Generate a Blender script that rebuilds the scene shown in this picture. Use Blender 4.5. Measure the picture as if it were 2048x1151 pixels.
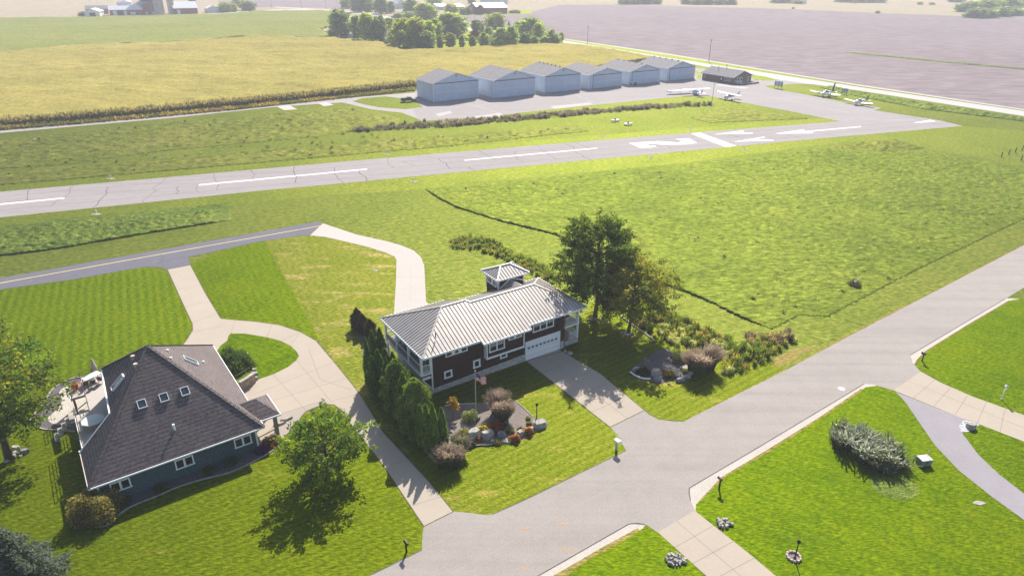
import bpy, math, random
import numpy as np
from mathutils import Vector, Matrix, Quaternion
from mathutils.geometry import tessellate_polygon
R = math.radians
S = bpy.context.scene
for o in list(bpy.data.objects): bpy.data.objects.remove(o)
col = S.collection

# ---------------------------------------------------------------- camera
FOC, PITCH, ROLL, HCAM = 1355.87, 0.443844, 0.0049246, 43.612   # focal length in photo pixels (2048 wide)
SW, SH = 2048.0, 1151.0
FW = Vector((0, math.cos(PITCH), -math.sin(PITCH)))
_r, _u = Vector((1, 0, 0)), Vector((0, math.sin(PITCH), math.cos(PITCH)))
RT = math.cos(ROLL)*_r + math.sin(ROLL)*_u
UP = -math.sin(ROLL)*_r + math.cos(ROLL)*_u
cam = bpy.data.cameras.new('camera'); cam.sensor_fit = 'HORIZONTAL'; cam.sensor_width = 36
cam.lens = 36*FOC/SW; cam.clip_start = 0.5; cam.clip_end = 20000
co = bpy.data.objects.new('camera', cam); col.objects.link(co); S.camera = co
m3 = Matrix((RT, UP, -FW)).transposed()
co.matrix_world = Matrix.Translation((0, 0, HCAM)) @ m3.to_4x4()

# ---------------------------------------------------------------- light
SUN_EL, SUN_AZ = R(38.0), R(8.5)          # azimuth from +Y towards +X (sun ahead of the camera, a little right)
sd = Vector((math.sin(SUN_AZ)*math.cos(SUN_EL), math.cos(SUN_AZ)*math.cos(SUN_EL), math.sin(SUN_EL)))
sun = bpy.data.lights.new('sun', 'SUN'); sun.energy = 4.3; sun.angle = R(0.53); sun.color = (1.0, 0.95, 0.86)
so = bpy.data.objects.new('sun', sun); col.objects.link(so)
so.rotation_mode = 'QUATERNION'; so.rotation_quaternion = (-sd).to_track_quat('-Z', 'Y'); so.location = (0, 0, 200)
W = bpy.data.worlds.new('World'); S.world = W; W.use_nodes = True
nt = W.node_tree; bg = nt.nodes['Background']
sky = nt.nodes.new('ShaderNodeTexSky'); sky.sky_type = 'NISHITA'; sky.sun_disc = False
sky.sun_elevation = SUN_EL; sky.sun_rotation = SUN_AZ; sky.altitude = 250; sky.air_density = 1.0; sky.dust_density = 1.5; sky.ozone_density = 1.0
nt.links.new(sky.outputs[0], bg.inputs[0]); bg.inputs[1].default_value = 0.085
S.view_settings.view_transform = 'Standard'; S.view_settings.look = 'None'
S.view_settings.exposure = 1.0; S.view_settings.gamma = 1.0
S.render.engine = 'CYCLES'
S.cycles.max_bounces = 6; S.cycles.diffuse_bounces = 3; S.cycles.glossy_bounces = 3; S.cycles.transmission_bounces = 4
S.cycles.transparent_max_bounces = 8; S.cycles.volume_bounces = 0

# ---------------------------------------------------------------- layout helpers
def ray(px, py):
    return FW + RT*((px-SW/2)/FOC) + UP*(-(py-SH/2)/FOC)
def G(px, py, z=0.0):
    """world point at height z seen at photo pixel (px, py)"""
    d = ray(px, py); t = (HCAM-z)/-d.z
    return Vector((d.x*t, d.y*t, z))
def onplane(px, py, P, N):
    d = ray(px, py); o = Vector((0, 0, HCAM)); t = (Vector(P)-o).dot(N)/d.dot(N)
    return o+d*t
rng = np.random.default_rng(7)
random.seed(7)

# ---------------------------------------------------------------- mesh builder
class MB:
    """collects shapes; build() links them as ONE mesh object"""
    def __init__(s): s.v = []; s.f = []; s.m = []; s.mi = 0; s.T = None
    def add(s, vs, fs, mi=None):
        b = len(s.v); vs = [Vector(v) for v in vs]
        if s.T is not None: vs = [s.T @ v for v in vs]
        s.v += vs; k = s.mi if mi is None else mi
        for f in fs: s.f.append([i+b for i in f]); s.m.append(k)
        return s
    def box(s, x0, x1, y0, y1, z0, z1, mi=None):
        return s.add([(x0,y0,z0),(x1,y0,z0),(x1,y1,z0),(x0,y1,z0),(x0,y0,z1),(x1,y0,z1),(x1,y1,z1),(x0,y1,z1)],
              [(3,2,1,0),(4,5,6,7),(0,1,5,4),(1,2,6,5),(2,3,7,6),(3,0,4,7)], mi)
    def bar(s, p, q, w, h, mi=None, up=(0,0,1)):
        p, q = Vector(p), Vector(q); d = (q-p); L = d.length; d.normalize()
        u = Vector(up); x = d.cross(u)
        if x.length < 1e-4: x = d.cross(Vector((1,0,0)))
        x.normalize(); y = x.cross(d).normalized()
        a, b = x*w/2, y*h/2
        vs = [p-a-b, p+a-b, p+a+b, p-a+b, q-a-b, q+a-b, q+a+b, q-a+b]
        return s.add(vs, [(0,1,2,3),(7,6,5,4),(1,0,4,5),(2,1,5,6),(3,2,6,7),(0,3,7,4)], mi)
    def tube(s, pts, rad, n=8, mi=None, caps=True):
        pts = [Vector(p) for p in pts]
        if not hasattr(rad, '__len__'): rad = [rad]*len(pts)
        rings = []; vs = []; fs = []
        for i, p in enumerate(pts):
            d = (pts[min(i+1, len(pts)-1)]-pts[max(i-1, 0)]).normalized()
            x = d.cross(Vector((0.13, 0.97, 0.2))).normalized(); y = d.cross(x)
            for k in range(n):
                a = 2*math.pi*k/n; vs.append(p+(x*math.cos(a)+y*math.sin(a))*rad[i])
        for i in range(len(pts)-1):
            for k in range(n):
                fs.append((i*n+k, i*n+(k+1) % n, (i+1)*n+(k+1) % n, (i+1)*n+k))
        if caps:
            fs.append(tuple(range(n))[::-1]); fs.append(tuple((len(pts)-1)*n+k for k in range(n)))
        return s.add(vs, fs, mi)
    def lathe(s, c, prof, n=12, mi=None):
        """prof: list of (r, z)"""
        c = Vector(c); vs = []; fs = []
        for r, z in prof:
            for k in range(n):
                a = 2*math.pi*k/n; vs.append(c+Vector((r*math.cos(a), r*math.sin(a), z)))
        for i in range(len(prof)-1):
            for k in range(n): fs.append((i*n+k, i*n+(k+1) % n, (i+1)*n+(k+1) % n, (i+1)*n+k))
        fs.append(tuple(range(n))[::-1]); fs.append(tuple((len(prof)-1)*n+k for k in range(n)))
        return s.add(vs, fs, mi)
    def poly(s, pts, mi=None):
        """flat face, any outline"""
        pts = [Vector(p) for p in pts]; tri = tessellate_polygon([pts])
        nn = Vector((0,0,0))
        for i in range(len(pts)):
            nn += pts[i].cross(pts[(i+1) % len(pts)])
        fs = []
        for t in tri:
            a, b, c = [pts[i] for i in t]
            fs.append(tuple(t) if (b-a).cross(c-a).dot(nn) > 0 else tuple(t)[::-1])
        return s.add(pts, fs, mi)
    def prism(s, pts, d, mi=None):
        """outline pts extruded by vector d"""
        pts = [Vector(p) for p in pts]; d = Vector(d); n = len(pts)
        tri = tessellate_polygon([pts])
        nn = Vector((0,0,0))
        for i in range(n): nn += pts[i].cross(pts[(i+1) % n])
        flip = nn.dot(d) > 0
        fs = []
        for t in tri:
            a, b, c = [pts[i] for i in t]
            up = (b-a).cross(c-a).dot(d) > 0
            t = tuple(t)
            top = t if up else t[::-1]
            fs.append(tuple(i+n for i in top)); fs.append(top[::-1])
        for i in range(n):
            j = (i+1) % n
            q = (i, j, j+n, i+n)
            fs.append(q if flip else q[::-1])
        return s.add(pts+[p+d for p in pts], fs, mi)
    def rock(s, c, sx, sy, sz, seed=0, mi=None, flat=.55, rot=0):
        """an angular quarried block: uneven outline, near vertical broken sides, tilted flat top"""
        r = random.Random(seed); c = Vector(c); vs = []; fs = []; n = r.choice([5, 6, 7])
        an = sorted(2*math.pi*(k+r.uniform(-.22, .22))/n for k in range(n)); ph = [r.uniform(.82, 1.15) for _ in range(n)]; tx, ty = r.uniform(-.14, .14), r.uniform(-.14, .14)
        for zz, q in ((-.3, 1.04), (.35, 1.0), (.86, .97), (1.0, .88)):
            for a, w in zip(an, ph):
                m = q*w*r.uniform(.95, 1.05); x, y = math.cos(a)*m*sx/2, math.sin(a)*m*sy/2; z = zz*sz*(1+(tx*math.cos(a)+ty*math.sin(a)) if zz > .3 else 1)
                vs.append(c+Vector((x*math.cos(rot)-y*math.sin(rot), x*math.sin(rot)+y*math.cos(rot), z)))
        for j in range(3):
            for k in range(n): fs.append((j*n+k, j*n+(k+1) % n, (j+1)*n+(k+1) % n, (j+1)*n+k))
        fs.append(tuple(range(n))[::-1]); fs.append(tuple(3*n+k for k in range(n)))
        return s.add(vs, fs, mi)
    def poly(s, pts, mi=None):
        """flat face, any outline"""
        pts = [Vector(p) for p in pts]; tri = tessellate_polygon([pts])
        nn = Vector((0,0,0))
        for i in range(len(pts)):
            nn += pts[i].cross(pts[(i+1) % len(pts)])
        fs = []
        for t in tri:
            a, b, c = [pts[i] for i in t]
            fs.append(tuple(t) if (b-a).cross(c-a).dot(nn) > 0 else tuple(t)[::-1])
        return s.add(pts, fs, mi)
    def prism(s, pts, d, mi=None):
        """outline pts extruded by vector d"""
        pts = [Vector(p) for p in pts]; d = Vector(d); n = len(pts)
        tri = tessellate_polygon([pts])
        nn = Vector((0,0,0))
        for i in range(n): nn += pts[i].cross(pts[(i+1) % n])
        flip = nn.dot(d) > 0
        fs = []
        for t in tri:
            a, b, c = [pts[i] for i in t]
            up = (b-a).cross(c-a).dot(d) > 0
            t = tuple(t)
            top = t if up else t[::-1]
            fs.append(tuple(i+n for i in top)); fs.append(top[::-1])
        for i in range(n):
            j = (i+1) % n
            q = (i, j, j+n, i+n)
            fs.append(q if flip else q[::-1])
        return s.add(pts+[p+d for p in pts], fs, mi)
    def rock(s, c, sx, sy, sz, seed=0, mi=None, flat=.55, rot=0):
        r = random.Random(seed); c = Vector(c); vs = []; fs = []; n, mrows = 8, 5
        ph = [r.uniform(.78, 1.18) for _ in range(n)]
        for j in range(mrows+1):
            t = j/mrows; zz = -0.25+1.25*t
            rr = (1.0-.12*abs(t-.35))*(1 if t < .95 else .86)
            for k in range(n):
                a = 2*math.pi*k/n; q = ph[k]*rr*r.uniform(.93, 1.07)
                x, y = math.cos(a)*q*sx/2, math.sin(a)*q*sy/2
                vs.append(c+Vector((x*math.cos(rot)-y*math.sin(rot), x*math.sin(rot)+y*math.cos(rot), zz*sz*r.uniform(.9, 1.06))))
        for j in range(mrows):
            for k in range(n): fs.append((j*n+k, j*n+(k+1) % n, (j+1)*n+(k+1) % n, (j+1)*n+k))
        fs.append(tuple(range(n))[::-1]); fs.append(tuple(mrows*n+k for k in range(n)))
        return s.add(vs, fs, mi)
    def build(s, name, mats, parent=None, smooth=False, loc=None, rz=0):
        me = bpy.data.meshes.new(name); me.from_pydata([tuple(v) for v in s.v], [], s.f)
        if not isinstance(mats, (list, tuple)): mats = [mats]
        for m in mats: me.materials.append(m)
        me.polygons.foreach_set('material_index', s.m)
        if smooth: me.polygons.foreach_set('use_smooth', [True]*len(s.f))
        me.update()
        o = bpy.data.objects.new(name, me); col.objects.link(o)
        if parent: o.parent = parent
        if loc is not None: o.location = loc
        o.rotation_euler.z = rz
        return o

def np_mesh(name, V, F, mat, parent=None, colors=None, smooth=False):
    """numpy quads/tris -> mesh object; colors: per-vertex true leaf/flower colour"""
    me = bpy.data.meshes.new(name); nv = len(V); nf, k = F.shape
    me.vertices.add(nv); me.vertices.foreach_set('co', np.ascontiguousarray(V, dtype=np.float32).ravel())
    me.loops.add(nf*k); me.polygons.add(nf)
    me.loops.foreach_set('vertex_index', np.ascontiguousarray(F, dtype=np.int32).ravel())
    me.polygons.foreach_set('loop_start', np.arange(0, nf*k, k, dtype=np.int32))
    me.polygons.foreach_set('loop_total', np.full(nf, k, dtype=np.int32))
    if smooth: me.polygons.foreach_set('use_smooth', np.ones(nf, dtype=bool))
    me.update(calc_edges=True); me.validate()
    if colors is not None:
        at = me.color_attributes.new('tint', 'FLOAT_COLOR', 'POINT')
        c4 = np.ones((nv, 4), np.float32); c4[:, :3] = colors
        at.data.foreach_set('color', c4.ravel())
    for m in (mat if isinstance(mat, (list, tuple)) else [mat]): me.materials.append(m)
    o = bpy.data.objects.new(name, me); col.objects.link(o)
    if parent: o.parent = parent
    return o

def tag(o, label=None, cat=None, group=None, kind=None):
    if label: o['label'] = label
    if cat: o['category'] = cat
    if group: o['group'] = group
    if kind: o['kind'] = kind
    return o
def thing(name, loc, rz, label, cat, group=None):
    o = bpy.data.objects.new(name, None); col.objects.link(o); o.empty_display_size = .5
    o.location = loc; o.rotation_euler = (0, 0, rz)
    return tag(o, label, cat, group)
def copy_tree(o, parent=None, loc=None, rz=None, label=None, scale=None):
    c = o.copy(); col.objects.link(c)
    if parent: c.parent = parent
    if loc is not None: c.location = loc
    if rz is not None: c.rotation_euler = (0, 0, rz)
    if scale is not None: c.scale = scale
    if label: c['label'] = label
    for ch in list(o.children): copy_tree(ch, c)
    return c

# ---------------------------------------------------------------- materials
def newmat(name):
    m = bpy.data.materials.new(name); m.use_nodes = True
    return m, m.node_tree, m.node_tree.nodes['Principled BSDF']
def N(nt, t, **k):
    n = nt.nodes.new(t)
    for a, b in k.items(): setattr(n, a, b)
    return n
def coords(nt, scale=(1,1,1), rot=0, kind='Object'):
    tc = N(nt, 'ShaderNodeTexCoord'); mp = N(nt, 'ShaderNodeMapping')
    mp.inputs['Scale'].default_value = scale; mp.inputs['Rotation'].default_value = (0, 0, rot)
    nt.links.new(tc.outputs[kind], mp.inputs[0]); return mp.outputs[0]
def noise(nt, vec, scale, detail=3, rough=.55, dist=0):
    n = N(nt, 'ShaderNodeTexNoise'); n.inputs['Scale'].default_value = scale; n.inputs['Detail'].default_value = detail
    n.inputs['Roughness'].default_value = rough; n.inputs['Distortion'].default_value = dist
    nt.links.new(vec, n.inputs['Vector']); return n.outputs['Fac']
def ramp(nt, fac, stops):
    r = N(nt, 'ShaderNodeValToRGB'); e = r.color_ramp.elements
    while len(e) > 1: e.remove(e[-1])
    e[0].position = stops[0][0]; e[0].color = (*stops[0][1], 1)
    for p, c in stops[1:]:
        x = e.new(p); x.color = (*c, 1)
    nt.links.new(fac, r.inputs[0]); return r.outputs[0]
def mix(nt, fac, a, b, blend='MIX'):
    n = N(nt, 'ShaderNodeMix', data_type='RGBA', blend_type=blend)
    for i, x in ((0, fac), (6, a), (7, b)):
        if hasattr(x, 'links'): nt.links.new(x, n.inputs[i])
        elif i == 0: n.inputs[0].default_value = x
        else: n.inputs[i].default_value = (*x, 1)
    return n.outputs[2]
def bump(nt, bsdf, h, strength=.5, dist=.1):
    b = N(nt, 'ShaderNodeBump'); b.inputs['Strength'].default_value = strength; b.inputs['Distance'].default_value = dist
    nt.links.new(h, b.inputs['Height']); nt.links.new(b.outputs[0], bsdf.inputs['Normal'])
g3 = lambda v: (v, v, v)
def plain(name, c, rough=.6, metal=0, var=.12, scale=3, spec=.3, bmp=0, bscale=20):
    m, nt, b = newmat(name); v = coords(nt)
    f = noise(nt, v, scale, 4)
    lo = tuple(x*(1-var) for x in c); hi = tuple(min(1, x*(1+var)) for x in c)
    nt.links.new(ramp(nt, f, [(.3, lo), (.7, hi)]), b.inputs['Base Color'])
    b.inputs['Roughness'].default_value = rough; b.inputs['Metallic'].default_value = metal; b.inputs['Specular IOR Level'].default_value = spec
    if bmp: bump(nt, b, noise(nt, v, bscale, 4), bmp, .05)
    return m
def grass(name, a, bcol, c, stripe=0, rot=0, swidth=1.0, dry=None, drycov=.5, fine=6, bmp=.6, bdist=.06, big=.06, aniso=None, soil=False, speck=.55):
    """a dark, bcol mid, c light; mowing stripes along rot"""
    m, nt, b = newmat(name); v = coords(nt); vr = coords(nt, rot=rot)
    big1 = noise(nt, v, big, 4, .6); mid = noise(nt, v, .55, 4, .6)
    va = coords(nt, scale=(.34, 1, 1), rot=rot) if aniso is None else coords(nt, scale=aniso, rot=rot)
    fn = noise(nt, va, fine, 3, .65)
    col1 = ramp(nt, big1, [(.32, a), (.5, bcol), (.7, c)])
    col2 = mix(nt, .45, col1, ramp(nt, mid, [(.3, a), (.5, bcol), (.72, c)]))
    if stripe:
        w = N(nt, 'ShaderNodeTexWave'); w.wave_type = 'BANDS'; w.bands_direction = 'Y'
        w.inputs['Scale'].default_value = .314/swidth/1.0; w.inputs['Distortion'].default_value = 1.2; w.inputs['Detail'].default_value = 2; w.inputs['Detail Scale'].default_value = .6
        nt.links.new(vr, w.inputs['Vector'])
        col2 = mix(nt, stripe, col2, ramp(nt, w.outputs['Fac'], [(.25, a), (.75, c)]))
    if dry:
        dn = noise(nt, coords(nt, scale=(.35, 1.3, 1), rot=rot), .33, 6, .72)
        dm = ramp(nt, dn, [(drycov, g3(0)), (drycov+.13, g3(.75))])
        col2 = mix(nt, dm, col2, dry)
    f2 = ramp(nt, fn, [(.25, g3(.62 if soil else .3)), (.5, g3(1.0)), (.75, g3(1.4 if soil else 1.9))])
    colr = mix(nt, .85, col2, f2, 'MULTIPLY')
    sp = noise(nt, coords(nt, scale=(.4, 1, 1), rot=rot), fine*.5, 5, .75)
    colr = mix(nt, speck, colr, ramp(nt, sp, [(.3, (.3, .36, .3)), (.46, g3(1)), (.56, g3(1)), (.7, (1.7, 1.6, 1.7))]), 'MULTIPLY')
    # blades scatter sunlight forward: a dull diffuse part and a broad, leaf coloured gloss
    nt.links.new(mix(nt, 1.0, colr, (1.05, 1.05, 1.05) if soil else (.35, .345, .33), 'MULTIPLY'), b.inputs['Base Color']); b.inputs['Roughness'].default_value = 1; b.inputs['Specular IOR Level'].default_value = 0
    fm = noise(nt, v, fine*1.7, 2, .6)
    bump(nt, b, fm, bmp, bdist)
    gl = N(nt, 'ShaderNodeBsdfGlossy'); gl.inputs['Roughness'].default_value = .68
    nt.links.new(mix(nt, 1.0, colr, (1, 1, 1) if soil else (2.6, 2.3, 1.6), 'MULTIPLY'), gl.inputs['Color']); nt.links.new(b.inputs['Normal'].links[0].from_socket, gl.inputs['Normal'])
    mx = N(nt, 'ShaderNodeMixShader'); mx.inputs[0].default_value = .04 if soil else .245
    nt.links.new(b.outputs[0], mx.inputs[1]); nt.links.new(gl.outputs[0], mx.inputs[2]); nt.links.new(mx.outputs[0], nt.nodes['Material Output'].inputs[0])
    return m
def leafmat(name, tr=.55, through=(1.65, 1.6, .55)):
    """leaf colour comes from the mesh's own tint attribute"""
    m, nt, b = newmat(name); a = N(nt, 'ShaderNodeAttribute', attribute_name='tint')
    b.inputs['Roughness'].default_value = .6; b.inputs['Specular IOR Level'].default_value = .2
    nt.links.new(a.outputs['Color'], b.inputs['Base Color'])
    t = N(nt, 'ShaderNodeBsdfTranslucent'); mx = N(nt, 'ShaderNodeMixShader'); mx.inputs[0].default_value = tr
    tc = mix(nt, 1.0, a.outputs['Color'], through, 'MULTIPLY')
    nt.links.new(tc, t.inputs[0]); nt.links.new(b.outputs[0], mx.inputs[1]); nt.links.new(t.outputs[0], mx.inputs[2])
    nt.links.new(mx.outputs[0], nt.nodes['Material Output'].inputs[0])
    return m
def pavement(name, c, var=.1, fine=25, finev=.25, stain=None, scov=.62, rough=.9, bmp=.15, big=.12, blotch=.5, track=None):
    m, nt, b = newmat(name); v = coords(nt)
    f1 = noise(nt, v, big, 5, .6); f2 = noise(nt, v, fine, 3, .7); f3 = noise(nt, v, blotch, 5, .65)
    lo = tuple(x*(1-var) for x in c); hi = tuple(x*(1+var) for x in c)
    k = mix(nt, .5, ramp(nt, f1, [(.3, lo), (.7, hi)]), ramp(nt, f3, [(.3, lo), (.7, hi)]))
    k = mix(nt, 1.0, k, ramp(nt, f2, [(.3, g3(1-finev)), (.7, g3(1+finev))]), 'MULTIPLY')
    if track is not None:   # wear along the driving direction
        ft = noise(nt, coords(nt, scale=(.012, .55, 1), rot=-track), 1.0, 3, .6); k = mix(nt, .55, k, ramp(nt, ft, [(.35, g3(.86)), (.5, g3(1.0)), (.65, g3(1.07))]), 'MULTIPLY')
    if stain:
        f4 = noise(nt, v, .35, 6, .7)
        k = mix(nt, ramp(nt, f4, [(scov, g3(0)), (scov+.12, g3(.7))]), k, stain)
    nt.links.new(k, b.inputs['Base Color']); b.inputs['Roughness'].default_value = rough; b.inputs['Specular IOR Level'].default_value = .25
    bump(nt, b, f2, bmp, .02)
    return m
M = {}
M['white'] = plain('white_paint', (.88, .88, .87), .5, var=.04)
M['trim'] = plain('white_trim', (.88, .88, .87), .45, var=.03)
M['black'] = plain('black_metal', (.015, .015, .017), .45, var=.2)
M['darkgrey'] = plain('dark_grey', (.06, .06, .065), .6)
M['rail'] = plain('bronze_rail', (.1, .075, .055), .5)
def glassmat():
    m, nt, b = newmat('window_glass'); b.inputs['Base Color'].default_value = (.012, .016, .02, 1)
    b.inputs['Roughness'].default_value = .06; b.inputs['Specular IOR Level'].default_value = .6
    nt.links.new(ramp(nt, noise(nt, coords(nt), .9, 2), [(.35, (.008, .011, .014)), (.7, (.04, .05, .06))]), b.inputs['Base Color'])
    return m
M['glass'] = glassmat()
M['wood'] = plain('grey_wood', (.3, .25, .2), .8, var=.25, scale=6)
M['bark'] = plain('bark', (.09, .07, .055), .95, var=.35, scale=7, bmp=.6, bscale=14)
M['leaf'] = leafmat('leaves')
M['dryleaf'] = leafmat('dry_grass_blades', .5, (1.2, 1.2, 1.15))
M['needle'] = leafmat('needles', .4)
M['rock'] = plain('limestone', (.37, .335, .29), .9, var=.3, scale=2.2, bmp=.5, bscale=9)
M['rock_dark'] = plain('grey_fieldstone', (.22, .215, .22), .9, var=.35, scale=2.5, bmp=.5, bscale=9)
# ================================================================ the setting
def V2(p): return Vector((p[0], p[1], 0))
def smooth(pts, k=5, closed=True):
    """Catmull-Rom through points"""
    P = [Vector(p) for p in pts]; n = len(P); out = []
    rg = range(n) if closed else range(n-1)
    for i in rg:
        a, b, c, d = P[(i-1) % n] if closed or i else P[0], P[i], P[(i+1) % n], P[(i+2) % n] if closed or i < n-2 else P[-1]
        for j in range(k):
            t = j/k
            out.append(.5*((2*b)+(c-a)*t+(2*a-5*b+4*c-d)*t*t+(3*b-a-3*c+d)*t**3))
    if not closed: out.append(P[-1])
    return out
def gp(pts, z=0.0): return [G(x, y, 0)+Vector((0, 0, z)) for x, y in pts]
def sheet(name, pts, z, mat, world=False, sm=0, extra=None):
    P = [Vector((p[0], p[1], z)) for p in pts] if world else gp(pts, z)
    if sm: P = smooth(P, sm)
    b = MB(); b.poly(P)
    mats = [mat]
    if extra:
        for k, (fn, mm) in enumerate(extra):
            b.mi = k+1; fn(b); mats.append(mm)
    # faces must look up
    for i, f in enumerate(b.f):
        p, q, r = [b.v[j] for j in f[:3]]
        if (q-p).cross(r-p).z < 0: b.f[i] = f[::-1]
    o = b.build(name, mats); tag(o, kind='structure'); return o
def strip(b, P, w, z):
    """thin flat line along P (world points)"""
    P = [Vector((p[0], p[1], z)) for p in P]
    for i in range(len(P)-1):
        d = (P[i+1]-P[i]); d.z = 0
        if d.length < 1e-6: continue
        d.normalize(); s = Vector((-d.y, d.x, 0))*w/2
        b.add([P[i]-s, P[i+1]-s, P[i+1]+s, P[i]+s], [(0, 1, 2, 3)])
def inside(X, Y, P):
    n = len(P); r = np.zeros(X.shape, bool)
    for i in range(n):
        x1, y1 = P[i][0], P[i][1]; x2, y2 = P[(i+1) % n][0], P[(i+1) % n][1]
        if abs(y1-y2) < 1e-9: continue
        c = ((Y < y1) != (Y < y2)) & (X < (x2-x1)*(Y-y1)/(y2-y1)+x1); r ^= c
    return r
def vnoise(X, Y, s, seed=0):
    x, y = X/s, Y/s; xi, yi = np.floor(x).astype(np.int64), np.floor(y).astype(np.int64); fx, fy = x-xi, y-yi
    fx = fx*fx*(3-2*fx); fy = fy*fy*(3-2*fy)
    def h(a, b):
        v = (a*374761393+b*668265263+seed*974711) & 0xffffffff; v = ((v ^ (v >> 13))*1274126177) & 0xffffffff
        return ((v ^ (v >> 16)) & 0xffff)/65535.0
    return (h(xi, yi)*(1-fx)+h(xi+1, yi)*fx)*(1-fy)+(h(xi, yi+1)*(1-fx)+h(xi+1, yi+1)*fx)*fy
def rough(name, P, res, h, amp, mat, seed=0, rot=0, lump=3.0, z0=0.0, hard=None, taper=4.0):
    """a standing crop / tall grass: a closed rough-topped slab over the outline P (world)"""
    c, s = math.cos(rot), math.sin(rot)
    Q = [(p[0]*c+p[1]*s, -p[0]*s+p[1]*c) for p in P]
    xs = np.arange(min(q[0] for q in Q), max(q[0] for q in Q)+res, res); ys = np.arange(min(q[1] for q in Q), max(q[1] for q in Q)+res, res)
    X, Y = np.meshgrid(xs, ys, indexing='ij')
    ok = inside(X[:-1, :-1]+res/2, Y[:-1, :-1]+res/2, Q)
    r = np.random.default_rng(seed)
    jx, jy = r.uniform(-.3, .3, X.shape)*res, r.uniform(-.3, .3, X.shape)*res
    Z = z0+h*(.55+.45*vnoise(X, Y, lump, seed))+amp*(r.uniform(-.5, .5, X.shape)*.7+(vnoise(X, Y, lump*.35, seed+5)-.5)*1.0)
    if hard is not None:          # only the named sides stand up as an edge; the others thin out into mown grass
        D = np.full(X.shape, 1e9)
        for k in range(len(Q)):
            if k in hard: continue
            (ax, ay), (bx, by) = Q[k], Q[(k+1) % len(Q)]; ll = (bx-ax)**2+(by-ay)**2
            tt = np.clip(((X-ax)*(bx-ax)+(Y-ay)*(by-ay))/ll, 0, 1); D = np.minimum(D, np.hypot(X-ax-tt*(bx-ax), Y-ay-tt*(by-ay)))
        Z = z0+(Z-z0)*np.clip(D/taper*(.6+.8*vnoise(X, Y, 2.5, seed+9)), 0, 1)**.8
    Z = np.maximum(Z, z0+.016)
    nx, ny = X.shape; idx = np.arange(nx*ny).reshape(nx, ny)
    XX, YY = X+jx, Y+jy
    V = np.stack([XX*c-YY*s, XX*s+YY*c, Z], -1).reshape(-1, 3)
    i, j = np.nonzero(ok)
    F = np.stack([idx[i, j], idx[i+1, j], idx[i+1, j+1], idx[i, j+1]], -1)
    # skirts down to the soil
    pad = np.pad(ok, 1); Vb = V.copy(); Vb[:, 2] = 0.0; off = len(V); sk = []
    for di, dj, a, b in ((-1, 0, (0, 1), (0, 0)), (1, 0, (1, 0), (1, 1)), (0, -1, (0, 0), (1, 0)), (0, 1, (1, 1), (0, 1))):
        e = ok & ~pad[1+di:1+di+ok.shape[0], 1+dj:1+dj+ok.shape[1]]
        i, j = np.nonzero(e); A = idx[i+a[0], j+a[1]]; B = idx[i+b[0], j+b[1]]
        sk.append(np.stack([B, A, A+off, B+off], -1))
    F = np.concatenate([F]+sk); V = np.concatenate([V, Vb])
    u, inv = np.unique(F, return_inverse=True); F = inv.reshape(F.shape); V = V[u]
    return np_mesh(name, V, F, mat)

# ---- materials of the ground
M['farmland'] = grass('farmland', (.30, .25, .17), (.36, .29, .21), (.27, .27, .13), big=.006, fine=.4, bmp=.2, soil=True, speck=.3)
M['airgrass'] = grass('airfield_grass', (0.0842, 0.1207, 0.0235), (0.1189, 0.1594, 0.0353), (0.1537, 0.1786, 0.0493), stripe=.18, rot=R(-20), swidth=1.8, dry=(.22, .19, .075), drycov=.6, fine=3.2, big=.05, bmp=.7, bdist=.08)
M['verge'] = grass('mown_verge', (0.1045, 0.1496, 0.0276), (0.1378, 0.1824, 0.0353), (0.1712, 0.1964, 0.0471), stripe=.15, rot=R(-20), swidth=1.5, fine=3.5, big=.08)
M['lawn'] = grass('house_lawn', (0.066, 0.1093, 0.0033), (0.0979, 0.1443, 0.0053), (0.1329, 0.1662, 0.0079), stripe=.30, rot=R(-35), swidth=.75, dry=(.2, .2, .055), drycov=.6, fine=6, big=.1)
M['lawn_stripe'] = grass('mown_lawn', (0.0724, 0.1323, 0.0036), (0.1075, 0.1715, 0.0048), (0.1481, 0.196, 0.0084), stripe=.42, rot=R(-118), swidth=1.1, dry=(.2, .2, .06), drycov=.64, fine=5, big=.08)
M['lawn_dark'] = grass('dark_lawn', (0.0695, 0.1188, 0.003), (0.0952, 0.1521, 0.0042), (0.1287, 0.1759, 0.006), stripe=.15, rot=R(-118), swidth=1.2, dry=(.18, .19, .05), drycov=.7, fine=5, big=.08)
M['lawn_dry'] = grass('seeded_lawn', (0.0939, 0.1392, 0.0149), (0.134, 0.167, 0.0248), (0.1699, 0.1855, 0.0396), stripe=.15, rot=R(-112), swidth=1.2, dry=(.3, .25, .15), drycov=.53, fine=5, big=.12, bmp=.8)
M['lawn_front'] = grass('front_lawn_grass', (0.0779, 0.1213, 0.0072), (0.1125, 0.1527, 0.0126), (0.1428, 0.1753, 0.0216), stripe=.4, rot=R(-37), swidth=.9, dry=(.25, .22, .085), drycov=.56, fine=8, big=.1, speck=.45)
M['lawn_vivid'] = grass('vivid_lawn', (0.0571, 0.1151, 0.0021), (0.0936, 0.1585, 0.0028), (0.1347, 0.1842, 0.0041), stripe=.16, rot=R(30), swidth=1.1, dry=(.2, .2, .04), drycov=.62, fine=6, big=.13, bmp=.8)
M['meadow'] = grass('meadow_grass', (0.0781, 0.1155, 0.0263), (0.1141, 0.1607, 0.0308), (0.1562, 0.1909, 0.0439), dry=(.15, .155, .05), drycov=.6, fine=2.6, big=.05, bmp=.8, bdist=.15)
M['weeds'] = grass('weedy_grass', (0.0641, 0.1064, 0.0308), (0.0996, 0.1502, 0.0394), (0.1566, 0.194, 0.0552), dry=(.2, .19, .12), drycov=.64, fine=3, big=.12, bmp=.9, bdist=.15)
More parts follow.
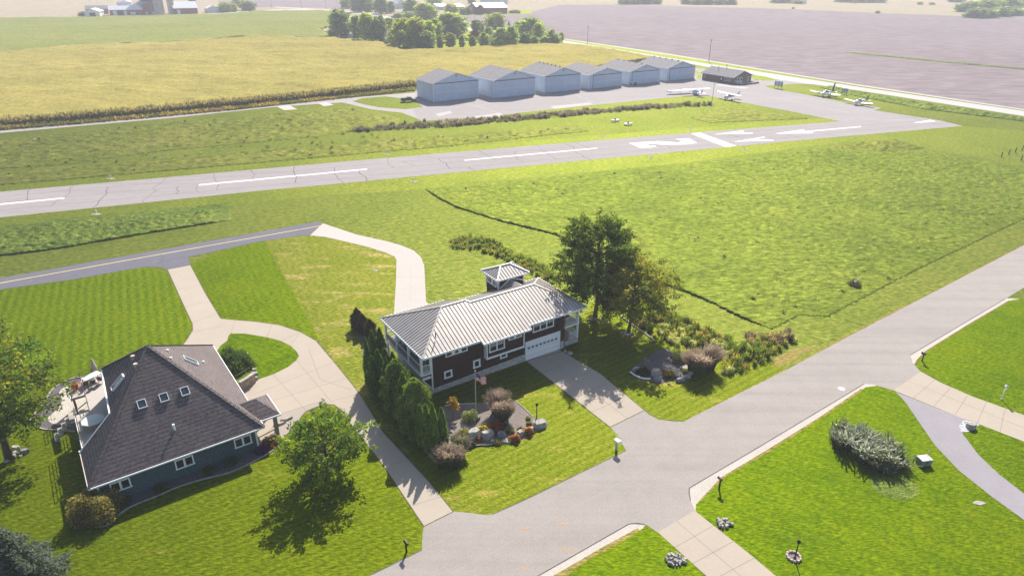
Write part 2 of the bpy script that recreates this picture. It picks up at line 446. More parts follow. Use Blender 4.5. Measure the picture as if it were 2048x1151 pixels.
M['rough'] = grass('rough_airfield', (0.089, 0.118, 0.0295), (0.1247, 0.1538, 0.0377), (0.1662, 0.1794, 0.063), dry=(.15, .13, .06), drycov=.6, fine=2, big=.045, bmp=.9, bdist=.15)
M['corn'] = grass('ripe_corn', (0.213, 0.1937, 0.0484), (0.3027, 0.2523, 0.0691), (0.3924, 0.3169, 0.0967), dry=(.17, .185, .04), drycov=.6, fine=1.3, big=.02, bmp=.25, bdist=.3, aniso=(1, .6, 1), soil=True, speck=.3)
M['soy'] = grass('green_crop', (0.1635, 0.1906, 0.0427), (0.2044, 0.2195, 0.0549), (0.251, 0.2426, 0.0671), dry=(.23, .21, .06), drycov=.62, fine=.9, big=.014, bmp=.2, bdist=.3, aniso=(1, .4, 1), soil=True, speck=.3)
M['plowed'] = grass('harvested_field', (0.2103, 0.1691, 0.1753), (0.2308, 0.1896, 0.1965), (0.2565, 0.21, 0.2178), dry=(.185, .152, .15), drycov=.62, fine=.25, big=.01, bmp=.06, bdist=.2, aniso=(.3, 1, 1), rot=0, soil=True, speck=.1)
M['asphalt'] = pavement('pale_asphalt', (.315, .277, .252), .09, 22, .3, big=.08, track=R(35.3))
M['apron'] = pavement('airfield_apron', (.33, .29, .283), .09, 6, .14, stain=(.42, .38, .37), scov=.6, big=.05)
M['runway'] = pavement('runway_asphalt', (.285, .25, .247), .1, 6, .16, stain=(.26, .23, .23), scov=.6, big=.05, track=R(20.2))
M['road'] = pavement('county_road', (.43, .4, .39), .05, 3, .1)
M['taxi'] = pavement('blue_grey_asphalt', (.125, .12, .145), .12, 14, .2, stain=(.2, .19, .2), scov=.58)
M['path'] = pavement('old_asphalt', (.28, .255, .27), .1, 18, .18, stain=(.25, .23, .235), scov=.62)
M['conc'] = pavement('tan_concrete', (.40, .335, .27), .07, 20, .1, stain=(.36, .31, .265), scov=.62)
M['conc_white'] = pavement('new_concrete', (.46, .41, .37), .05, 20, .06)
M['gravel'] = pavement('gravel', (.46, .41, .36), .12, 14, .4, bmp=.5)
M['dirtgravel'] = pavement('dirty_gravel', (.23, .2, .165), .25, 9, .6, bmp=.6)
M['mulch'] = pavement('mulch', (.20, .165, .15), .2, 9, .7, bmp=.9)
M['mulch_dark'] = pavement('dark_mulch', (.1, .09, .095), .25, 8, .7, bmp=.9)
M['pebble'] = pavement('river_pebbles', (.4, .4, .42), .2, 5, .9, bmp=.9)
M['joint'] = plain('joint', (.2, .165, .14), .95)
M['seal'] = plain('crack_sealer', (.1, .09, .085), .9, var=.3, scale=.5)
M['mark'] = pavement('white_marking', (.78, .76, .74), .05, 5, .1)
M['yellow'] = pavement('yellow_marking', (.72, .52, .2), .08, 6, .15)

# ---- ground sheets
b = MB(); n = 96; rr = [0, 60, 150, 400, 1000, 2500, 5200]
vs = [(0, 100, 0)]; fs = []
for r_ in rr[1:]:
    for k in range(n): vs.append((r_*math.cos(2*math.pi*k/n), 100+r_*math.sin(2*math.pi*k/n), 0))
for k in range(n): fs.append((0, 1+k, 1+(k+1) % n))
for i in range(len(rr)-2):
    for k in range(n): fs.append((1+i*n+k, 1+(i+1)*n+k, 1+(i+1)*n+(k+1) % n, 1+i*n+(k+1) % n))
b.add(vs, fs); tag(b.build('ground', M['farmland']), kind='structure')
def ext(p, q, d):
    """point d metres beyond q on the ground line p->q"""
    a, c = G(*p), G(*q); v = (c-a).normalized(); return c+v*d
W2 = lambda *p: [Vector(x) if len(x) == 3 else Vector((x[0], x[1], 0)) for x in p]
sheet('airfield_grass', [G(-900, 345), G(0, 258), G(300, 231), G(640, 198), G(830, 172), G(1100, 140), G(1290, 116), G(1340, 112), G(1700, 168), G(2048, 226), ext((1700, 168), (2048, 226), 350), (520, -120, 0), (-420, -120, 0)], .004, M['airgrass'], world=True)
sheet('harvested_field', [(1138, 79), (1340, 107.5), (1613, 153), (2048, 218), (3300, 410), (3300, 60), (2200, 38), (1940, 33), (1780, 27), (1560, 18), (1240, 9.5), (1120, 10), (1062, 24), (1000, 30), (930, 31), (905, 33), (930, 48)], .004, M['plowed'])
sheet('distant_field', [(445, 15), (560, 14.6), (700, 17), (745, -6), (430, -8)], .004, M['plowed'])
# mown strips beside the runway, house lawns
sheet('mown_verge', [(-300, 412), (0, 373), (700, 311), (1340, 259), (1690, 233), (1690, 243), (1340, 270), (700, 323), (0, 385), (-300, 424)], .008, M['verge'])
sheet('mown_verge', [(-300, 465), (0, 434), (533, 380), (640, 371), (1348, 304), (1800, 263), (1925, 252), (2048, 262), (2300, 290), (2300, 385), (2048, 333), (1963, 314), (1850, 298), (1700, 283), (1348, 328), (930, 366), (850, 378), (640, 392), (450, 408), (120, 437), (0, 455), (-300, 490)], .008, M['verge'])
sheet('lawn', [(-500, 665), (0, 580), (280, 534), (330, 540), (362, 599), (385, 650), (368, 690), (340, 720), (180, 750), (-300, 900)], .008, M['lawn_stripe'])
sheet('lawn', [(-300, 895), (182, 748), (340, 719), (440, 760), (500, 800), (600, 830), (665, 812), (700, 845), (727, 877), (848, 1052), (844, 1099), (738, 1151), (560, 1245), (-200, 1500), (-600, 1250)], .0085, M['lawn'])
sheet('lawn', [(379, 527), (450, 500), (528, 480), (560, 540), (600, 605), (642, 684), (601, 664), (512, 643), (441, 637)], .008, M['lawn_dark'])
sheet('lawn', [(529, 480), (620, 468), (687, 482), (792, 514), (792, 564), (788, 640), (770, 690), (760, 740), (800, 830), (880, 960), (908, 1024), (856, 961), (768, 860), (719, 787), (668, 724), (641, 684)], .0082, M['lawn_dry'])
sheet('lawn', [(908, 1024), (856, 958), (790, 860), (765, 790), (865, 782), (1053, 718), (1120, 775), (1220, 854), (1243, 886), (1252, 901), (1052, 998), (985, 1028)], .0086, M['lawn_front'])
sheet('lawn', [(1120, 700), (1200, 746), (1288, 821), (1317, 838), (1368, 843), (1577, 738), (1480, 700), (1380, 650), (1290, 600), (1180, 610)], .0086, M['lawn_front'])
sheet('lawn', [(1389, 1021), (1391, 1004), (1445, 950), (1531, 899), (1731, 769), (1760, 769), (1787, 780), (1811, 804), (1837, 842), (1870, 890), (1918, 941), (1983, 992), (2048, 1039), (2300, 1250), (1900, 1500), (1700, 1300), (1552, 1151), (1500, 1108)], .008, M['lawn_vivid'])
sheet('lawn', [(1959, 848), (2048, 883), (2300, 980), (2300, 1190), (2048, 986), (1999, 949), (1956, 908), (1926, 868), (1937, 863)], .008, M['lawn_vivid'])
sheet('lawn', [(1841, 743), (1828, 724), (1851, 699), (1941, 643), (2023, 597), (2048, 599), (2400, 650), (2400, 960), (2048, 830), (1945, 792), (1882, 765)], .008, M['lawn_vivid'])
sheet('lawn', [(1104, 1151), (1215, 1086), (1286, 1050), (1315, 1063), (1413, 1151), (1500, 1230), (1100, 1420), (950, 1240)], .008, M['lawn_vivid'])
a = [G(1789, 972)+Vector((math.cos(t)*2.15, math.sin(t)*1.75, 0)) for t in np.linspace(0, 2*math.pi, 28)[:-1]]
sheet('clover_patch', a, .012, M['weeds'], world=True)

# ---- gravel shoulders, street, drives
sheet('gravel_shoulder', [(1379, 974), (1500, 903), (1699, 784), (1728, 766), (1760, 770), (1731, 774), (1640, 835), (1531.6, 903), (1445, 954), (1392, 1008), (1391, 1022), (1380, 1000)], .012, M['gravel'])
sheet('gravel_shoulder', [(1060, 1160), (1258, 1046), (1290, 1049), (1286, 1056), (1215, 1090), (1160, 1120), (1106, 1153), (1000, 1212), (930, 1240)], .012, M['gravel'])
sheet('gravel_shoulder', [(1820, 709), (2011, 596), (2040, 598), (2023, 600), (1941, 647), (1851, 702), (1828, 728), (1841, 744), (1826, 726)], .012, M['gravel'])
up_r = ext((1368, 842), (2048, 490), 140); lo_r = ext((1379, 975), (2011, 597), 150)
up_l = ext((1252, 900.6), (738, 1151), 45); lo_l = ext((1699, 785), (1076, 1151), 45)
st = [up_l] + gp([(738, 1151), (844, 1099), (845, 1065), (848, 1051), (907, 1022), (940, 1025), (970, 1029), (985, 1028), (1005, 1020), (1052, 998), (1252, 900.6), (1244, 886), (1235, 869), (1220, 853), (1289, 819.5), (1298, 828), (1317, 838), (1346, 841.5), (1368, 842), (1577, 737), (1700, 671), (2048, 490)]) + [up_r, lo_r] + \
     gp([(2048, 575), (2011, 597), (1820, 710), (1826, 726), (1841.5, 743), (1787, 780.5), (1745, 768), (1728, 767), (1699, 785), (1500, 904), (1379, 975), (1381, 1000), (1390, 1020), (1315, 1064), (1295, 1050), (1275, 1045.5), (1258, 1047), (1076, 1151)]) + [lo_l]
def street_lines(b):
    mid = [(G(1052, 998)+G(1258, 1047))/2+Vector((.4, .3, 0))]
    A, B = G(1100, 1040), G(2030, 540); d = (B-A).normalized()
    strip(b, [A-d*40, B+d*60], .07, .0205)
    for p, q in (((1252, 900.6), (1368, 842)), ((1379, 975), (1258, 1047)), ((1728, 767), (1820, 710)), ((985, 1028), (844, 1099))):
        strip(b, gp([p, q]), .05, .0205)
    for p, q in (((1600, 725), (1650, 750)), ((1815, 617), (1850, 632)), ((1520, 765), (1570, 800)), ((1320, 890), (1335, 905))):
        strip(b, gp([p, q]), .05, .0205)
def street_edge(b):
    for P in ([(1728, 767), (1699, 785), (1500, 904), (1379, 975), (1378, 985), (1381, 1000)], [(1076, 1151), (1258, 1047), (1275, 1045.5), (1290, 1048)], [(2011, 597), (1820, 710)]):
        strip(b, gp(P), .1, .0205)
    for P in ([(1052, 998), (1252, 900.6)], [(738, 1151), (844, 1099)], [(985, 1028), (1052, 998)], [(1289, 819.5), (1298, 828), (1317, 838), (1346, 841.5), (1368, 842)]):
        strip(b, gp(P), .09, .0205)
M['faint'] = plain('faint_joint', (.33, .305, .29), .95)
M['stain'] = plain('rust_stain', (.45, .27, .14), .95)
def stains(b):
    for x, y, L in ((1126, 1046, 2.2), (1136, 1099, 1.8), (1046, 1057, 1.3), (1048, 1136, 1.5), (1812, 671, 1.2), (1019, 1037, .5)):
        c = G(x, y); a = random.uniform(-.6, .2); d = Vector((math.cos(a), math.sin(a), 0)); s = Vector((-d.y, d.x, 0))*.09
        b.poly([c-d*L*.5+Vector((0, 0, .0206)), c-s+Vector((0, 0, .0206)), c+d*L*.5+Vector((0, 0, .0206)), c+s+Vector((0, 0, .0206))])
sheet('street', st, .0165, M['asphalt'], world=True, extra=[(street_lines, M['faint']), (street_edge, M['seal']), (stains, M['stain'])])
def edge_soil(P, w=.09, z=.0228):
    def f(b): strip(b, gp(P+[P[0]]), w, z)
    return f
M['edge'] = plain('edge_soil', (.10, .085, .05), .95, var=.4, scale=1.5)
def joints(a0, a1, b0, b1, nseg, centre=True, zz=.0245, w=.035):
    """slab joints of a drive between edge a0-a1 and edge b0-b1 (photo pixels)"""
    def f(b):
        A0, A1, B0, B1 = G(*a0), G(*a1), G(*b0), G(*b1)
        for i in range(1, nseg):
            t = i/nseg; strip(b, [A0.lerp(A1, t), B0.lerp(B1, t)], w, zz)
        if centre: strip(b, [A0.lerp(B0, .5), A1.lerp(B1, .5)], w, zz)
    return f
# drive of the brown house
sheet('concrete_driveway', [(1052, 722), (1116, 698.6), (1125, 702.5), (1160, 724), (1200, 746), (1288.7, 820), (1220.3, 853.8), (1120, 775)], .0205, M['conc'], extra=[(joints((1052, 722), (1220.3, 853.8), (1116, 698.6), (1288.7, 820), 5), M['joint']), (edge_soil([(1052, 722), (1120, 775), (1220.3, 853.8), (1288.7, 820), (1200, 746), (1125, 702.5)]), M['edge'])])
# long drive beside it with the plaza and the link to the taxiway
L1 = [(847.7, 1051.9), (906.5, 1022.5), (856.6, 960.7), (766, 863), (719.8, 787.4), (694, 755), (668.6, 724), (649, 701), (632, 681), (601.5, 663.7), (560.5, 650), (512.7, 643), (471.7, 639.8), (444, 637), (441, 636), (410, 585), (381, 530), (335, 539), (362, 598.8), (384.5, 646.6), (385.5, 660), (372.6, 680.8), (366, 689), (345, 720), (420, 780), (480, 850), (515, 898), (520, 905), (560, 880), (585, 858), (600, 835), (612, 822), (631.6, 813.6), (652, 807.7), (668.5, 809), (682, 819.5), (689, 828.4), (702, 849), (725.6, 877), (767, 931)]
def l1_joints(b):
    for p, q in (((338, 545), (384, 537)), ((352, 578), (403, 571)), ((370, 612), (420, 603)), ((384, 645), (433, 627)), ((383, 664), (444, 652)), ((461, 667), (471, 640)), ((533, 674), (545, 647)), ((581, 691), (601, 664)),
                 ((505, 790), (668, 724)), ((548, 800), (694, 755)), ((546, 748), (628, 838)), ((593, 720), (660, 800)), ((640, 808), (719, 787)), ((767, 931), (821, 918)), ((825, 1010), (883, 992)), ((700, 846), (745, 836)), ((560, 683), (602, 664)), ((618, 700), (640, 758)), ((640, 758), (705, 780))):
        strip(b, gp([p, q]), .035, .0245)
    strip(b, gp([(559, 828), (651, 799)]), .06, .0246)
M['conc_grey'] = pavement('walk_concrete', (.34, .29, .25), .06, 18, .1)
def walk(b): b.poly(gp([(559, 829), (651, 800), (655, 805), (631, 812.5), (611, 821), (584, 857), (560, 880), (520, 904), (512, 893), (545, 850)], .0235))
sheet('concrete_driveway', L1, .0205, M['conc'], extra=[(l1_joints, M['joint']), (walk, M['conc_grey']), (edge_soil(L1), M['edge'])])
sheet('lawn', [(514.7, 759), (546.5, 748), (575.8, 733.7), (592.8, 720), (598, 711.5), (593, 702), (581, 691), (560.5, 681), (533, 674), (492, 667), (461.4, 666.4), (457, 672), (454.6, 681), (441, 691), (432, 705), (470, 760), (500, 770)], .0285, M['lawn_vivid'])
# new concrete from the taxiway to the brown house
sheet('concrete_driveway', [(646, 446.6), (713, 469), (772, 482), (804, 491), (827.5, 501), (842, 514), (848.6, 532), (850, 560), (852, 602), (885, 640), (800, 650), (788, 625.6), (792, 564), (793, 520), (789.4, 513), (772, 505.5), (736.7, 494), (687, 482), (652, 474), (620, 470.5)], .0205, M['conc_white'], extra=[(joints((850, 532), (852, 602), (792, 532), (789, 602), 3), M['faint'])])
# neighbours' drives
sheet('concrete_driveway', [(1315.5, 1063.5), (1389.3, 1020.5), (1500, 1107.7), (1552, 1151), (1680, 1270), (1540, 1280), (1412.7, 1150.7)], .0205, M['conc'], extra=[(joints((1315.5, 1063.5), (1462, 1197), (1389.3, 1020.5), (1552, 1151), 4), M['joint'])])
sheet('concrete_driveway', [(1787, 780), (1841.5, 742.6), (1882, 765), (1945, 792.4), (2048, 829.7), (2300, 920), (2300, 980), (2048, 882.7), (1960.6, 848.6), (1925, 836)], .0205, M['conc'], extra=[(joints((1787, 780), (2048, 882.7), (1841.5, 742.6), (2048, 829.7), 6), M['joint'])])
sheet('asphalt_path', [(1791, 783), (1811, 804), (1837, 842), (1869.6, 889.5), (1918, 940.6), (1982.7, 991.8), (2048, 1039), (2250, 1200), (2250, 1130), (2048, 986.4), (1999, 948.7), (1956, 908), (1926, 868), (1917.5, 851), (1929, 837.5)], .0195, M['path'], extra=[])
sheet('pebble_bed', [(1929, 838), (1960, 849), (1937, 863), (1922, 864), (1917.5, 851)], .0285, M['pebble'])
a = [G(1683, 777)+Vector((math.cos(t)*.42, math.sin(t)*.42, 0)) for t in np.linspace(0, 2*math.pi, 20)[:-1]]
def lid_ring(b): strip(b, a+[a[0]], .05, .0246)
M['iron'] = plain('pale_iron', (.58, .56, .55), .7, var=.1, scale=8)
sheet('manhole_cover', a, .0225, M['iron'], world=True, extra=[(lid_ring, M['faint'])])

# ---- taxiway
tA = [ext((635.8, 443), (0, 556), 60)] + gp([(0, 556), (635.8, 443), (641, 444), (646, 446.6), (620, 469.8), (581, 474), (512.7, 484), (376, 514), (381, 530), (335, 539), (322, 535), (300, 532.5), (280, 535), (150, 558), (0, 579)]) + [ext((512.7, 484), (0, 579), 60)]
def tx_line(b): strip(b, [ext((646, 450.7), (0, 566), 60)]+gp([(0, 566), (320, 508.5), (644, 451)]), .2, .0245)
def tx_cr(b):
    for P in ([(322, 508), (326, 520), (318, 527), (345, 518)], [(345, 519), (372, 514)], [(448, 486), (456, 494)], [(147, 549), (160, 553)], [(595, 451), (600, 462)], [(300, 530), (330, 521), (374, 512)]):
        strip(b, gp(P), .05, .0246)
sheet('taxiway', tA, .0205, M['taxi'], world=True, extra=[(tx_line, M['yellow']), (tx_cr, M['black'])])

# ---- airfield: service road, apron, runway, county road
sheet('concrete_pad', [(553.7, 213.6), (577.6, 210), (594.7, 218.7), (569, 220.5)], .012, M['conc_white'])
sheet('concrete_pad', [(635.7, 206), (652.8, 204), (668, 210), (647.7, 212.6)], .012, M['conc_white'])
sheet('service_road', [ext((341.8, 229), (0, 260.5), 120)]+gp([(0, 260.5), (341.8, 229), (700, 195.5), (790, 188.5), (835, 185), (835, 200), (770, 193), (725.4, 196.5), (705, 202.5), (725, 208.5), (759.6, 215), (811, 218.7), (850, 214), (860, 240), (845, 241.6), (831, 235.8), (804, 225.6), (742.5, 218.7), (684, 205), (553.7, 213.6), (341.8, 236), (0, 266)])+[ext((341.8, 236), (0, 266), 120)], .0105, M['apron'], world=True)
RW = [ext((1200, 318.5), (0, 434.7), 170)]+gp([(0, 434.7), (320, 402), (533, 380), (640, 370.8), (1000, 336.5), (1348, 304), (1640, 277), (1925.6, 252), (1881, 241), (1748, 220.5), (1763, 216), (1717, 208.5), (1691, 205), (1619, 190.5), (1540, 176.5), (1529, 172), (1587, 167.5), (1635, 169), (1560, 159.5), (1556, 160), (1525, 161.5), (1491.6, 148), (1440, 142), (1391, 136), (1300, 130), (1100, 150), (830, 182), (830, 199), (836, 206), (846, 215), (826, 218.5), (834, 236), (845, 241.6), (958, 235), (1084, 220.4), (1310, 198), (1369.4, 192.4), (1384, 193.3), (1421, 192.8), (1500, 207.7), (1590, 224.5), (1681, 242.7), (1340, 269), (1000, 296.5), (700, 322), (350, 353), (0, 383.5)])+[ext((1000, 296.5), (0, 383.5), 170)]
def cracks(b):
    r = random.Random(3)
    lo = lambda t: G(0, 434.7).lerp(G(1900, 254.5), t); hi = lambda t: G(0, 383.5).lerp(G(1681, 242.7), t)
    L = (G(1900, 254.5)-G(0, 434.7)).length
    d = (G(1900, 254.5)-G(0, 434.7)).normalized()
    def pt(s, w):   # s metres along, w 0..1 across
        a = G(0, 434.7)+d*s; n = Vector((-d.y, d.x, 0)); wd = (G(700, 322)-G(0, 434.7)).dot(n)
        return a+n*wd*w
    for w in (.25, .52, .76):
        P = [pt(-160, w)]; s = -160
        while s < 250: s += r.uniform(8, 20); P.append(pt(s, w+r.uniform(-.006, .006)))
        strip(b, P, .11, .0165)
    s = -150
    while s < 245:
        s += r.uniform(4, 11) if s < 130 else r.uniform(9, 20)
        w0 = r.choice([0, 0, .25, .52]); w1 = r.choice([.25, .52, .76, 1, 1])
        if w1 <= w0: w1 = 1
        P = []; k = max(3, int((w1-w0)*9)); x = 0
        for i in range(k+1):
            x += r.uniform(-.9, .9); P.append(pt(s+x, w0+(w1-w0)*i/k))
        strip(b, P, r.uniform(.1, .2), .0166)
def patches(b):
    for P in ([(930, 235), (1000, 226), (1010, 232), (955, 236)], [(870, 228), (900, 222), (905, 226), (878, 233)], [(1100, 213), (1180, 205), (1185, 209), (1110, 218)], [(1440, 168), (1500, 175), (1490, 178), (1430, 171)]):
        b.poly(gp(P, .0162))
    for P in ([(930, 205), (1010, 230)], [(950, 236), (1150, 212), (1330, 195)], [(1450, 176), (1700, 226)], [(1150, 190), (1190, 205)], [(1560, 188), (1750, 222)], [(900, 215), (980, 207), (1300, 178)], [(1700, 236), (1880, 243)]):
        strip(b, gp(P), .3, .0163)
M['patch'] = pavement('pale_patch', (.41, .375, .36), .06, 5, .1)
sheet('runway', RW, .012, M['runway'], world=True, extra=[(cracks, M['seal']), (patches, M['patch'])])
# markings on the runway
b = MB(); zz = .0205
def stripe(p, q, w): strip(b, gp([p, q]), w, zz)
A = G(129, 396); Bp = G(397.5, 370); d = (A-Bp).normalized()
strip(b, [A, A+d*36.6], .95, zz); strip(b, [A+d*61, A+d*98], .95, zz)
stripe((397.5, 370), (734, 338.4), .95); stripe((929, 320.6), (1193.7, 296.7), .95)
c7 = lambda P: [(1120+x*.1955, 90+y*.1955) for x, y in P]
b.poly(gp(c7([(705, 1003), (830, 1057), (990, 1042), (965, 1028), (915, 1029), (885, 1008), (1060, 1020), (1300, 1017), (1405, 1002), (1320, 955), (1185, 961), (1262, 987), (1200, 998), (1000, 984)]), zz))
b.poly(gp([(1382, 267.6), (1399, 265), (1473, 292), (1450.5, 294)], zz))
b.poly(gp([(1426, 269), (1486.4, 261.2), (1489, 262.9), (1459, 267), (1505, 265.2), (1506, 267)], zz))
b.poly(gp([(1467, 283.6), (1527, 273.8), (1531, 275.5), (1502, 279.2), (1546, 279.6), (1548, 281.2)], zz))
b.poly(gp([(1549, 267.4), (1606.5, 259), (1610, 260.6), (1597, 263.6), (1721, 252.4), (1723, 254.2), (1608, 264.6), (1625, 264.8), (1626, 266.4)], zz))
b.poly(gp([(1826, 245.6), (1861, 239.8), (1872, 243.2), (1842, 245.2)], zz))
for i, f in enumerate(b.f):
    p, q, r_ = [b.v[j] for j in f[:3]]
    if (q-p).cross(r_-p).z < 0: b.f[i] = f[::-1]
tag(b.build('runway_markings', M['mark']), kind='structure')
rl, rh = ext((1560, 159), (2048, 232.4), 300), ext((1340, 116.5), (2048, 222), 300)
sheet('county_road', [rh]+gp([(2048, 222), (1720, 174.5), (1340, 116.2), (1122, 80.5), (786, 35), (745, 28), (696, 22), (600, 16.5), (552, 13.8), (548, 15), (600, 18.3), (692, 24.6), (742, 31), (780, 38), (1115, 87), (1221, 102.5), (1289, 113.5), (1348, 122), (1560, 160), (1720, 181.5), (2048, 232.4)])+[rl], .016, M['road'], world=True)
sheet('field_margin', [ext((1560, 146), (2048, 219.5), 300)]+gp([(2048, 218.5), (1720, 170), (1340, 108.5), (1132, 78), (1132, 79.2), (1340, 110.3), (1720, 172), (2048, 220.5)])+[ext((1560, 147.5), (2048, 221.3), 300)], .016, M['road'], world=True)
vg = [ext((1560, 148), (2048, 220), 300)]+gp([(2048, 220), (1720, 171.6), (1340, 109.6), (1125, 78), (1125, 80.6), (1340, 116.4), (1720, 174.7), (2048, 222.3)])
sheet('road_verge', vg+[ext((1560, 148.5), (2048, 222.3), 300)], .012, M['verge'], world=True)
sheet('lawn', [(1491.6, 147.6), (1530, 153.3), (1556.5, 160), (1539.5, 161.5), (1512, 159.5), (1497, 154)], .018, M['verge'])
sheet('lawn', [(1393, 149), (1402, 150), (1402, 158), (1396, 157)], .018, M['verge'])
sheet('lawn', [(1390, 142), (1406, 145), (1404, 149), (1391, 147)], .018, M['verge'])
sheet('farmyard_gravel', [(400, 29), (470, 24), (560, 19), (640, 19), (560, 24), (440, 29), (415, 32)], .012, M['gravel'])
sheet('barn_yard', [(915, 24), (1060, 20), (1065, 28), (930, 31)], .012, M['verge'])

# ---- standing crops and tall grass
rough_stuff = []
def stuff(o, label, cat): return tag(o, label, cat, kind='stuff')
cornE = [(-60, 262), (0, 253), (150, 241), (300, 228), (470, 212), (620, 197), (760, 183), (830, 174), (960, 166), (1100, 151), (1312, 121), (1225, 104.5), (1120, 90.5), (1040, 92), (935, 100), (860, 104), (800, 104), (770, 92), (664, 80), (480, 78), (330, 90), (150, 97), (0, 110), (-110, 118)]
cornP = [G(x, y) for x, y in cornE]
stuff(rough('corn_field', cornP, 1.25, 2.3, .42, M['corn'], 3, R(-34), lump=9), 'ripe yellow corn standing beyond the airfield service road', 'crop')
soyP = [G(x, y) for x, y in [(-110, 116), (0, 108), (150, 95), (330, 88), (480, 76), (664, 78), (640, 60), (680, 45), (700, 27), (640, 22), (520, 24), (420, 31), (160, 36), (0, 38), (-110, 44)]]
stuff(rough('green_field', soyP, 2.6, 1.4, .5, M['soy'], 4, R(-34), lump=12), 'pale green crop between the ripe corn and the red farm', 'crop')
mead = [(850, 378), (872, 394), (910, 414), (1000, 442), (1110, 469), (1200, 510), (1300, 558), (1370, 583), (1420, 604), (1480, 634), (1545, 658), (1600, 630), (1653, 634), (1748, 584), (1843, 535), (2048, 438), (2300, 320+80), (2300, 385), (2048, 335), (1963, 318), (1850, 300), (1700, 287), (1348, 331), (1000, 363), (930, 370)]
stuff(rough('meadow_grass', [G(*p) for p in mead], .34, .3, .15, M['meadow'], 5, lump=1.1, hard=set(range(0, 10)), taper=5), 'tall green meadow grass between the runway and the street', 'grass')
wd = [(-300, 505), (0, 452), (130, 436), (300, 420), (458, 405), (462, 440), (300, 466), (100, 500), (0, 512), (-300, 560)]
stuff(rough('weed_strip', [G(*p) for p in wd], .3, .36, .3, M['weeds'], 6, lump=1.4, hard={5, 6, 7, 8}, taper=6), 'strip of tall weeds between the runway and the taxiway', 'weeds')
n1 = [(-200, 300), (0, 280), (300, 247), (470, 234), (560, 224), (690, 213), (800, 236), (800, 250), (700, 264), (620, 275), (450, 290), (300, 305), (120, 330), (-200, 350)]
stuff(rough('rough_grass', [G(*p) for p in n1], .7, .4, .35, M['rough'], 8, lump=3, hard=set(), taper=8), 'rough grass between the service road and the runway', 'grass')
n2 = [(-200, 372), (0, 345), (300, 318), (600, 292), (900, 270), (1150, 250), (1180, 262), (900, 292), (600, 318), (300, 344), (0, 370), (-200, 395)]
stuff(rough('rough_grass', [G(*p) for p in n2], .7, .35, .3, M['rough'], 9, lump=3, hard=set(), taper=5), 'rough grass along the upper edge of the runway', 'grass')
n3 = [(1440, 212), (1530, 222), (1620, 237), (1560, 240), (1420, 246), (1380, 236)]
stuff(rough('rough_grass', [G(*p) for p in n3], .7, .35, .3, M['rough'], 10, lump=3, hard=set(), taper=6), 'rough grass triangle between the apron and the runway', 'grass')
n4 = [(1700, 284), (1790, 278), (1850, 296), (1760, 310), (1690, 300), (1640, 296)]
stuff(rough('weed_clump', [G(*p) for p in n4], .6, .8, .6, M['rough'], 11, lump=2, hard=set(), taper=6), 'patch of taller weeds beside the runway threshold', 'weeds')
dt = [G(x, y) for x, y in [(1640, 176), (1730, 196), (1850, 219), (2048, 243), (2300, 280), (2300, 272), (2048, 237), (1860, 210), (1740, 189), (1660, 172)]]
stuff(rough('ditch_grass', dt, .7, .9, .6, M['weeds'], 12, lump=2.5, hard=set(), taper=2.5), 'dark tall grass in the ditch below the county road', 'grass')

# ragged dry grass along the street
M['drygrass'] = grass('dry_fringe', (.12, .13, .035), (.16, .15, .06), (.2, .17, .09), dry=(.2, .165, .11), drycov=.5, fine=5, big=.3)
def fringe(P, w0, w1, side, seed):
    r = random.Random(seed); Q = gp(P); out = []; inn = []
    for a, b_ in zip(Q[:-1], Q[1:]):
        k = max(2, int((b_-a).length/.22)); d = (b_-a).normalized(); nn = Vector((-d.y, d.x, 0))*side
        for i in range(k): p = a.lerp(b_, i/k); inn.append(p-nn*.06); out.append(p+nn*(w0+(w1-w0)*(.35*r.random()+.65*float(vnoise(np.array([p.x]), np.array([p.y]), 2.2, seed)[0])))*.7)
    sheet('dry_grass_edge', inn+out[::-1], .0125, M['drygrass'], world=True)
fringe([(1590, 730), (1700, 671), (1850, 594), (2048, 491)], .15, .8, 1, 1); fringe([(1385, 834), (1577, 737)], .05, .35, 1, 2)
fringe([(1400, 1000), (1445, 953), (1531, 902), (1640, 834), (1725, 776)], .05, .5, -1, 3); fringe([(1060, 1178), (1106, 1152), (1215, 1089), (1280, 1054)], .15, .9, -1, 4); fringe([(1832, 722), (1851, 702), (1941, 646), (2020, 600)], .05, .35, -1, 5)

sheet('dry_grass_edge', [(1545, 722), (1575, 703), (1610, 693), (1640, 690), (1600, 712), (1565, 732)], .0115, M['drygrass'], sm=4)

stuff(rough('field_ditch', [G(x, y) for x, y in [(1690, 104), (1760, 110), (1900, 124), (2060, 138), (2300, 160), (2300, 163), (2060, 140.5), (1900, 126.5), (1760, 112.5), (1690, 105.5)]], 1.0, .5, .4, M['weeds'], 31, lump=4, hard=set(), taper=3), 'thin green ditch line crossing the harvested field', 'grass')
# ================================================================ the brown house
def shingles(name, c, course=.18, bmp=.5):
    m, nt, b = newmat(name); v = coords(nt)
    w = N(nt, 'ShaderNodeTexWave'); w.wave_type = 'BANDS'; w.bands_direction = 'Z'; w.wave_profile = 'SAW'
    w.inputs['Scale'].default_value = .314/course; w.inputs['Distortion'].default_value = .25; w.inputs['Detail'].default_value = 2
    nt.links.new(v, w.inputs['Vector'])
    k = ramp(nt, noise(nt, v, 5, 4, .7), [(.25, tuple(x*.55 for x in c)), (.5, c), (.75, tuple(x*1.6 for x in c))])
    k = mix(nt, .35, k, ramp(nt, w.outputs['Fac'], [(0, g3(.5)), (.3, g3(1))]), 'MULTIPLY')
    nt.links.new(k, b.inputs['Base Color']); b.inputs['Roughness'].default_value = .9; b.inputs['Specular IOR Level'].default_value = .15
    bump(nt, b, w.outputs['Fac'], bmp, .03); return m
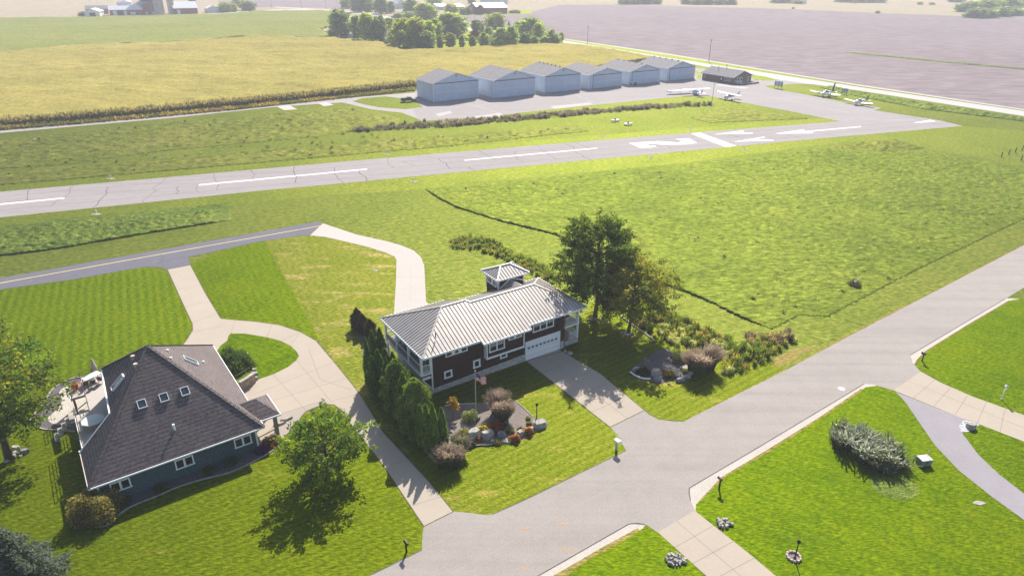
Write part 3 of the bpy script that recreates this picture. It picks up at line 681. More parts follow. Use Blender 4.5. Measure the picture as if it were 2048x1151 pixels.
def roofshingle(name, c, hi, ang=0, course=.24):
    """asphalt shingles: courses follow height"""
    m, nt, b = newmat(name); v = coords(nt)
    w = N(nt, 'ShaderNodeTexWave'); w.wave_type = 'BANDS'; w.bands_direction = 'Z'; w.wave_profile = 'SAW'
    w.inputs['Scale'].default_value = .314/course; w.inputs['Distortion'].default_value = .3; w.inputs['Detail'].default_value = 2; w.inputs['Detail Scale'].default_value = 3
    nt.links.new(v, w.inputs['Vector'])
    vo = N(nt, 'ShaderNodeTexVoronoi'); vo.inputs['Scale'].default_value = 5.5; nt.links.new(coords(nt, (1, 1, 1.8)), vo.inputs['Vector'])
    k = ramp(nt, noise(nt, v, .5, 5, .65), [(.35, c), (.65, hi)])
    k = mix(nt, .55, k, mix(nt, vo.outputs['Color'], tuple(x*.45 for x in c), tuple(x*1.5 for x in hi)))
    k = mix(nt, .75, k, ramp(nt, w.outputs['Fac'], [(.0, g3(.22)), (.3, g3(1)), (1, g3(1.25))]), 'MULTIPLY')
    nt.links.new(k, b.inputs['Base Color']); b.inputs['Roughness'].default_value = .92; b.inputs['Specular IOR Level'].default_value = .2
    bump(nt, b, w.outputs['Fac'], .55, .04); return m
def stonewall(name, c):
    m, nt, b = newmat(name); v = coords(nt, (1, 1, 2.1))
    vo = N(nt, 'ShaderNodeTexVoronoi'); vo.inputs['Scale'].default_value = 2.6; nt.links.new(v, vo.inputs['Vector'])
    ve = N(nt, 'ShaderNodeTexVoronoi', feature='DISTANCE_TO_EDGE'); ve.inputs['Scale'].default_value = 2.6; nt.links.new(v, ve.inputs['Vector'])
    k = mix(nt, vo.outputs['Color'], tuple(x*.7 for x in c), tuple(min(1, x*1.3) for x in c))
    k = mix(nt, .85, k, ramp(nt, ve.outputs['Distance'], [(0, g3(.35)), (.06, g3(1))]), 'MULTIPLY')
    nt.links.new(k, b.inputs['Base Color']); b.inputs['Roughness'].default_value = .9; bump(nt, b, ve.outputs['Distance'], .5, .08); return m
M['shingle_wall'] = shingles('brown_shingles', (.055, .03, .024))
M['stone'] = stonewall('pale_stone', (.5, .48, .45))
def metalroof():
    m, nt, b = newmat('galvanised_roof'); v = coords(nt)
    k = ramp(nt, noise(nt, v, .6, 4), [(.3, (.37, .335, .305)), (.7, (.46, .42, .38))])
    nt.links.new(k, b.inputs['Base Color']); b.inputs['Metallic'].default_value = .35; b.inputs['Roughness'].default_value = .42; b.inputs['Specular IOR Level'].default_value = .6
    return m
M['metalroof'] = metalroof()
M['seam'] = plain('shaded_seam_metal', (.2, .165, .15), .5, metal=.3, var=.1)  # darker than the roof sheet: the shade along each seam is put into this colour
M['deckwood'] = plain('deck_boards', (.36, .28, .24), .85, var=.2, scale=9)
M['screen'] = plain('screen_mesh', (.21, .19, .2), .8, var=.1)

def wallT(p0, p1, z=0):
    """frame on a wall running p0->p1 (local): X along, Y into the wall, Z up"""
    p0, p1 = Vector((*p0, z)), Vector((*p1, z)); x = (p1-p0).normalized(); y = Vector((0, 0, 1)).cross(x)
    return Matrix((x, y, Vector((0, 0, 1)))).transposed().to_4x4(), p0
def window(parent, T, p0, a0, a1, z0, z1, cols=1, rows=1, casing=.13, mun=.05, mat='trim', blind=False):
    TT = Matrix.Translation(p0) @ T
    b = MB(); b.T = TT; c = casing
    b.box(a0, a1, -.075, 0, z1-c, z1); b.box(a0-.04, a1+.04, -.1, 0, z0, z0+c)
    b.box(a0, a0+c, -.075, 0, z0+c, z1-c); b.box(a1-c, a1, -.075, 0, z0+c, z1-c)
    wi = (a1-a0-2*c)/cols
    for i in range(1, cols): b.box(a0+c+wi*i-mun, a0+c+wi*i+mun, -.065, 0, z0+c, z1-c)
    hi = (z1-z0-2*c)/rows
    for j in range(1, rows): b.box(a0+c, a1-c, -.05, 0, z0+c+hi*j-.025, z0+c+hi*j+.025)
    w = b.build('window', M[mat], parent)
    g = MB(); g.T = TT; g.box(a0+c, a1-c, -.03, -.005, z0+c, z1-c); g.build('pane', M['glass'], w)
    if blind:
        g = MB(); g.T = TT
        for i in range(cols): g.box(a0+c+wi*i+.08, a0+c+wi*(i+1)-.08, -.038, -.031, z0+c+hi*.98, z1-c-.03)
        g.build('blind', M['blindm'], w)
    return w
M['blindm'] = plain('window_blind', (.3, .33, .3), .8, var=.1)

H_ANG = R(33.614); H_O = Vector((-8.92, 63.97, 0))
bh = thing('brown_house', H_O, H_ANG, 'brown shingled two storey house with pale standing seam metal roof and white trim', 'house')
HX = Matrix.Translation(H_O) @ Matrix.Rotation(H_ANG, 4, 'Z')
b = MB(); b.box(0, 18.5, 0, 9.2, 0, 5.28); b.build('wall', M['shingle_wall'], bh)
b = MB(); b.prism([(-.12, -.07, -.1), (12.72, -.07, -.1), (12.72, -.07, 1.0), (-.12, -.07, .56)], (0, .2, 0)); b.prism([(-.07, -.07, -.1), (-.07, 9.0, -.1), (-.07, 9.0, .6), (-.07, -.07, .56)], (.15, .14, 0))
b.box(17.98, 18.62, -.09, .1, -.1, 1.06); b.build('stone_base', M['stone'], bh)
b = MB(); b.box(17.95, 21.0, .16, 9.0, -.3, .6); b.build('porch_base', M['stone'], bh)
b = MB()
b.box(0, .16, -.05, .0, .56, 5.1); b.build('corner_trim', M['trim'], bh)
b = MB(); b.box(12.8, 17.82, -.045, 0, 2.5, 2.64); b.box(12.66, 12.8, -.05, 0, 0, 2.64); b.box(17.82, 17.96, -.05, 0, 0, 2.64); b.build('garage_trim', M['trim'], bh)
# garage door
b = MB(); b.box(12.8, 17.82, -.02, 0, 0, 2.5)
for z in (.62, 1.24, 1.86): b.box(12.85, 17.78, -.026, -.02, z-.012, z+.012, 1)
gd = b.build('garage_door', [M['white'], M['faint']], bh)
for i in range(8):
    x = 13.02+i*.588
    w = MB()
    for dx in (0, .2):
        for dz in (0, .15): w.box(x+dx, x+dx+.17, -.032, -.02, 1.52+dz, 1.52+dz+.12)
    w.build('pane', M['glass'], gd)
# bay and windows
b = MB(); b.box(6.86, 12.1, -.6, 0, 2.5, 5.1); bay = b.build('bay', M['shingle_wall'], bh)
b = MB(); b.box(6.82, 12.14, -.66, 0.0, 2.42, 2.66); b.box(6.84, 6.98, -.64, 0, 2.66, 5.0); b.box(11.98, 12.12, -.64, 0, 2.66, 5.0); b.build('bay_trim', M['trim'], bay)
T, p0 = wallT((0, 0), (1, 0))
window(bh, T, p0, 1.56, 2.6, 1.34, 2.33, 1, 1, .2); window(bh, T, p0, 5.36, 6.32, 1.43, 2.49, 1, 1, .2)
window(bh, T, p0, 9.06, 10.02, 1.5, 2.32, 1, 1, .16); window(bh, T, p0, 13.74, 16.87, 3.62, 5.07, 3, 2, .14, .08, blind=True)
w = window(bh, T, p0, 1.85, 4.66, 4.12, 4.88, 3, 1, .12, .22)
T2, p2 = wallT((0, -.6), (1, -.6))
window(bh, T2, p2, 7.17, 9.3, 3.25, 4.76, 2, 2, .14, .08, blind=True); window(bh, T2, p2, 9.83, 11.66, 4.06, 4.72, 2, 1, .13, .13)
T3, p3_ = wallT((0, 9.2), (0, 0))
for a0 in (1.0, 3.6, 6.2): window(bh, T3, p3_, a0, a0+1.9, 3.05, 5.0, 2, 1, .1, .05)
T4, p4_ = wallT((18.5, 0), (18.5, 9.2))
window(bh, T4, p4_, 1.2, 2.4, 2.9, 5.0, 1, 1, .12); window(bh, T4, p4_, 3.5, 6.5, 3.0, 4.9, 2, 1, .12); window(bh, T4, p4_, 1.4, 2.5, .62, 2.6, 1, 1, .12)
T5, p5_ = wallT((18.5, 9.2), (0, 9.2))
for a0 in (1.5, 6.0, 11.5, 15): window(bh, T5, p5_, a0, a0+1.8, 3.2, 4.9, 2, 1, .12)

def seam_slope(b, lines, nrm):
    for p, q in lines: b.bar(Vector(p)+nrm*.02, Vector(q)+nrm*.02, .034, .05, 1, up=nrm)
SL = .425
def roof_main():
    zE = 5.35; t = Vector((0, 0, -.16))
    z_f = lambda v: zE+SL*(v+.8)
    FL, FR = (-1.35, -.8, zE), (21.4, -.8, zE); LP, LQ = (4.1, 4.85, z_f(4.85)), (7.25, 4.85, z_f(4.85)); RQ, RP = (7.7, 4.4, z_f(4.4)), (16.95, 4.4, z_f(4.4))
    BL = (-1.35, 10.5, zE); BR = (21.4, 9.6, zE)
    b = MB()
    b.prism([FL, (6.05, -.8, zE), (6.05, -1.36, z_f(-1.36)), (12.6, -1.36, z_f(-1.36)), (12.6, -.8, zE), FR, RP, RQ, LQ, LP], t)
    b.prism([BL, FL, LP], t)
    b.prism([FR, BR, RP], t)
    b.prism([(7.45, 10.5, zE), BL, LP, LQ, (7.45, 4.7, z_f(4.8))], t)
    b.prism([BR, (7.46, 9.6, zE), (7.46, 4.4, z_f(4.4)), RP], t)
    b.add([(7.45, 10.5, zE), (7.45, 4.7, z_f(4.8)), (7.45, 4.4, z_f(4.4)-.15), (7.45, 9.6, zE-.15)], [(0, 1, 2, 3)])
    nf = Vector((0, -SL, 1)).normalized(); L = []
    u = -1.35+.25
    while u < 21.3:
        vb = -1.36 if 6.05 < u < 12.6 else -.8
        vt = 4.85 if u < 7.3 else 4.4
        vt = min(vt, -.8+(u+1.35)*5.65/5.45, -.8+(21.4-u)*5.2/4.45)
        if vt-vb > .2: L.append(((u, vb, z_f(vb)), (u, vt-.08, z_f(vt-.08))))
        u += .47
    seam_slope(b, L, nf)
    s = (LP[2]-zE)/5.45; nl = Vector((-s, 0, 1)).normalized(); L = []
    v = -.8+.3
    while v < 10.4:
        ut = (v+.8)*5.45/5.65 if v < 4.85 else (10.5-v)*5.45/5.65
        if ut > .2: L.append(((-1.35, v, zE), (-1.35+ut-.08, v, zE+s*(ut-.08))))
        v += .47
    seam_slope(b, L, nl)
    s = (RP[2]-zE)/4.45; nr = Vector((s, 0, 1)).normalized(); L = []
    v = -.8+.3
    while v < 9.5:
        ut = (v+.8)*4.45/5.2 if v < 4.4 else (9.6-v)*4.45/5.2
        if ut > .2: L.append(((21.4, v, zE), (21.4-ut+.08, v, zE+s*(ut-.08))))
        v += .47
    seam_slope(b, L, nr)
    nb = Vector((0, SL, 1)).normalized(); L = []
    u = -1.35+.25
    while u < 21.3:
        left = u < 7.4; ve = 10.5 if left else 9.6; vr = 4.85 if left else 4.4
        vt = max(vr, ve-(u+1.35)*5.65/5.45, ve-(21.4-u)*5.2/4.45); zr = z_f(vr)
        if ve-vt > .25: L.append(((u, ve, zE), (u, vt+.08, zr-(zr-zE)*(vt+.08-vr)/(ve-vr))))
        u += .47
    seam_slope(b, L, nb)
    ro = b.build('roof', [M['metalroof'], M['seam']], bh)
    c = MB()
    for p, q in ((FL, LP), (BL, LP), (FR, RP), (BR, RP), (LP, LQ), (RQ, RP), (LQ, RQ)):
        c.bar(Vector(p)+Vector((0, 0, .03)), Vector(q)+Vector((0, 0, .03)), .16, .04)
    c.build('ridge_cap', M['metalroof'], ro)
    f = MB(); e = [FL, (6.05, -.8, zE), (6.05, -1.36, z_f(-1.36)), (12.6, -1.36, z_f(-1.36)), (12.6, -.8, zE), FR, BR, (7.46, 9.6, zE), (7.46, 10.5, zE), BL, FL]
    for p, q in zip(e[:-1], e[1:]): f.bar(Vector(p)+Vector((0, 0, -.1)), Vector(q)+Vector((0, 0, -.1)), .07, .24)
    f.build('fascia', M['trim'], ro)
    s_ = MB(); s_.box(-1.3, 21.35, -.76, 9.56, 5.1, 5.16); s_.build('soffit', M['trim'], ro)
    pp = MB(); pp.tube([(1.25, 1.0, 6.3), (1.25, 1.0, 7.0)], .06, 8); pp.build('vent_pipe', M['black'], ro)
    return ro
roof_main()
# tower at the back and the saddle roof that joins it
b = MB(); b.box(14.25, 18.15, 8.5, 11.4, 0, 7.22); tw = b.build('tower', M['shingle_wall'], bh)
for x, y in ((14.25, 8.5), (18.15, 8.5), (14.25, 11.4), (18.15, 11.4)):
    b = MB(); b.box(x-.09, x+.09, y-.09, y+.09, 5.2, 7.2); b.build('corner_trim', M['trim'], tw)
Tt, pt_ = wallT((14.25, 11.4), (14.25, 8.5)); window(tw, Tt, pt_, .35, 2.55, 6.0, 7.0, 2, 1, .13, .12)
def small_hip(b, u0, u1, v0, v1, z, rise, ridge0, ridge1, step=.45):
    vm = (v0+v1)/2; A, Bq, C, D = (u0, v0, z), (u1, v0, z), (u1, v1, z), (u0, v1, z); P, Q = (ridge0, vm, z+rise), (ridge1, vm, z+rise); t = Vector((0, 0, -.12))
    b.prism([A, Bq, Q, P], t); b.prism([Bq, C, Q], t); b.prism([C, D, P, Q], t); b.prism([D, A, P], t)
    h = (v1-v0)/2; sf = rise/h; L = []; u = u0+.2
    while u < u1-.1:
        k = min(1, (u-u0)/(ridge0-u0), (u1-u)/(u1-ridge1))
        if k > .1:
            L.append(((u, v0, z), (u, v0+h*k*.97, z+rise*k*.97)))
        u += step
    seam_slope(b, L, Vector((0, -sf, 1)).normalized())
    seam_slope(b, [((p[0], v0+v1-p[1], p[2]), (q[0], v0+v1-q[1], q[2])) for p, q in L], Vector((0, sf, 1)).normalized())
    for e, r_, sg in ((u0, ridge0, -1), (u1, ridge1, 1)):
        L = []; v = v0+.2
        while v < v1-.1:
            k = min(1, (v-v0)/h, (v1-v)/h)
            if k > .1: L.append(((e, v, z), (e+(r_-e)*k*.97, v, z+rise*k*.97)))
            v += step
        seam_slope(b, L, Vector((sg*rise/abs(r_-e), 0, 1)).normalized())
    return A, Bq, C, D, P, Q
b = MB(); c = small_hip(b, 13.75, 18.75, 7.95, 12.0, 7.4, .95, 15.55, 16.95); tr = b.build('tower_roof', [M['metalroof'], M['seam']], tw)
b = MB()
for p, q in ((0, 4), (3, 4), (1, 5), (2, 5), (4, 5)): b.bar(Vector(c[p])+Vector((0, 0, .05)), Vector(c[q])+Vector((0, 0, .05)), .2, .05)
for i in range(4): b.bar(Vector(c[i])+Vector((0, 0, -.08)), Vector(c[(i+1) % 4])+Vector((0, 0, -.08)), .06, .2, 0)
b.box(13.8, 18.7, 8.0, 11.95, 7.2, 7.24)
b.build('tower_trim', M['trim'], tr)
b = MB(); zr = 6.95; t = Vector((0, 0, -.12))
b.prism([(16.1, 5.9, zr), (16.1, 8.49, zr), (14.2, 8.49, 5.75), (14.2, 8.4, 5.75)], t); b.prism([(16.1, 5.9, zr), (18.0, 8.4, 5.75), (18.0, 8.49, 5.75), (16.1, 8.49, zr)], t)
b.build('saddle_roof', M['metalroof'], tw)
b = MB(); b.bar((16.1, 8.43, zr+.1), (14.25, 8.43, 5.85), .08, .16); b.bar((16.1, 8.43, zr+.1), (18.1, 8.43, 6.3), .08, .16); b.build('saddle_trim', M['trim'], tw)

def railing(parent, p, q, z, h=.95, step=.13, mat='trim', balus=True, panel=None):
    b = MB(); p, q = Vector((*p, 0)), Vector((*q, 0)); d = (q-p); L = d.length; d.normalize()
    b.bar(p+Vector((0, 0, z+h)), q+Vector((0, 0, z+h)), .07, .07); b.bar(p+Vector((0, 0, z+.1)), q+Vector((0, 0, z+.1)), .05, .06)
    if balus:
        k = int(L/step)
        for i in range(1, k): x = p+d*(L*i/k); b.box(x.x-.015, x.x+.015, x.y-.015, x.y+.015, z+.1, z+h)
    r_ = b.build('railing', M[mat], parent)
    if panel:
        g = MB(); s = Vector((-d.y, d.x, 0))*.012
        g.prism([p-s+Vector((0, 0, z+.13)), q-s+Vector((0, 0, z+.13)), q-s+Vector((0, 0, z+h-.04)), p-s+Vector((0, 0, z+h-.04))], s*2); g.build('panel', M[panel], r_)
    return r_
# left balcony
b = MB(); b.box(-1.32, 0, -.06, 9.6, 2.62, 2.86); pd = b.build('balcony', M['trim'], bh)
b = MB(); b.box(-1.25, -.02, 0, 9.55, 2.861, 2.885); b.build('decking', M['deckwood'], pd)
for v in (.06, 3.2, 6.35, 9.45):
    b = MB(); b.box(-1.26, -1.02, v-.12, v+.12, 2.86, 5.1); b.box(-1.29, -.99, v-.15, v+.15, 2.86, 3.0); b.build('porch_post', M['trim'], bh)
b = MB(); b.box(-.14, .02, -.03, .16, 2.86, 5.1); b.build('porch_post', M['trim'], bh)
railing(bh, (-1.0, .02), (-.16, .02), 2.9)
for v0, v1 in ((.2, 3.05), (3.35, 6.2), (6.5, 9.3)): railing(bh, (-1.16, v0), (-1.16, v1), 2.9, balus=False, panel='screen')
railing(bh, (-1.0, 9.45), (0, 9.45), 2.9)
b = MB(); b.bar((-1.1, .05, 2.2), (-.05, .05, 2.2), .22, .26); b.build('balcony_beam', M['trim'], bh)
b = MB(); b.bar((-1.1, .0, 2.1), (-.02, .0, .7), .1, .1); b.build('balcony_brace', M['trim'], bh)
b = MB(); b.bar((-1.1, 4.7, 2.6), (-.02, 4.7, 1.3), .12, .12); b.build('balcony_brace', M['trim'], bh)
b = MB(); b.box(-1.2, -1.0, 9.2, 9.4, 0, 2.6); b.build('balcony_post', M['trim'], bh)
# right two-storey porch
b = MB(); b.box(18.5, 21.05, .1, 8.9, 2.66, 2.9); pd = b.build('porch_deck', M['trim'], bh)
b = MB(); b.box(18.52, 20.98, .16, 8.84, 2.901, 2.93); b.build('decking', M['deckwood'], pd)
b = MB(); b.box(18.52, 21.0, .16, 8.95, .601, .66); b.build('porch_floor', M['deckwood'], bh)
for v in (.25, 4.5, 8.75):
    b = MB(); b.box(20.78, 21.0, v-.11, v+.11, .6, 5.1); b.box(20.75, 21.03, v-.14, v+.14, 2.9, 3.05); b.build('porch_post', M['trim'], bh)
railing(bh, (20.9, .4), (20.9, 4.4), 2.95); railing(bh, (20.9, 4.6), (20.9, 8.6), 2.95); railing(bh, (18.55, 8.75), (20.75, 8.75), 2.95)
railing(bh, (18.55, .25), (20.75, .25), 2.95)
railing(bh, (20.9, .4), (20.9, 4.4), .66); railing(bh, (20.9, 4.6), (20.9, 8.6), .66); railing(bh, (19.5, .25), (20.75, .25), .66)
for q in ((18.56, -.1, .2), (12.35, -.07, 1.1)):
    b = MB(); b.tube([(q[0], q[1], 5.0), q], .05, 8); b.build('downpipe', M['rail'], bh)
# things standing on the porches
def on_house(x, y, z): return HX @ Vector((x, y, z))
pt = thing('patio_table', on_house(-.55, 7.4, 2.885), H_ANG, 'white patio table on the far end of the left balcony', 'table')
b = MB(); b.lathe((0, 0, 0), [(.5, .7), (.52, .72), (.5, .74)], 20); b.build('tabletop', M['white'], pt)
for x, y in ((.3, .3), (-.3, .3), (.3, -.3), (-.3, -.3)):
    b = MB(); b.tube([(x, y, 0), (x*.9, y*.9, .7)], .02, 6); b.build('leg', M['white'], pt)
def chair(name, loc, rz, label, mat, group=None, wide=.5):
    t = thing(name, loc, rz, label, 'chair', group)
    b = MB(); b.box(-wide/2, wide/2, -.25, .25, .4, .45); b.build('seat', M[mat], t)
    b = MB(); b.prism([(-wide/2, .2, .45), (wide/2, .2, .45), (wide/2, .36, .95), (-wide/2, .36, .95)], (0, .04, 0)); b.build('backrest', M[mat], t)
    for x in (-1, 1):
        for y in (-.22, .22):
            b = MB(); b.tube([(x*(wide/2-.03), y, 0), (x*(wide/2-.03), y, .4)], .018, 6); b.build('leg', M[mat], t)
        b = MB(); b.bar((x*wide/2, -.24, .62), (x*wide/2, .28, .62), .05, .03); b.build('armrest', M[mat], t)
    return t
chair('patio_chair', on_house(-.6, 6.35, 2.885), H_ANG+R(180), 'white chair beside the patio table on the left balcony', 'white')
gr = thing('grill', on_house(19.1, 1.2, .66), H_ANG, 'black barbecue grill on the lower right porch behind the garage', 'grill')
b = MB(); b.box(-.35, .35, -.25, .25, .1, .8); b.build('cabinet', M['black'], gr)
b = MB(); b.prism([(-.36, -.27, .8), (-.36, .27, .8), (-.36, .22, 1.02), (-.36, 0, 1.12), (-.36, -.22, 1.02)], (.72, 0, 0)); b.build('lid', M['darkgrey'], gr)

# ================================================================ the teal house
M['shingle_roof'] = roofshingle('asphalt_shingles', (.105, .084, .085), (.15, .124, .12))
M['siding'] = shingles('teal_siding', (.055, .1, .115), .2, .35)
M['copper'] = plain('gutter', (.62, .52, .46), .5)
T_ANG = R(35.95); T_O = Vector((-36.41, 45.24, 0))
th = thing('teal_house', T_O, T_ANG, 'teal sided house under a steep dark shingle hip roof with skylights', 'house')
TX = Matrix.Translation(T_O) @ Matrix.Rotation(T_ANG, 4, 'Z')
def on_teal(x, y, z): return TX @ Vector((x, y, z))
b = MB(); b.prism([(.6, .6, -.1), (14.35, .6, -.1), (14.35, 18.8, -.1), (7.2, 18.8, -.1), (3.8, 14.9, -.1), (3.6, 6.5, -.1), (.6, 6.4, -.1)], (0, 0, 2.72))
b.prism([(3.6, 6.5, 2.6), (4.6, 6.5, 2.6), (4.6, 14.9, 2.6), (3.8, 14.9, 2.6)], (0, 0, 2.9)); b.prism([(.62, 6.35, 2.6), (3.6, 6.35, 2.6), (3.6, 6.35, 5.7), (.62, 6.35, 3.0)], (0, .12, 0))
b.build('wall', M['siding'], th)
for x, y in ((.55, .55), (14.24, .55), (14.24, 18.7)):
    b = MB(); b.box(x, x+.16, y, y+.17, 0, 2.6); b.build('corner_trim', M['trim'], th)
zE = 2.72; PK = Vector((7.76, 9.5, 9.85)); FL, FR, BR = Vector((0, 0, zE)), Vector((15.1, 0, zE)), Vector((15.1, 19.45, zE)); t = Vector((0, 0, -.14))
sl = (PK.z-zE)/PK.x; sb = (PK.z-zE)/(19.45-PK.y)
lz = lambda u: zE+sl*u
CB = Vector((3.6, 19.45-(lz(3.6)-zE)/sb, lz(3.6)))
b = MB(); b.prism([FL, FR, PK], t); b.prism([FR, BR, PK], t)
LE = [FL, PK, CB, Vector((3.12, 6.35, lz(3.12))), Vector((.45, 6.1, lz(.45))), Vector((0, 6.0, zE))]
b.prism(LE[::-1], t); b.prism([BR, Vector((6.6, 19.45, zE)), CB, PK], t)
rf = b.build('roof', M['shingle_roof'], th)
b = MB()
for p in (FL, FR, BR, CB): b.bar(p+Vector((0, 0, .03)), PK+Vector((0, 0, .03)), .3, .05)
b.build('hip_cap', M['shingle_roof'], rf)
b = MB()
for p, q in ((FL, FR), (FR, BR)): b.bar(p+Vector((0, 0, -.06)), q+Vector((0, 0, -.06)), .12, .13)
b.bar(FL+Vector((0, 0, -.06)), LE[5]+Vector((0, 0, -.06)), .12, .13, 1)
for i in (2, 3, 4): b.bar(LE[i]+Vector((0, 0, -.02)), LE[i+1 if i < 5 else 0]+Vector((0, 0, -.02)), .16, .14)
b.build('gutter', [M['trim'], M['copper']], rf)
b = MB(); b.box(.05, 15.05, .05, .6, 2.5, 2.54); b.box(14.35, 15.05, .6, 19.4, 2.5, 2.54); b.box(.05, .6, .6, 6, 2.5, 2.54); b.build('soffit', M['trim'], rf)
T, p0 = wallT((0, .6), (1, .6))
for a0 in (1.5, 6.85, 12.2): window(th, T, p0, a0, a0+1.62, 1.02, 2.1, 2, 1, .12, .09)
Tr, pr_ = wallT((14.35, .6), (14.35, 18.8))
for a0 in (5.2, 8.5): window(th, Tr, pr_, a0, a0+1.6, .9, 2.1, 2, 1, .12, .08)
Tl, pl_ = wallT((3.6, 14.9), (3.6, 6.5))
for a0 in (1.5, 4.5): window(th, Tl, pl_, a0, a0+2.0, 2.65, 4.7, 2, 1, .12, .08)
nF = (FR-FL).cross(PK-FL).normalized(); nR = (BR-FR).cross(PK-FR).normalized(); nL = (PK-FL).cross(Vector((0, 6, zE))-FL).normalized()
Ri = TX.inverted()
def onroof(px, py, P, nl):
    """local point on a roof slope of the teal house"""
    return Ri @ onplane(px, py, TX @ P, (TX.to_3x3() @ nl))
def skylight(px, py, P, nl, w, h, name='skylight'):
    c = onroof(px, py, P, nl); x = Vector((0, 0, 1)).cross(nl).normalized(); y = nl.cross(x)
    T = Matrix((x, y, nl)).transposed().to_4x4(); T.translation = c
    b = MB(); b.T = T
    b.box(-w/2, w/2, -h/2, -h/2+.055, -.05, .2); b.box(-w/2, w/2, h/2-.055, h/2, -.05, .2); b.box(-w/2, -w/2+.055, -h/2+.055, h/2-.055, -.05, .2); b.box(w/2-.055, w/2, -h/2+.055, h/2-.055, -.05, .2)
    s = b.build(name, M['trim'], th)
    g = MB(); g.T = T; g.box(-w/2+.08, w/2-.08, -h/2+.08, h/2-.08, .1, .16); g.build('pane', M['skyglass'], s)
def gl2():
    m, nt, b = newmat('skylight_glass'); b.inputs['Base Color'].default_value = (.03, .055, .075, 1); b.inputs['Roughness'].default_value = .08; b.inputs['Specular IOR Level'].default_value = .6
    return m
M['skyglass'] = gl2()
for q in ((284, 808), (328, 795), (370, 782.5)): skylight(*q, FL, nF, .75, .85)
skylight(237, 765, FL, nL, .75, 1.7); skylight(240.5, 767, FL, nL, .001+.1, .1) if False else None
skylight(380, 722, FR, nR, .9, 1.6)
def vent(px, py, P, nl, h, r_, mat, cap=True):
    c = onroof(px, py, P, nl)
    b = MB(); b.tube([c-Vector((0, 0, .1)), c+Vector((0, 0, h))], r_, 10)
    if cap: b.tube([c+Vector((0, 0, h)), c+Vector((0, 0, h+.08))], r_*1.25, 10)
    b.build('roof_vent', M[mat], th)
M['clay'] = plain('vent_clay', (.5, .38, .33), .8)
vent(349, 858, FL, nF, .5, .09, 'trim'); vent(267, 718, FL, nL, .35, .16, 'clay'); vent(272.5, 734, FL, nL, .35, .16, 'clay')
for q in ((336, 702), (342.5, 717.5), (407, 725)): vent(*q, FR, nR, .22, .12, 'trim', False)
# entry porch on the right
b = MB(); zp = 2.68; A, Bq, C, D = Vector((13.2, 1.2, zp)), Vector((17.1, 1.2, zp)), Vector((17.1, 5.5, zp)), Vector((13.2, 5.5, zp)); P, Q = Vector((12.6, 3.35, 3.95)), Vector((15.45, 3.35, 3.95))
b.prism([A, Bq, Q, P], t); b.prism([Bq, C, Q], t); b.prism([C, D, P, Q], t); pr = b.build('porch_roof', M['shingle_roof'], th)
b = MB(); b.bar(A+Vector((1.9, 0, -.06)), Bq+Vector((0, 0, -.06)), .1, .15); b.bar(Bq+Vector((0, 0, -.06)), C+Vector((0, 0, -.06)), .1, .15); b.box(15.2, 17.05, 1.25, 5.45, 2.46, 2.5); b.build('fascia', M['trim'], pr)
for y in (1.45, 5.2):
    b = MB(); b.box(16.35, 16.7, y-.17, y+.17, 0, 2.5); b.box(16.3, 16.75, y-.22, y+.22, 0, .12); b.build('porch_post', M['wood'], th)
railing(th, (14.5, .95), (16.3, 1.4), .02, h=1.0, balus=False, mat='rail')
b = MB(); b.bar((14.5, .95, .55), (16.3, 1.4, .55), .03, .03); b.tube([(16.25, 1.39, 0), (16.25, 1.39, 1.0)], .025, 6); b.build('railing', M['rail'], th)
# deck on the left
zd = 2.6
b = MB(); b.prism([(.28, 6.45, zd-.25), (3.58, 6.45, zd-.25), (3.7, 15.2, zd-.25), (5.2, 17.2, zd-.25), (4.2, 20.1, zd-.25), (1.5, 20.1, zd-.25), (.28, 19.1, zd-.25), (.28, 16.6, zd-.25), (1.5, 16.6, zd-.25), (1.5, 13.0, zd-.25), (.28, 13.0, zd-.25)], (0, 0, .25))
dk = b.build('deck', M['deckgrey'] if 'deckgrey' in M else M['deckwood'], th)
M['deckgrey'] = pavement('deck_planks', (.46, .41, .38), .06, 9, .12); dk.data.materials[0] = M['deckgrey']
b = MB(); b.box(.18, .28, 6.3, 13.0, zd-.35, zd+.02); b.box(-.1, 3.0, 6.2, 6.45, zd-.4, zd+.05); b.box(.18, .28, 16.6, 19.2, zd-.35, zd+.02); b.build('deck_fascia', M['white'], th)
for x, y in ((.4, 6.7), (.4, 9.8), (.4, 12.8), (.4, 16.8), (.4, 19.0), (1.7, 19.9), (3.5, 9)):
    b = MB(); b.box(x-.08, x+.08, y-.08, y+.08, 0, zd-.25); b.build('deck_post', M['wood'], th)
def deckrail(p, q):
    b = MB(); p, q = Vector((*p, zd)), Vector((*q, zd)); L = (q-p).length; k = max(1, round(L/1.6))
    for h in (.98, .66, .36): b.bar(p+Vector((0, 0, h)), q+Vector((0, 0, h)), .04, .04)
    for i in range(k+1):
        x = p.lerp(q, i/k); b.box(x.x-.03, x.x+.03, x.y-.03, x.y+.03, zd-.1, zd+1.02)
    b.build('railing', M['rail'], th)
for p, q in (((.32, 6.6), (.32, 9.6)), ((.32, 10.0), (.32, 12.9)), ((1.55, 13.05), (1.55, 16.5)), ((.32, 16.7), (.32, 19.0)), ((.35, 19.1), (1.5, 20.0)), ((1.5, 20.05), (3.9, 20.05))): deckrail(p, q)
b = MB()
for i, z in enumerate((2.2, 1.75, 1.3, .85, .4)): b.box(.1-.42*i-.42, .1-.42*i, 13.2, 14.6, z-.25, z)
b.build('deck_steps', M['rock'], th)
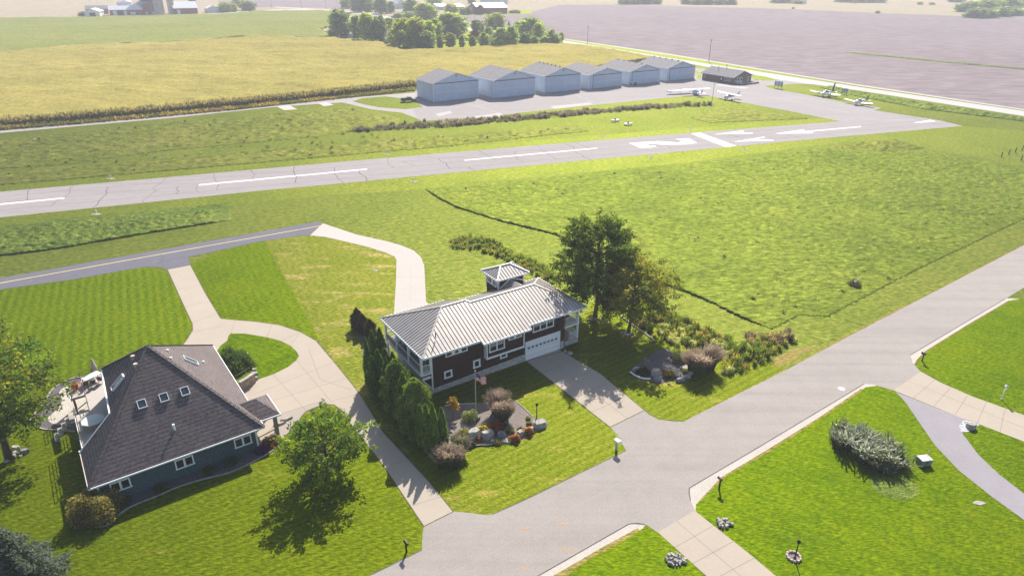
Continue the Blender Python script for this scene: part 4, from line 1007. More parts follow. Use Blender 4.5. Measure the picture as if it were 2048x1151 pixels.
# on the deck
tub = thing('hot_tub', on_teal(1.62, 9.75, zd), T_ANG, 'hot tub with a pale blue grey octagonal cover on the deck', 'hot tub')
oc = [(1.05*math.cos(R(22.5+45*k)), 1.05*math.sin(R(22.5+45*k))) for k in range(8)]
b = MB(); b.prism([(x*.94, y*.94, 0) for x, y in oc], (0, 0, .8)); b.build('tub_body', M['wood'], tub)
M['cover'] = plain('vinyl_cover', (.55, .57, .55), .5, var=.05)
b = MB(); b.prism([(x, y, .8) for x, y in oc if True], (0, 0, .07)); 
b.add([(x, y, .87) for x, y in oc]+[(0, 0, .95)], [(k, (k+1) % 8, 8) for k in range(8)]); b.build('cover', M['cover'], tub)
um = thing('patio_umbrella', on_teal(3.0, 20.3, 0), T_ANG, 'closed beige patio umbrella behind the deck railing', 'umbrella')
b = MB(); b.tube([(0, 0, 0), (0, 0, 4.7)], .03, 8); b.lathe((0, 0, 2.5), [(.3, 0), (.28, .06), (.05, .1)], 12); b.build('pole', M['rail'], um)
M['canvas'] = plain('beige_canvas', (.5, .43, .38), .9)
b = MB(); b.lathe((0, 0, 3.1), [(.08, 0), (.3, .1), (.26, .5), (.2, .95), (.1, 1.4), (.02, 1.65)], 12); b.build('canopy', M['canvas'], um, smooth=True)
tb = thing('dining_table', on_teal(2.55, 19.0, zd), T_ANG+R(25), 'pale rectangular dining table on the deck near the umbrella', 'table')
b = MB(); b.box(-.9, .9, -.5, .5, .7, .74); b.build('tabletop', M['cover'], tb)
for x in (-.8, .8):
    for y in (-.4, .4):
        b = MB(); b.box(x-.03, x+.03, y-.03, y+.03, 0, .7); b.build('leg', M['rail'], tb)
c0 = chair('deck_chair', on_teal(1.75, 18.1, zd), T_ANG+R(200), 'dark metal deck chair on the railing side of the dining table', 'rail')
for x, y, a, lb in ((2.5, 17.9, 180, 'dark metal deck chair in front of the dining table'), (3.3, 18.2, 150, 'dark metal deck chair on the house side of the dining table')):
    copy_tree(c0, None, on_teal(x, y, zd), T_ANG+R(a), lb)
for o in col.objects:
    if o.name.startswith('deck_chair'): o['group'] = 'chairs around the deck table'
pl = thing('planter', on_teal(.85, 18.2, zd), T_ANG, 'dark planter of red and green flowers on the deck landing', 'planter')
b = MB(); b.lathe((0, 0, 0), [(.2, 0), (.3, .3), (.32, .35), (.28, .33)], 14); b.build('pot', M['darkgrey'], pl)
# ================================================================ airfield buildings
M['metalwall'] = plain('pale_blue_metal', (.56, .63, .74), .55, var=.04, scale=1.5)
M['metaltrim'] = plain('hangar_trim', (.74, .76, .78), .5, var=.03)
def ribbed(name, c):
    m, nt, b = newmat(name); v = coords(nt)
    k = ramp(nt, noise(nt, v, .35, 4), [(.3, tuple(x*.92 for x in c)), (.7, tuple(min(1, x*1.08) for x in c))])
    w = N(nt, 'ShaderNodeTexWave'); w.wave_type = 'BANDS'; w.bands_direction = 'X'; w.inputs['Scale'].default_value = .314/.6
    nt.links.new(v, w.inputs['Vector']); k = mix(nt, .25, k, ramp(nt, w.outputs['Fac'], [(0, g3(.75)), (.3, g3(1))]), 'MULTIPLY')
    nt.links.new(k, b.inputs['Base Color']); b.inputs['Roughness'].default_value = .5; bump(nt, b, w.outputs['Fac'], .4, .04); return m
M['metalwall'] = ribbed('ribbed_blue_metal', (.54, .61, .72))
M['hdoor'] = ribbed('hangar_door_panels', (.5, .58, .72))
M['hroof'] = roofshingle('hangar_roof_shingles', (.2, .185, .195), (.26, .24, .25), course=.3)
M['lampglow'] = plain('lamp_glass', (.75, .6, .5), .3)
def hangar(px, w, depth, ze, zp, ang, label, door=(.02, .98), vents=0, lamp='black', inset=False):
    P = G(*px); t = thing('hangar', P, ang, label, 'hangar', 'row of metal aircraft hangars')
    b = MB(); b.prism([(0, 0, -.1), (w, 0, -.1), (w, 0, ze), (w/2, 0, zp-.15), (0, 0, ze)], (0, depth, 0)); b.build('wall', M['metalwall'], t)
    s = Vector((zp-ze, 0, -w/2)); ov = .3; k = (zp-ze)/(w/2)
    b = MB(); d = (0, depth+.5, 0)
    b.prism([(-ov, -.25, ze-ov*k+.12), (w/2, -.25, zp+.0), (w/2, -.25, zp+.16), (-ov, -.25, ze-ov*k+.28)], d); b.prism([(w/2, -.25, zp), (w+ov, -.25, ze-ov*k+.12), (w+ov, -.25, ze-ov*k+.28), (w/2, -.25, zp+.16)], d)
    r_ = b.build('roof', M['hroof'], t)
    if vents:
        for i in range(vents):
            y = 2+(depth-4)*i/(vents-1); v = MB(); v.lathe((w/2-.35, y, zp-.05), [(.16, 0), (.16, .3), (.26, .36), (.24, .5), (.05, .56)], 8); v.build('roof_vent', M['darkgrey'], r_)
    b = MB()
    b.bar((-ov, -.28, ze-ov*k+.2), (w/2, -.28, zp+.08), .06, .22); b.bar((w/2, -.28, zp+.08), (w+ov, -.28, ze-ov*k+.2), .06, .22)
    b.box(-.06, .2, -.06, .1, 0, ze); b.box(w-.2, w+.06, -.06, .1, 0, ze); b.box(-.06, .1, depth-.1, depth+.06, 0, ze)
    b.bar((-ov-.02, -.25, ze-ov*k+.2), (-ov-.02, depth+.25, ze-ov*k+.2), .06, .2)
    b.build('trim', M['metaltrim'], t)
    x0, x1 = w*door[0]+.18, w*door[1]-.18
    b = MB(); b.box(x0, x1, -.1, 0, .04, ze-.12)
    b.box(x0, x1, -.13, -.1, ze*.5-.05, ze*.5+.05, 1)
    dr = b.build('hangar_door', [M['hdoor'], M['metaltrim']], t)
    b = MB(); b.box(x0-.1, x1+.1, -.16, 0, ze-.12, ze+.1); b.build('door_header', M['darkgrey'], dr)
    if door[0] > .05:
        b = MB(); b.box(x0-.12, x0, -.12, 0, .04, ze-.12); b.build('door_edge', M['darkgrey'], dr)
    b = MB(); b.lathe((w/2, -.12, zp-1.05), [(.12, -.2), (.22, 0), (.12, .2)], 8); b.build('gable_lamp', M[lamp if lamp == 'black' else 'lampglow'], t)
    return t
AH = R(31.5)
hangar((867.6, 204.3), 18.3, 13.0, 6.1, 9.2, R(33.2), 'pale blue hangar at the left end of the row, beside the dark pickup')
hangar((988, 196.8), 18.0, 17.6, 6.0, 9.05, R(32.6), 'second hangar from the left, with a white line across its door')
hangar((1089, 186), 16.4, 18.5, 5.9, 8.75, R(29.5), 'third hangar from the left, six small vents along its ridge', vents=6)
hangar((1176.7, 178.4), 16.8, 19.0, 5.0, 7.4, R(32.5), 'fourth hangar from the left, with a pinkish lamp in its gable', door=(.12, .99), lamp='glow')
hangar((1256.9, 170), 16.4, 19.3, 4.9, 7.45, R(30.5), 'fifth hangar from the left, with a small tractor beside its wall', door=(.09, .95), vents=5)
hangar((1332, 162.3), 15.8, 19.3, 4.9, 7.45, R(30), 'hangar at the right end of the row, next to the brick office', door=(.1, .9), vents=5)
# office
M['brick'] = shingles('brown_brick', (.23, .165, .14), .25, .3)
OF = G(1403.7, 158.5); OA = math.atan2((G(1465, 168.6)-OF).y, (G(1465, 168.6)-OF).x)
of = thing('airport_office', OF, OA, 'low brown brick office with grey gable roof and white deck railing', 'building')
w, dp, ze = 16.2, 11.6, 2.75
b = MB(); b.prism([(0, 0, -.1), (0, dp, -.1), (0, dp, ze), (0, dp/2, 4.75), (0, 0, ze)], (w, 0, 0)); b.build('wall', M['brick'], of)
b = MB(); k = 2.0/(dp/2); 
b.prism([(-.5, -.6, ze-.6*k+.05), (-.5, dp/2, 4.85), (-.5, dp/2, 5.0), (-.5, -.6, ze-.6*k+.2)], (w+1, 0, 0)); b.prism([(-.5, dp/2, 4.85), (-.5, dp+.6, ze-.6*k+.05), (-.5, dp+.6, ze-.6*k+.2), (-.5, dp/2, 5.0)], (w+1, 0, 0))
r_ = b.build('roof', M['hroof'], of)
b = MB(); b.bar((w+.52, -.6, ze-.6*k+.12), (w+.52, dp/2, 4.92), .05, .22, up=(1, 0, 0)); b.bar((w+.52, dp/2, 4.92), (w+.52, dp+.6, ze-.6*k+.12), .05, .22, up=(1, 0, 0)); b.bar((-.5, -.62, ze-.6*k+.12), (w+.5, -.62, ze-.6*k+.12), .05, .2); b.build('fascia', M['metaltrim'], r_)
for x, h in ((5.2, 1.2), (7.6, 1.9)):
    b = MB(); b.tube([(x, dp*.32 if x < 6 else dp*.5, 3.6), (x, dp*.32 if x < 6 else dp*.5, 4.4+h)], .09, 8); b.lathe((x, dp*.32 if x < 6 else dp*.5, 4.4+h), [(.18, 0), (.05, .15)], 8); b.build('flue', M['darkgrey'], r_)
T, p0 = wallT((0, 0), (1, 0))
for a0, a1 in ((1.2, 1.9), (12.1, 13.2), (14.0, 14.9)): window(of, T, p0, a0, a1, .9, 2.2, 1, 1, .12)
b = MB(); b.box(9.7, 10.7, -.05, 0, 0, 2.15); d_ = b.build('door', M['darkgrey'], of); b = MB(); b.box(9.95, 10.45, -.07, -.05, .9, 1.9); b.build('pane', M['white'], d_)
T, p0 = wallT((w, 0), (w, dp))
for a0, a1 in ((2.6, 4.0), (4.7, 5.8), (8.9, 10)): window(of, T, p0, a0, a1, .7, 2.3, 1, 1, .2)
b = MB(); b.box(w, w+4.2, .6, dp-.2, .35, .5); b.build('deck', M['deckwood'], of)
railing(of, (w+.2, .65), (w+4.1, .65), .5, 1.0, .3, 'white'); railing(of, (w+4.1, .65), (w+4.1, dp-.3), .5, 1.0, .5, 'darkgrey')
b = MB(); b.box(w, w+4.25, .5, .62, -.05, .4); b.box(w+4.2, w+4.32, .5, dp-.1, -.05, .4); b.build('deck_skirt', M['darkgrey'], of)

# ================================================================ aeroplanes
M['planewhite'] = plain('aircraft_white', (.82, .82, .83), .3, var=.03, spec=.5)
M['planeblue'] = plain('aircraft_cover', (.52, .6, .68), .7, var=.1)
M['tail_dark'] = plain('tail_paint', (.09, .055, .06), .4)
M['tail_green'] = plain('tail_stripe', (.14, .25, .2), .4)
M['wing_cover'] = plain('wing_cover_cloth', (.80, .79, .76), .8, var=.04, scale=6)
def wing_bm(b, half, c0, c1, y0, z, dih=.0, th=.16, sweep=0):
    for s in (-1, 1):
        A = [(0, y0, z), (0, y0-c0, z)]; x = s*half; zz = z+dih
        prof = [(0, 0), (.15, .6), (.4, .55), (1, 0), (.5, -.35), (.15, -.4)]
        r0 = [Vector((0, y0-c0*u, z+th*v)) for u, v in prof]; r1 = [Vector((x, y0-sweep-c1*u, zz+th*.7*v)) for u, v in prof]; n = len(prof)
        fs = [(i, (i+1) % n, (i+1) % n+n, i+n) for i in range(n)]+[tuple(range(n, 2*n))]
        if s < 0: fs = [f[::-1] for f in fs]
        b.add(r0+r1, fs)
def plane(loc, ang, label, high=True, twin=False, tailmat='planewhite', covers=False, scale=1.0, group='small aeroplanes parked on the apron'):
    """nose towards local +Y"""
    t = thing('aeroplane', loc, ang, label, 'aeroplane', group); t.scale = (scale,)*3
    b = MB(); secs = [(2.35, .12, .95), (2.2, .38, .98), (1.5, .52, 1.02), (.9, .62, 1.22), (-.2, .64, 1.28), (-1.2, .5, 1.22), (-3.2, .26, 1.2), (-4.7, .1, 1.25)]
    vs = []; n = 12; fs = []
    for y, r_, z in secs:
        for k in range(n):
            a = 2*math.pi*k/n; vs.append((r_*math.cos(a), y, z+r_*1.08*math.sin(a)))
    for i in range(len(secs)-1):
        for k in range(n): fs.append((i*n+k, (i+1)*n+k, (i+1)*n+(k+1) % n, i*n+(k+1) % n))
    fs.append(tuple(range(n))); fs.append(tuple((len(secs)-1)*n+k for k in range(n))[::-1])
    b.add(vs, fs); b.build('fuselage', M['planewhite'], t, smooth=True)
    b = MB(); zc = 1.72 if high else 1.75
    b.prism([(-.5, 1.0, 1.55), (.5, 1.0, 1.55), (.42, .55, 2.05), (-.42, .55, 2.05)], (0, -.06, 0))
    for s in (-1, 1): b.prism([(s*.6, .8, 1.45), (s*.6, -.9, 1.4), (s*.5, -.8, 1.85), (s*.5, .5, 1.95)], (s*.04, 0, 0))
    b.build('cockpit_windows', M['glass'], t)
    if not high:
        b = MB(); b.lathe((0, -.1, 1.6), [(.6, 0), (.52, .3), (.3, .48), (.05, .52)], 12); b.build('canopy_roof', M['planewhite'], t, smooth=True)
    b = MB(); wing_bm(b, 5.4, 1.55, 1.2 if high else 1.3, .75, 2.05 if high else .85, .12 if high else .45)
    b.build('wing', M['planewhite'], t)
    b = MB(); wing_bm(b, 1.75, 1.0, .75, -3.7, 1.3, 0, .08); b.build('tailplane', M['planewhite'], t)
    b = MB(); hgt = 2.75 if not twin else 3.9
    b.prism([(-.04, -3.4, 1.35), (-.04, -4.95, 1.3), (-.04, -5.2, hgt), (-.04, -4.5, hgt)], (.08, 0, 0)); b.build('fin', M[tailmat], t)
    for x, y in ((-1.1, -.3), (1.1, -.3), (0, 1.7)):
        g = MB(); g.tube([(x*.4, y, .75), (x, y, .28)], .05, 6); lg = g.build('landing_gear', M['planewhite'], t)
        w = MB(); w.tube([(x-.07, y, .2), (x+.07, y, .2)], .2, 12); w.build('wheel', M['black'], lg)
    eng = [(0, 2.42, .98)] if not twin else [(-1.9, 1.5, 1.05 if not high else 1.9), (1.9, 1.5, 1.05 if not high else 1.9)]
    for x, y, z in eng:
        if twin:
            g = MB(); g.tube([(x, y+.05, z), (x, y-.2, z), (x, y-1.2, z), (x, y-2.3, z)], [.2, .38, .4, .15], 10); g.build('engine', M['planewhite'], t, smooth=True)
        p = MB(); p.bar((x-.85, y+.1, z+.2), (x+.85, y+.1, z-.2), .03, .14, up=(0, 1, 0)); p.lathe((x, y+.1, z), [(.1, -.1), (.02, .1)], 8); p.build('propeller', M['darkgrey'], t)
    if high:
        g = MB()
        for s in (-1, 1): g.tube([(s*.5, .25, .95), (s*2.7, .25, 2.05)], .05, 6)
        g.build('wing_strut', M['planewhite'], t)
    return t
ngo = lambda a, b_: math.atan2((G(*b_)-G(*a)).y, (G(*b_)-G(*a)).x)
# wing axis runs left-right in local X; nose +Y
pA = (G(1437, 182, 2.2)+G(1483, 191.5, 2.2))/2; pA.z = 0
a1 = ngo((1437, 182), (1483, 191.5))
plane(pA, a1+R(180), 'white high wing aeroplane tail towards the grass, beside the thin pole', True)
pB = (G(1618, 181.5, 1.2)+G(1686, 191.5, 1.2))/2; pB.z = 0
plane(pB, ngo((1618, 181.5), (1686, 191.5))+R(180), 'white twin engined aeroplane with a tall dark tail fin', False, True, 'tail_dark', scale=1.12)
pC = (G(1691, 198.5, 1.1)+G(1746, 208, 1.1))/2; pC.z = 0
plane(pC, ngo((1691, 198.5), (1746, 208))+R(180), 'white low wing aeroplane, rightmost of the parked ones', False, False, 'tail_green')
# covered glider-like plane: big white wing cover on the left, body under a pale blue cover
pD = G(1395, 190); aD = ngo((1327, 188), (1385, 186))
t = plane(pD+Vector((-.5, .5, 0)), aD+R(0), 'white aeroplane with its cabin under a pale blue cover, nearest the hangars', True)
b = MB(); secs = [(2.3, .5, .9), (1.2, .75, 1.05), (0, .95, 1.15), (-1.2, .85, 1.1), (-2.3, .5, 1.1)]; vs = []; fs = []; n = 10
for y, r_, z in secs:
    for k in range(n):
        a = 2*math.pi*k/n; vs.append((r_*math.cos(a), y, z+r_*1.15*math.sin(a)))
for i in range(len(secs)-1):
    for k in range(n): fs.append((i*n+k, (i+1)*n+k, (i+1)*n+(k+1) % n, i*n+(k+1) % n))
b.add(vs, fs); b.build('cabin_cover', M['planeblue'], t, smooth=True)
lf = thing('wing_cover', G(1360, 187.5), ngo((1330, 189), (1385, 186)), 'large pale cover stretched over a wing left of the blue covered aeroplane', 'cover')
b = MB(); vs = []; fs = []
for i in range(13):
    for j in range(7):
        x = -5.6+11.2*i/12; y = -1.3+2.6*j/6; sx = 1-abs(x/5.6)**3*.5
        vs.append((x, y*sx, 1.0+.5*(1-(y/1.3)**2)-.05*abs(x)*.6+random.uniform(-.02, .02)))
for i in range(12):
    for j in range(6): fs.append((i*7+j, (i+1)*7+j, (i+1)*7+j+1, i*7+j+1))
b.add(vs, fs); b.build('cloth', M['wing_cover'], lf, smooth=True)
for x in (-4, 0, 4):
    b = MB(); b.tube([(x, 0, 0), (x, 0, 1.35)], .06, 6); b.build('support', M['darkgrey'], lf)

# ================================================================ airfield odds and ends
pk = thing('pickup_truck', G(817, 203.5), R(20), 'dark pickup truck parked at the corner of the nearest hangar', 'pickup')
M['truck'] = plain('dark_truck_paint', (.03, .035, .045), .3, var=.1, spec=.6)
b = MB(); b.prism([(-2.6, -.9, .5), (2.6, -.9, .5), (2.65, -.9, .95), (1.3, -.9, 1.12), (.9, -.9, 1.12), (-2.6, -.9, 1.15)], (0, 1.8, 0)); b.build('body', M['truck'], pk)
b = MB(); b.prism([(-.5, -.8, 1.12), (1.35, -.8, 1.12), (.75, -.72, 1.75), (-.35, -.72, 1.75)], (0, 1.55, 0)); cb = b.build('cab', M['truck'], pk)
b = MB(); b.prism([(-.36, -.81, 1.2), (1.1, -.81, 1.2), (.7, -.75, 1.66), (-.26, -.75, 1.66)], (0, -.01, 0)); b.build('side_window', M['glass'], cb)
b = MB(); b.box(-2.4, -.6, -.75, .75, 1.15, 1.5); b.build('bed_load', M['darkgrey'], pk)
for x in (-1.65, 1.65):
    for y in (-.85, .85):
        b = MB(); b.tube([(x, y-.12, .38), (x, y+.12, .38)], .38, 14); w = b.build('wheel', M['black'], pk); b = MB(); b.tube([(x, y-.13, .38), (x, y+.13, .38)], .18, 10); b.build('rim', M['metaltrim'], w)
b = MB(); b.box(2.62, 2.72, -.85, .85, .48, .7); b.build('bumper', M['metaltrim'], pk)
tr = thing('garden_tractor', G(1268, 170.5), R(70), 'small grey tractor in the gap between the fourth and fifth hangars', 'tractor')
b = MB(); b.prism([(-.4, .1, .5), (.4, .1, .5), (.35, 1.3, .5), (-.35, 1.3, .5)], (0, 0, .55)); b.build('bonnet', M['metalwall'], tr)
b = MB(); b.box(-.3, .3, -.7, -.2, .8, .9); b.box(-.3, .3, -.8, -.7, .9, 1.3); b.build('seat', M['black'], tr)
for x in (-.6, .6):
    b = MB(); b.tube([(x-.15, -.5, .5), (x+.15, -.5, .5)], .5, 14); b.build('wheel', M['black'], tr)
    b = MB(); b.tube([(x*.8-.1, 1.0, .3), (x*.8+.1, 1.0, .3)], .3, 12); b.build('wheel', M['black'], tr)
def pole(px, h, label, arms=True, group='utility poles along the county road', r=.14):
    t = thing('utility_pole', G(*px), R(28), label, 'utility pole', group)
    b = MB(); b.tube([(0, 0, -.3), (0, 0, h)], [r, r*.7], 8); b.build('pole', M['polewood'], t)
    if arms:
        b = MB(); b.bar((-1.1, 0, h-.5), (1.1, 0, h-.5), .1, .12); a = b.build('crossarm', M['polewood'], t)
        for x in (-1, 0, 1):
            b = MB(); b.lathe((x, 0, h-.44 if x else h), [(.05, 0), (.07, .08), (.03, .16)], 6); b.build('insulator', M['metaltrim'], a)
    return t
M['polewood'] = plain('pole_wood', (.11, .09, .08), .9)
pole((1417.4, 124), 10.8, 'tall wooden utility pole beside the brick office on the county road')
pole((1174.9, 87.5), 10.4, 'wooden utility pole on the county road right of the tree grove')
for i, (q, lb) in enumerate((((651.8, 19), 'utility pole on the far road just left of the isolated tree by the grove'), ((603, 17.5), 'utility pole on the far road above the pale field corner'), ((543.7, 19), 'utility pole near the far road bend, right of the farm trees'), ((513, 12), 'utility pole right beside the dark round farm trees'), ((949.5, 41.5), 'utility pole among the trees in front of the white roofed barn'))):
    pole(q, 10, lb)
fl = thing('wind_pole', G(1423.6, 205), 0, 'thin dark pole standing at the edge of the apron beside the reeds', 'pole'); b = MB(); b.tube([(0, 0, 0), (.1, 0, 6.4)], .07, 6); b.build('pole', M['darkgrey'], fl)
b = MB(); b.lathe((.1, 0, 6.4), [(.1, 0), (.1, .1), (.02, .16)], 6); b.build('cap', M['darkgrey'], fl)
def board(px, w, h, z, ang, label):
    t = thing('notice_board', G(*px), ang, label, 'sign')
    b = MB(); b.box(-w/2, w/2, -.06, .06, z, z+h); p_ = b.build('panel', M['panelblue'], t)
    for x in (-w*.42, -w*.02, w*.38):
        g = MB(); g.box(x, x+.12, -.14, -.06, 0, z+h); g.build('support', M['darkgrey'], t)
    return t
M['panelblue'] = plain('panel_back', (.55, .62, .68), .6, var=.06)
board((1556, 177), 3.6, 1.9, .9, R(-52), 'pale blue backed sign board on posts at the grass edge of the apron')
board((1688, 189), 2.4, 1.3, .9, R(-52), 'pale blue sign board behind the twin engined aeroplane')
# runway edge lights
M['dirt'] = plain('bare_dirt', (.3, .22, .17), .95, var=.3, scale=3)
lights = [((193, 428), 'foreground of the weed strip at the left'), ((222, 357), 'on the upper verge opposite the left centre stripe'), ((774, 309), 'on the upper verge above the middle of the runway'), ((828, 363), 'on the lower verge left of the meadow corner'), ((1302, 315), 'on the lower verge below the painted number two'), ((1380, 259.5), 'on the upper verge behind the threshold bar'), ((1206, 273), 'on the upper verge left of the painted number two'), ((1489, 299), 'on the lower verge right of the threshold bar')]
for i, (q, wh) in enumerate(lights):
    t = thing('runway_light', G(*q), 0, 'white edge light on bare earth '+wh, 'runway light', 'runway edge lights')
    b = MB(); b.lathe((0, 0, 0), [(.16, 0), (.16, .06), (.05, .1), (.05, .5)], 8); b.build('stem', M['metaltrim'], t)
    b = MB(); b.lathe((0, 0, .5), [(.13, 0), (.17, .12), (.1, .3), (.02, .33)], 8); b.build('lens', M['white'], t)
    b = MB(); b.add([(math.cos(a)*random.uniform(.7, 1.2), math.sin(a)*random.uniform(.5, .8), .02) for a in np.linspace(0, 6.28, 13)[:-1]], [tuple(range(12))]); b.build('bare_earth', M['dirt'], t)
M['orange'] = plain('signal_orange', (.75, .16, .05), .5)
for q, wh in (((1230, 243.5), 'farther'), ((1256, 250.5), 'nearer')):
    t = thing('approach_light', G(*q), R(20), f'{wh} of two white and orange light units above the painted two', 'approach light', 'white and orange approach light units')
    b = MB(); b.prism([(-1.3, -.35, .3), (1.3, -.35, .3), (1.3, .35, .3), (-1.3, .35, .3)], (0, 0, .3)); b.prism([(-1.3, -.35, .6), (-1.3, .35, .6), (-1.3, .1, .75)], (2.6, 0, 0)); b.build('housing', M['white'], t)
    b = MB(); b.lathe((0, 0, .7), [(.25, 0), (.28, .3), (.1, .5)], 8); b.build('beacon', M['orange'], t)
    for x in (-1.1, 1.1):
        b = MB(); b.box(x-.06, x+.06, -.06, .06, 0, .3); b.build('leg', M['darkgrey'], t)
# posts at the right edge of the airfield
pst = None
for q, wh in (((2002.5, 314), 'nearest of the upper row, leftmost'), ((2017, 309), 'second of the upper row from the left'), ((2030, 305), 'third of the upper row'), ((2044, 301), 'last of the upper row at the photo edge'), ((2042, 321), 'alone in front of the others')):
    t = thing('post', G(*q), 0, 'short dark post on mown grass, '+wh, 'post', 'dark posts on the airfield grass')
    b = MB(); b.tube([(0, 0, 0), (.05, 0, 1.25)], .13, 8); b.build('post_body', M['polewood'], t)
    b = MB(); b.lathe((.05, 0, 1.25), [(.15, 0), (.15, .04), (.02, .1)], 8); b.build('cap', M['darkgrey'], t)
# ================================================================ vegetation
def hgt(base, top):
    """height of something standing at photo pixel base whose tip is seen at pixel top"""
    b_ = G(*base); d = ray(*top); t = (b_.x*d.x+b_.y*d.y)/(d.x*d.x+d.y*d.y); return HCAM+t*d.z
def leaves(C, size, tint, rg, bias=(0, 0, .5), asp=.55, szv=.35):
    """one small pointed quad per row of C"""
    n = len(C); nn = rg.normal(size=(n, 3))+np.array(bias)*1.2; nn /= np.linalg.norm(nn, axis=1)[:, None]
    t = rg.normal(size=(n, 3)); t -= nn*(t*nn).sum(1)[:, None]; t /= np.linalg.norm(t, axis=1)[:, None]; s = np.cross(nn, t)
    L = size*rg.uniform(1-szv, 1+szv, n)[:, None]
    V = np.stack([C-t*L, C+s*L*asp, C+t*L, C-s*L*asp], 1).reshape(-1, 3)
    F = np.arange(4*n).reshape(-1, 4)
    return V, F, np.repeat(tint, 4, axis=0)
def tints(n, pal, rg, var=.2):
    pal = np.array(pal); k = rg.integers(0, len(pal), n); w = rg.uniform(0, 1, (n, 1)); c = pal[k]*(1-w*.4)+pal[(k+1) % len(pal)]*w*.4
    return c*rg.uniform(1-var, 1+var, (n, 1))
def crown_points(rg, n_cl, per, R, Z0, Z1, shape, clr, flat=.7):
    """clump centres through the crown's volume; shape(t) = relative radius at height t 0..1"""
    cen = []
    while len(cen) < n_cl:
        t = rg.uniform(0, 1); a = rg.uniform(0, 2*math.pi); r_ = R*shape(t)*math.sqrt(rg.uniform(.1, 1))*rg.uniform(.85, 1.12)
        cen.append((r_*math.cos(a), r_*math.sin(a), Z0+(Z1-Z0)*t))
    cen = np.array(cen); rc = clr*rg.uniform(.6, 1.35, n_cl)
    d = rg.normal(size=(n_cl, per, 3)); d /= np.linalg.norm(d, axis=2)[..., None]; d *= (rg.uniform(0, 1, (n_cl, per, 1))**.45)*rc[:, None, None]; d[..., 2] *= flat
    return cen, (cen[:, None, :]+d).reshape(-1, 3)
def make_tree(name, loc, label, cat, H, R, seed, pal, nb=46, sub=7, per=55, leaf=.16, z0=.25, shape=None, trunk=.22, fork=.3, lean=(0, 0), group=None, tr='leaf', bark='bark', var=.2, spray=.1, wood=True, droop=.06):
    """limbs from the trunk to the crown's edge, side branches on them, leaves in sprays along the side branches"""
    rg = np.random.default_rng(seed); shape = shape or (lambda t: math.sin(math.pi*min(1, .12+t*.84))**.6)
    t = thing(name, loc, 0, label, cat, group); b = MB(); zf = H*fork; ln = np.array([lean[0], lean[1], 0.])
    top = Vector((lean[0]*.75, lean[1]*.75, H*.8)); fk = Vector((lean[0]*fork*.5, lean[1]*fork*.5, zf))
    b.tube([(0, 0, -.2), (.03*R, 0, zf*.5), fk], [trunk*1.3, trunk, trunk*.85], 9); b.tube([fk, fk.lerp(top, .5)+Vector((rg.uniform(-.2, .2), rg.uniform(-.2, .2), 0)), top], [trunk*.8, trunk*.42, trunk*.1], 7)
    P = []; T = []; sect = 1+.22*np.sin(np.arange(12)*2.4+seed)*rg.uniform(.4, 1, 12)
    for k in range(nb):
        u = (k+.5)/nb; a = k*2.39996+rg.uniform(-.35, .35); rr = R*shape(u)*rg.uniform(.72, 1.12)*sect[int((a % (2*math.pi))/(2*math.pi)*12) % 12]
        if u > .9: rr *= rg.uniform(.3, 1)
        e = np.array([rr*math.cos(a), rr*math.sin(a), H*(z0+(.97-z0)*u)])+ln*(z0+(.97-z0)*u); w0 = max(0, min(1, (e[2]-.35*rr-zf)/(H*.8-zf))); s0 = np.array(fk.lerp(top, w0*.95)); m_ = s0*.5+e*.5+np.array([0, 0, .05*H*(1-u)])
        if wood: b.tube([s0, m_, e], [trunk*(.42-.25*u), trunk*.2, trunk*.05], 5, caps=False)
        c = tints(1, pal, rg, var)[0]; L = np.linalg.norm(e-s0)
        for q in range(sub):
            v = rg.uniform(.3, 1.0); p0 = (s0*(1-v)**2+2*m_*v*(1-v)+e*v*v) if True else 0; d = (e-s0)/L+rg.normal(size=3)*.55; d[2] -= droop*3; d /= np.linalg.norm(d); l2 = R*rg.uniform(.2, .42)*(1.15-.4*v); p1 = p0+d*l2
            m = max(4, int(per*rg.uniform(.6, 1.3))); w = rg.uniform(.05, 1.08, (m, 1)); pts = p0+(p1-p0)*w+rg.normal(size=(m, 3))*R*spray*(1.1-.6*w)*np.array([1, 1, .6]); pts[:, 2] -= droop*l2*w[:, 0]**2*2
            P.append(pts); T.append(np.repeat((c*rg.uniform(.75, 1.28))[None], m, 0)*rg.uniform(.85, 1.15, (m, 1)))
    P = np.concatenate(P); T = np.concatenate(T); k = P[:, 2] > .04*H; V, F, c = leaves(P[k], leaf, T[k], rg); np_mesh('crown', V, F, M[tr], t, c)
    b.build('trunk', M[bark], t, smooth=True); return t
GREEN_D = [(0.089, 0.143, 0.026), (0.121, 0.176, 0.033), (0.073, 0.118, 0.021)]
GREEN_M = [(.06, .10, .02), (.085, .125, .026), (.045, .08, .016)]
GREEN_Y = [(0.265, 0.256, 0.05), (0.185, 0.21, 0.04), (0.33, 0.291, 0.065), (0.132, 0.168, 0.03)]
GREEN_L = [(0.132, 0.209, 0.033), (0.182, 0.25, 0.044), (0.094, 0.162, 0.028)]
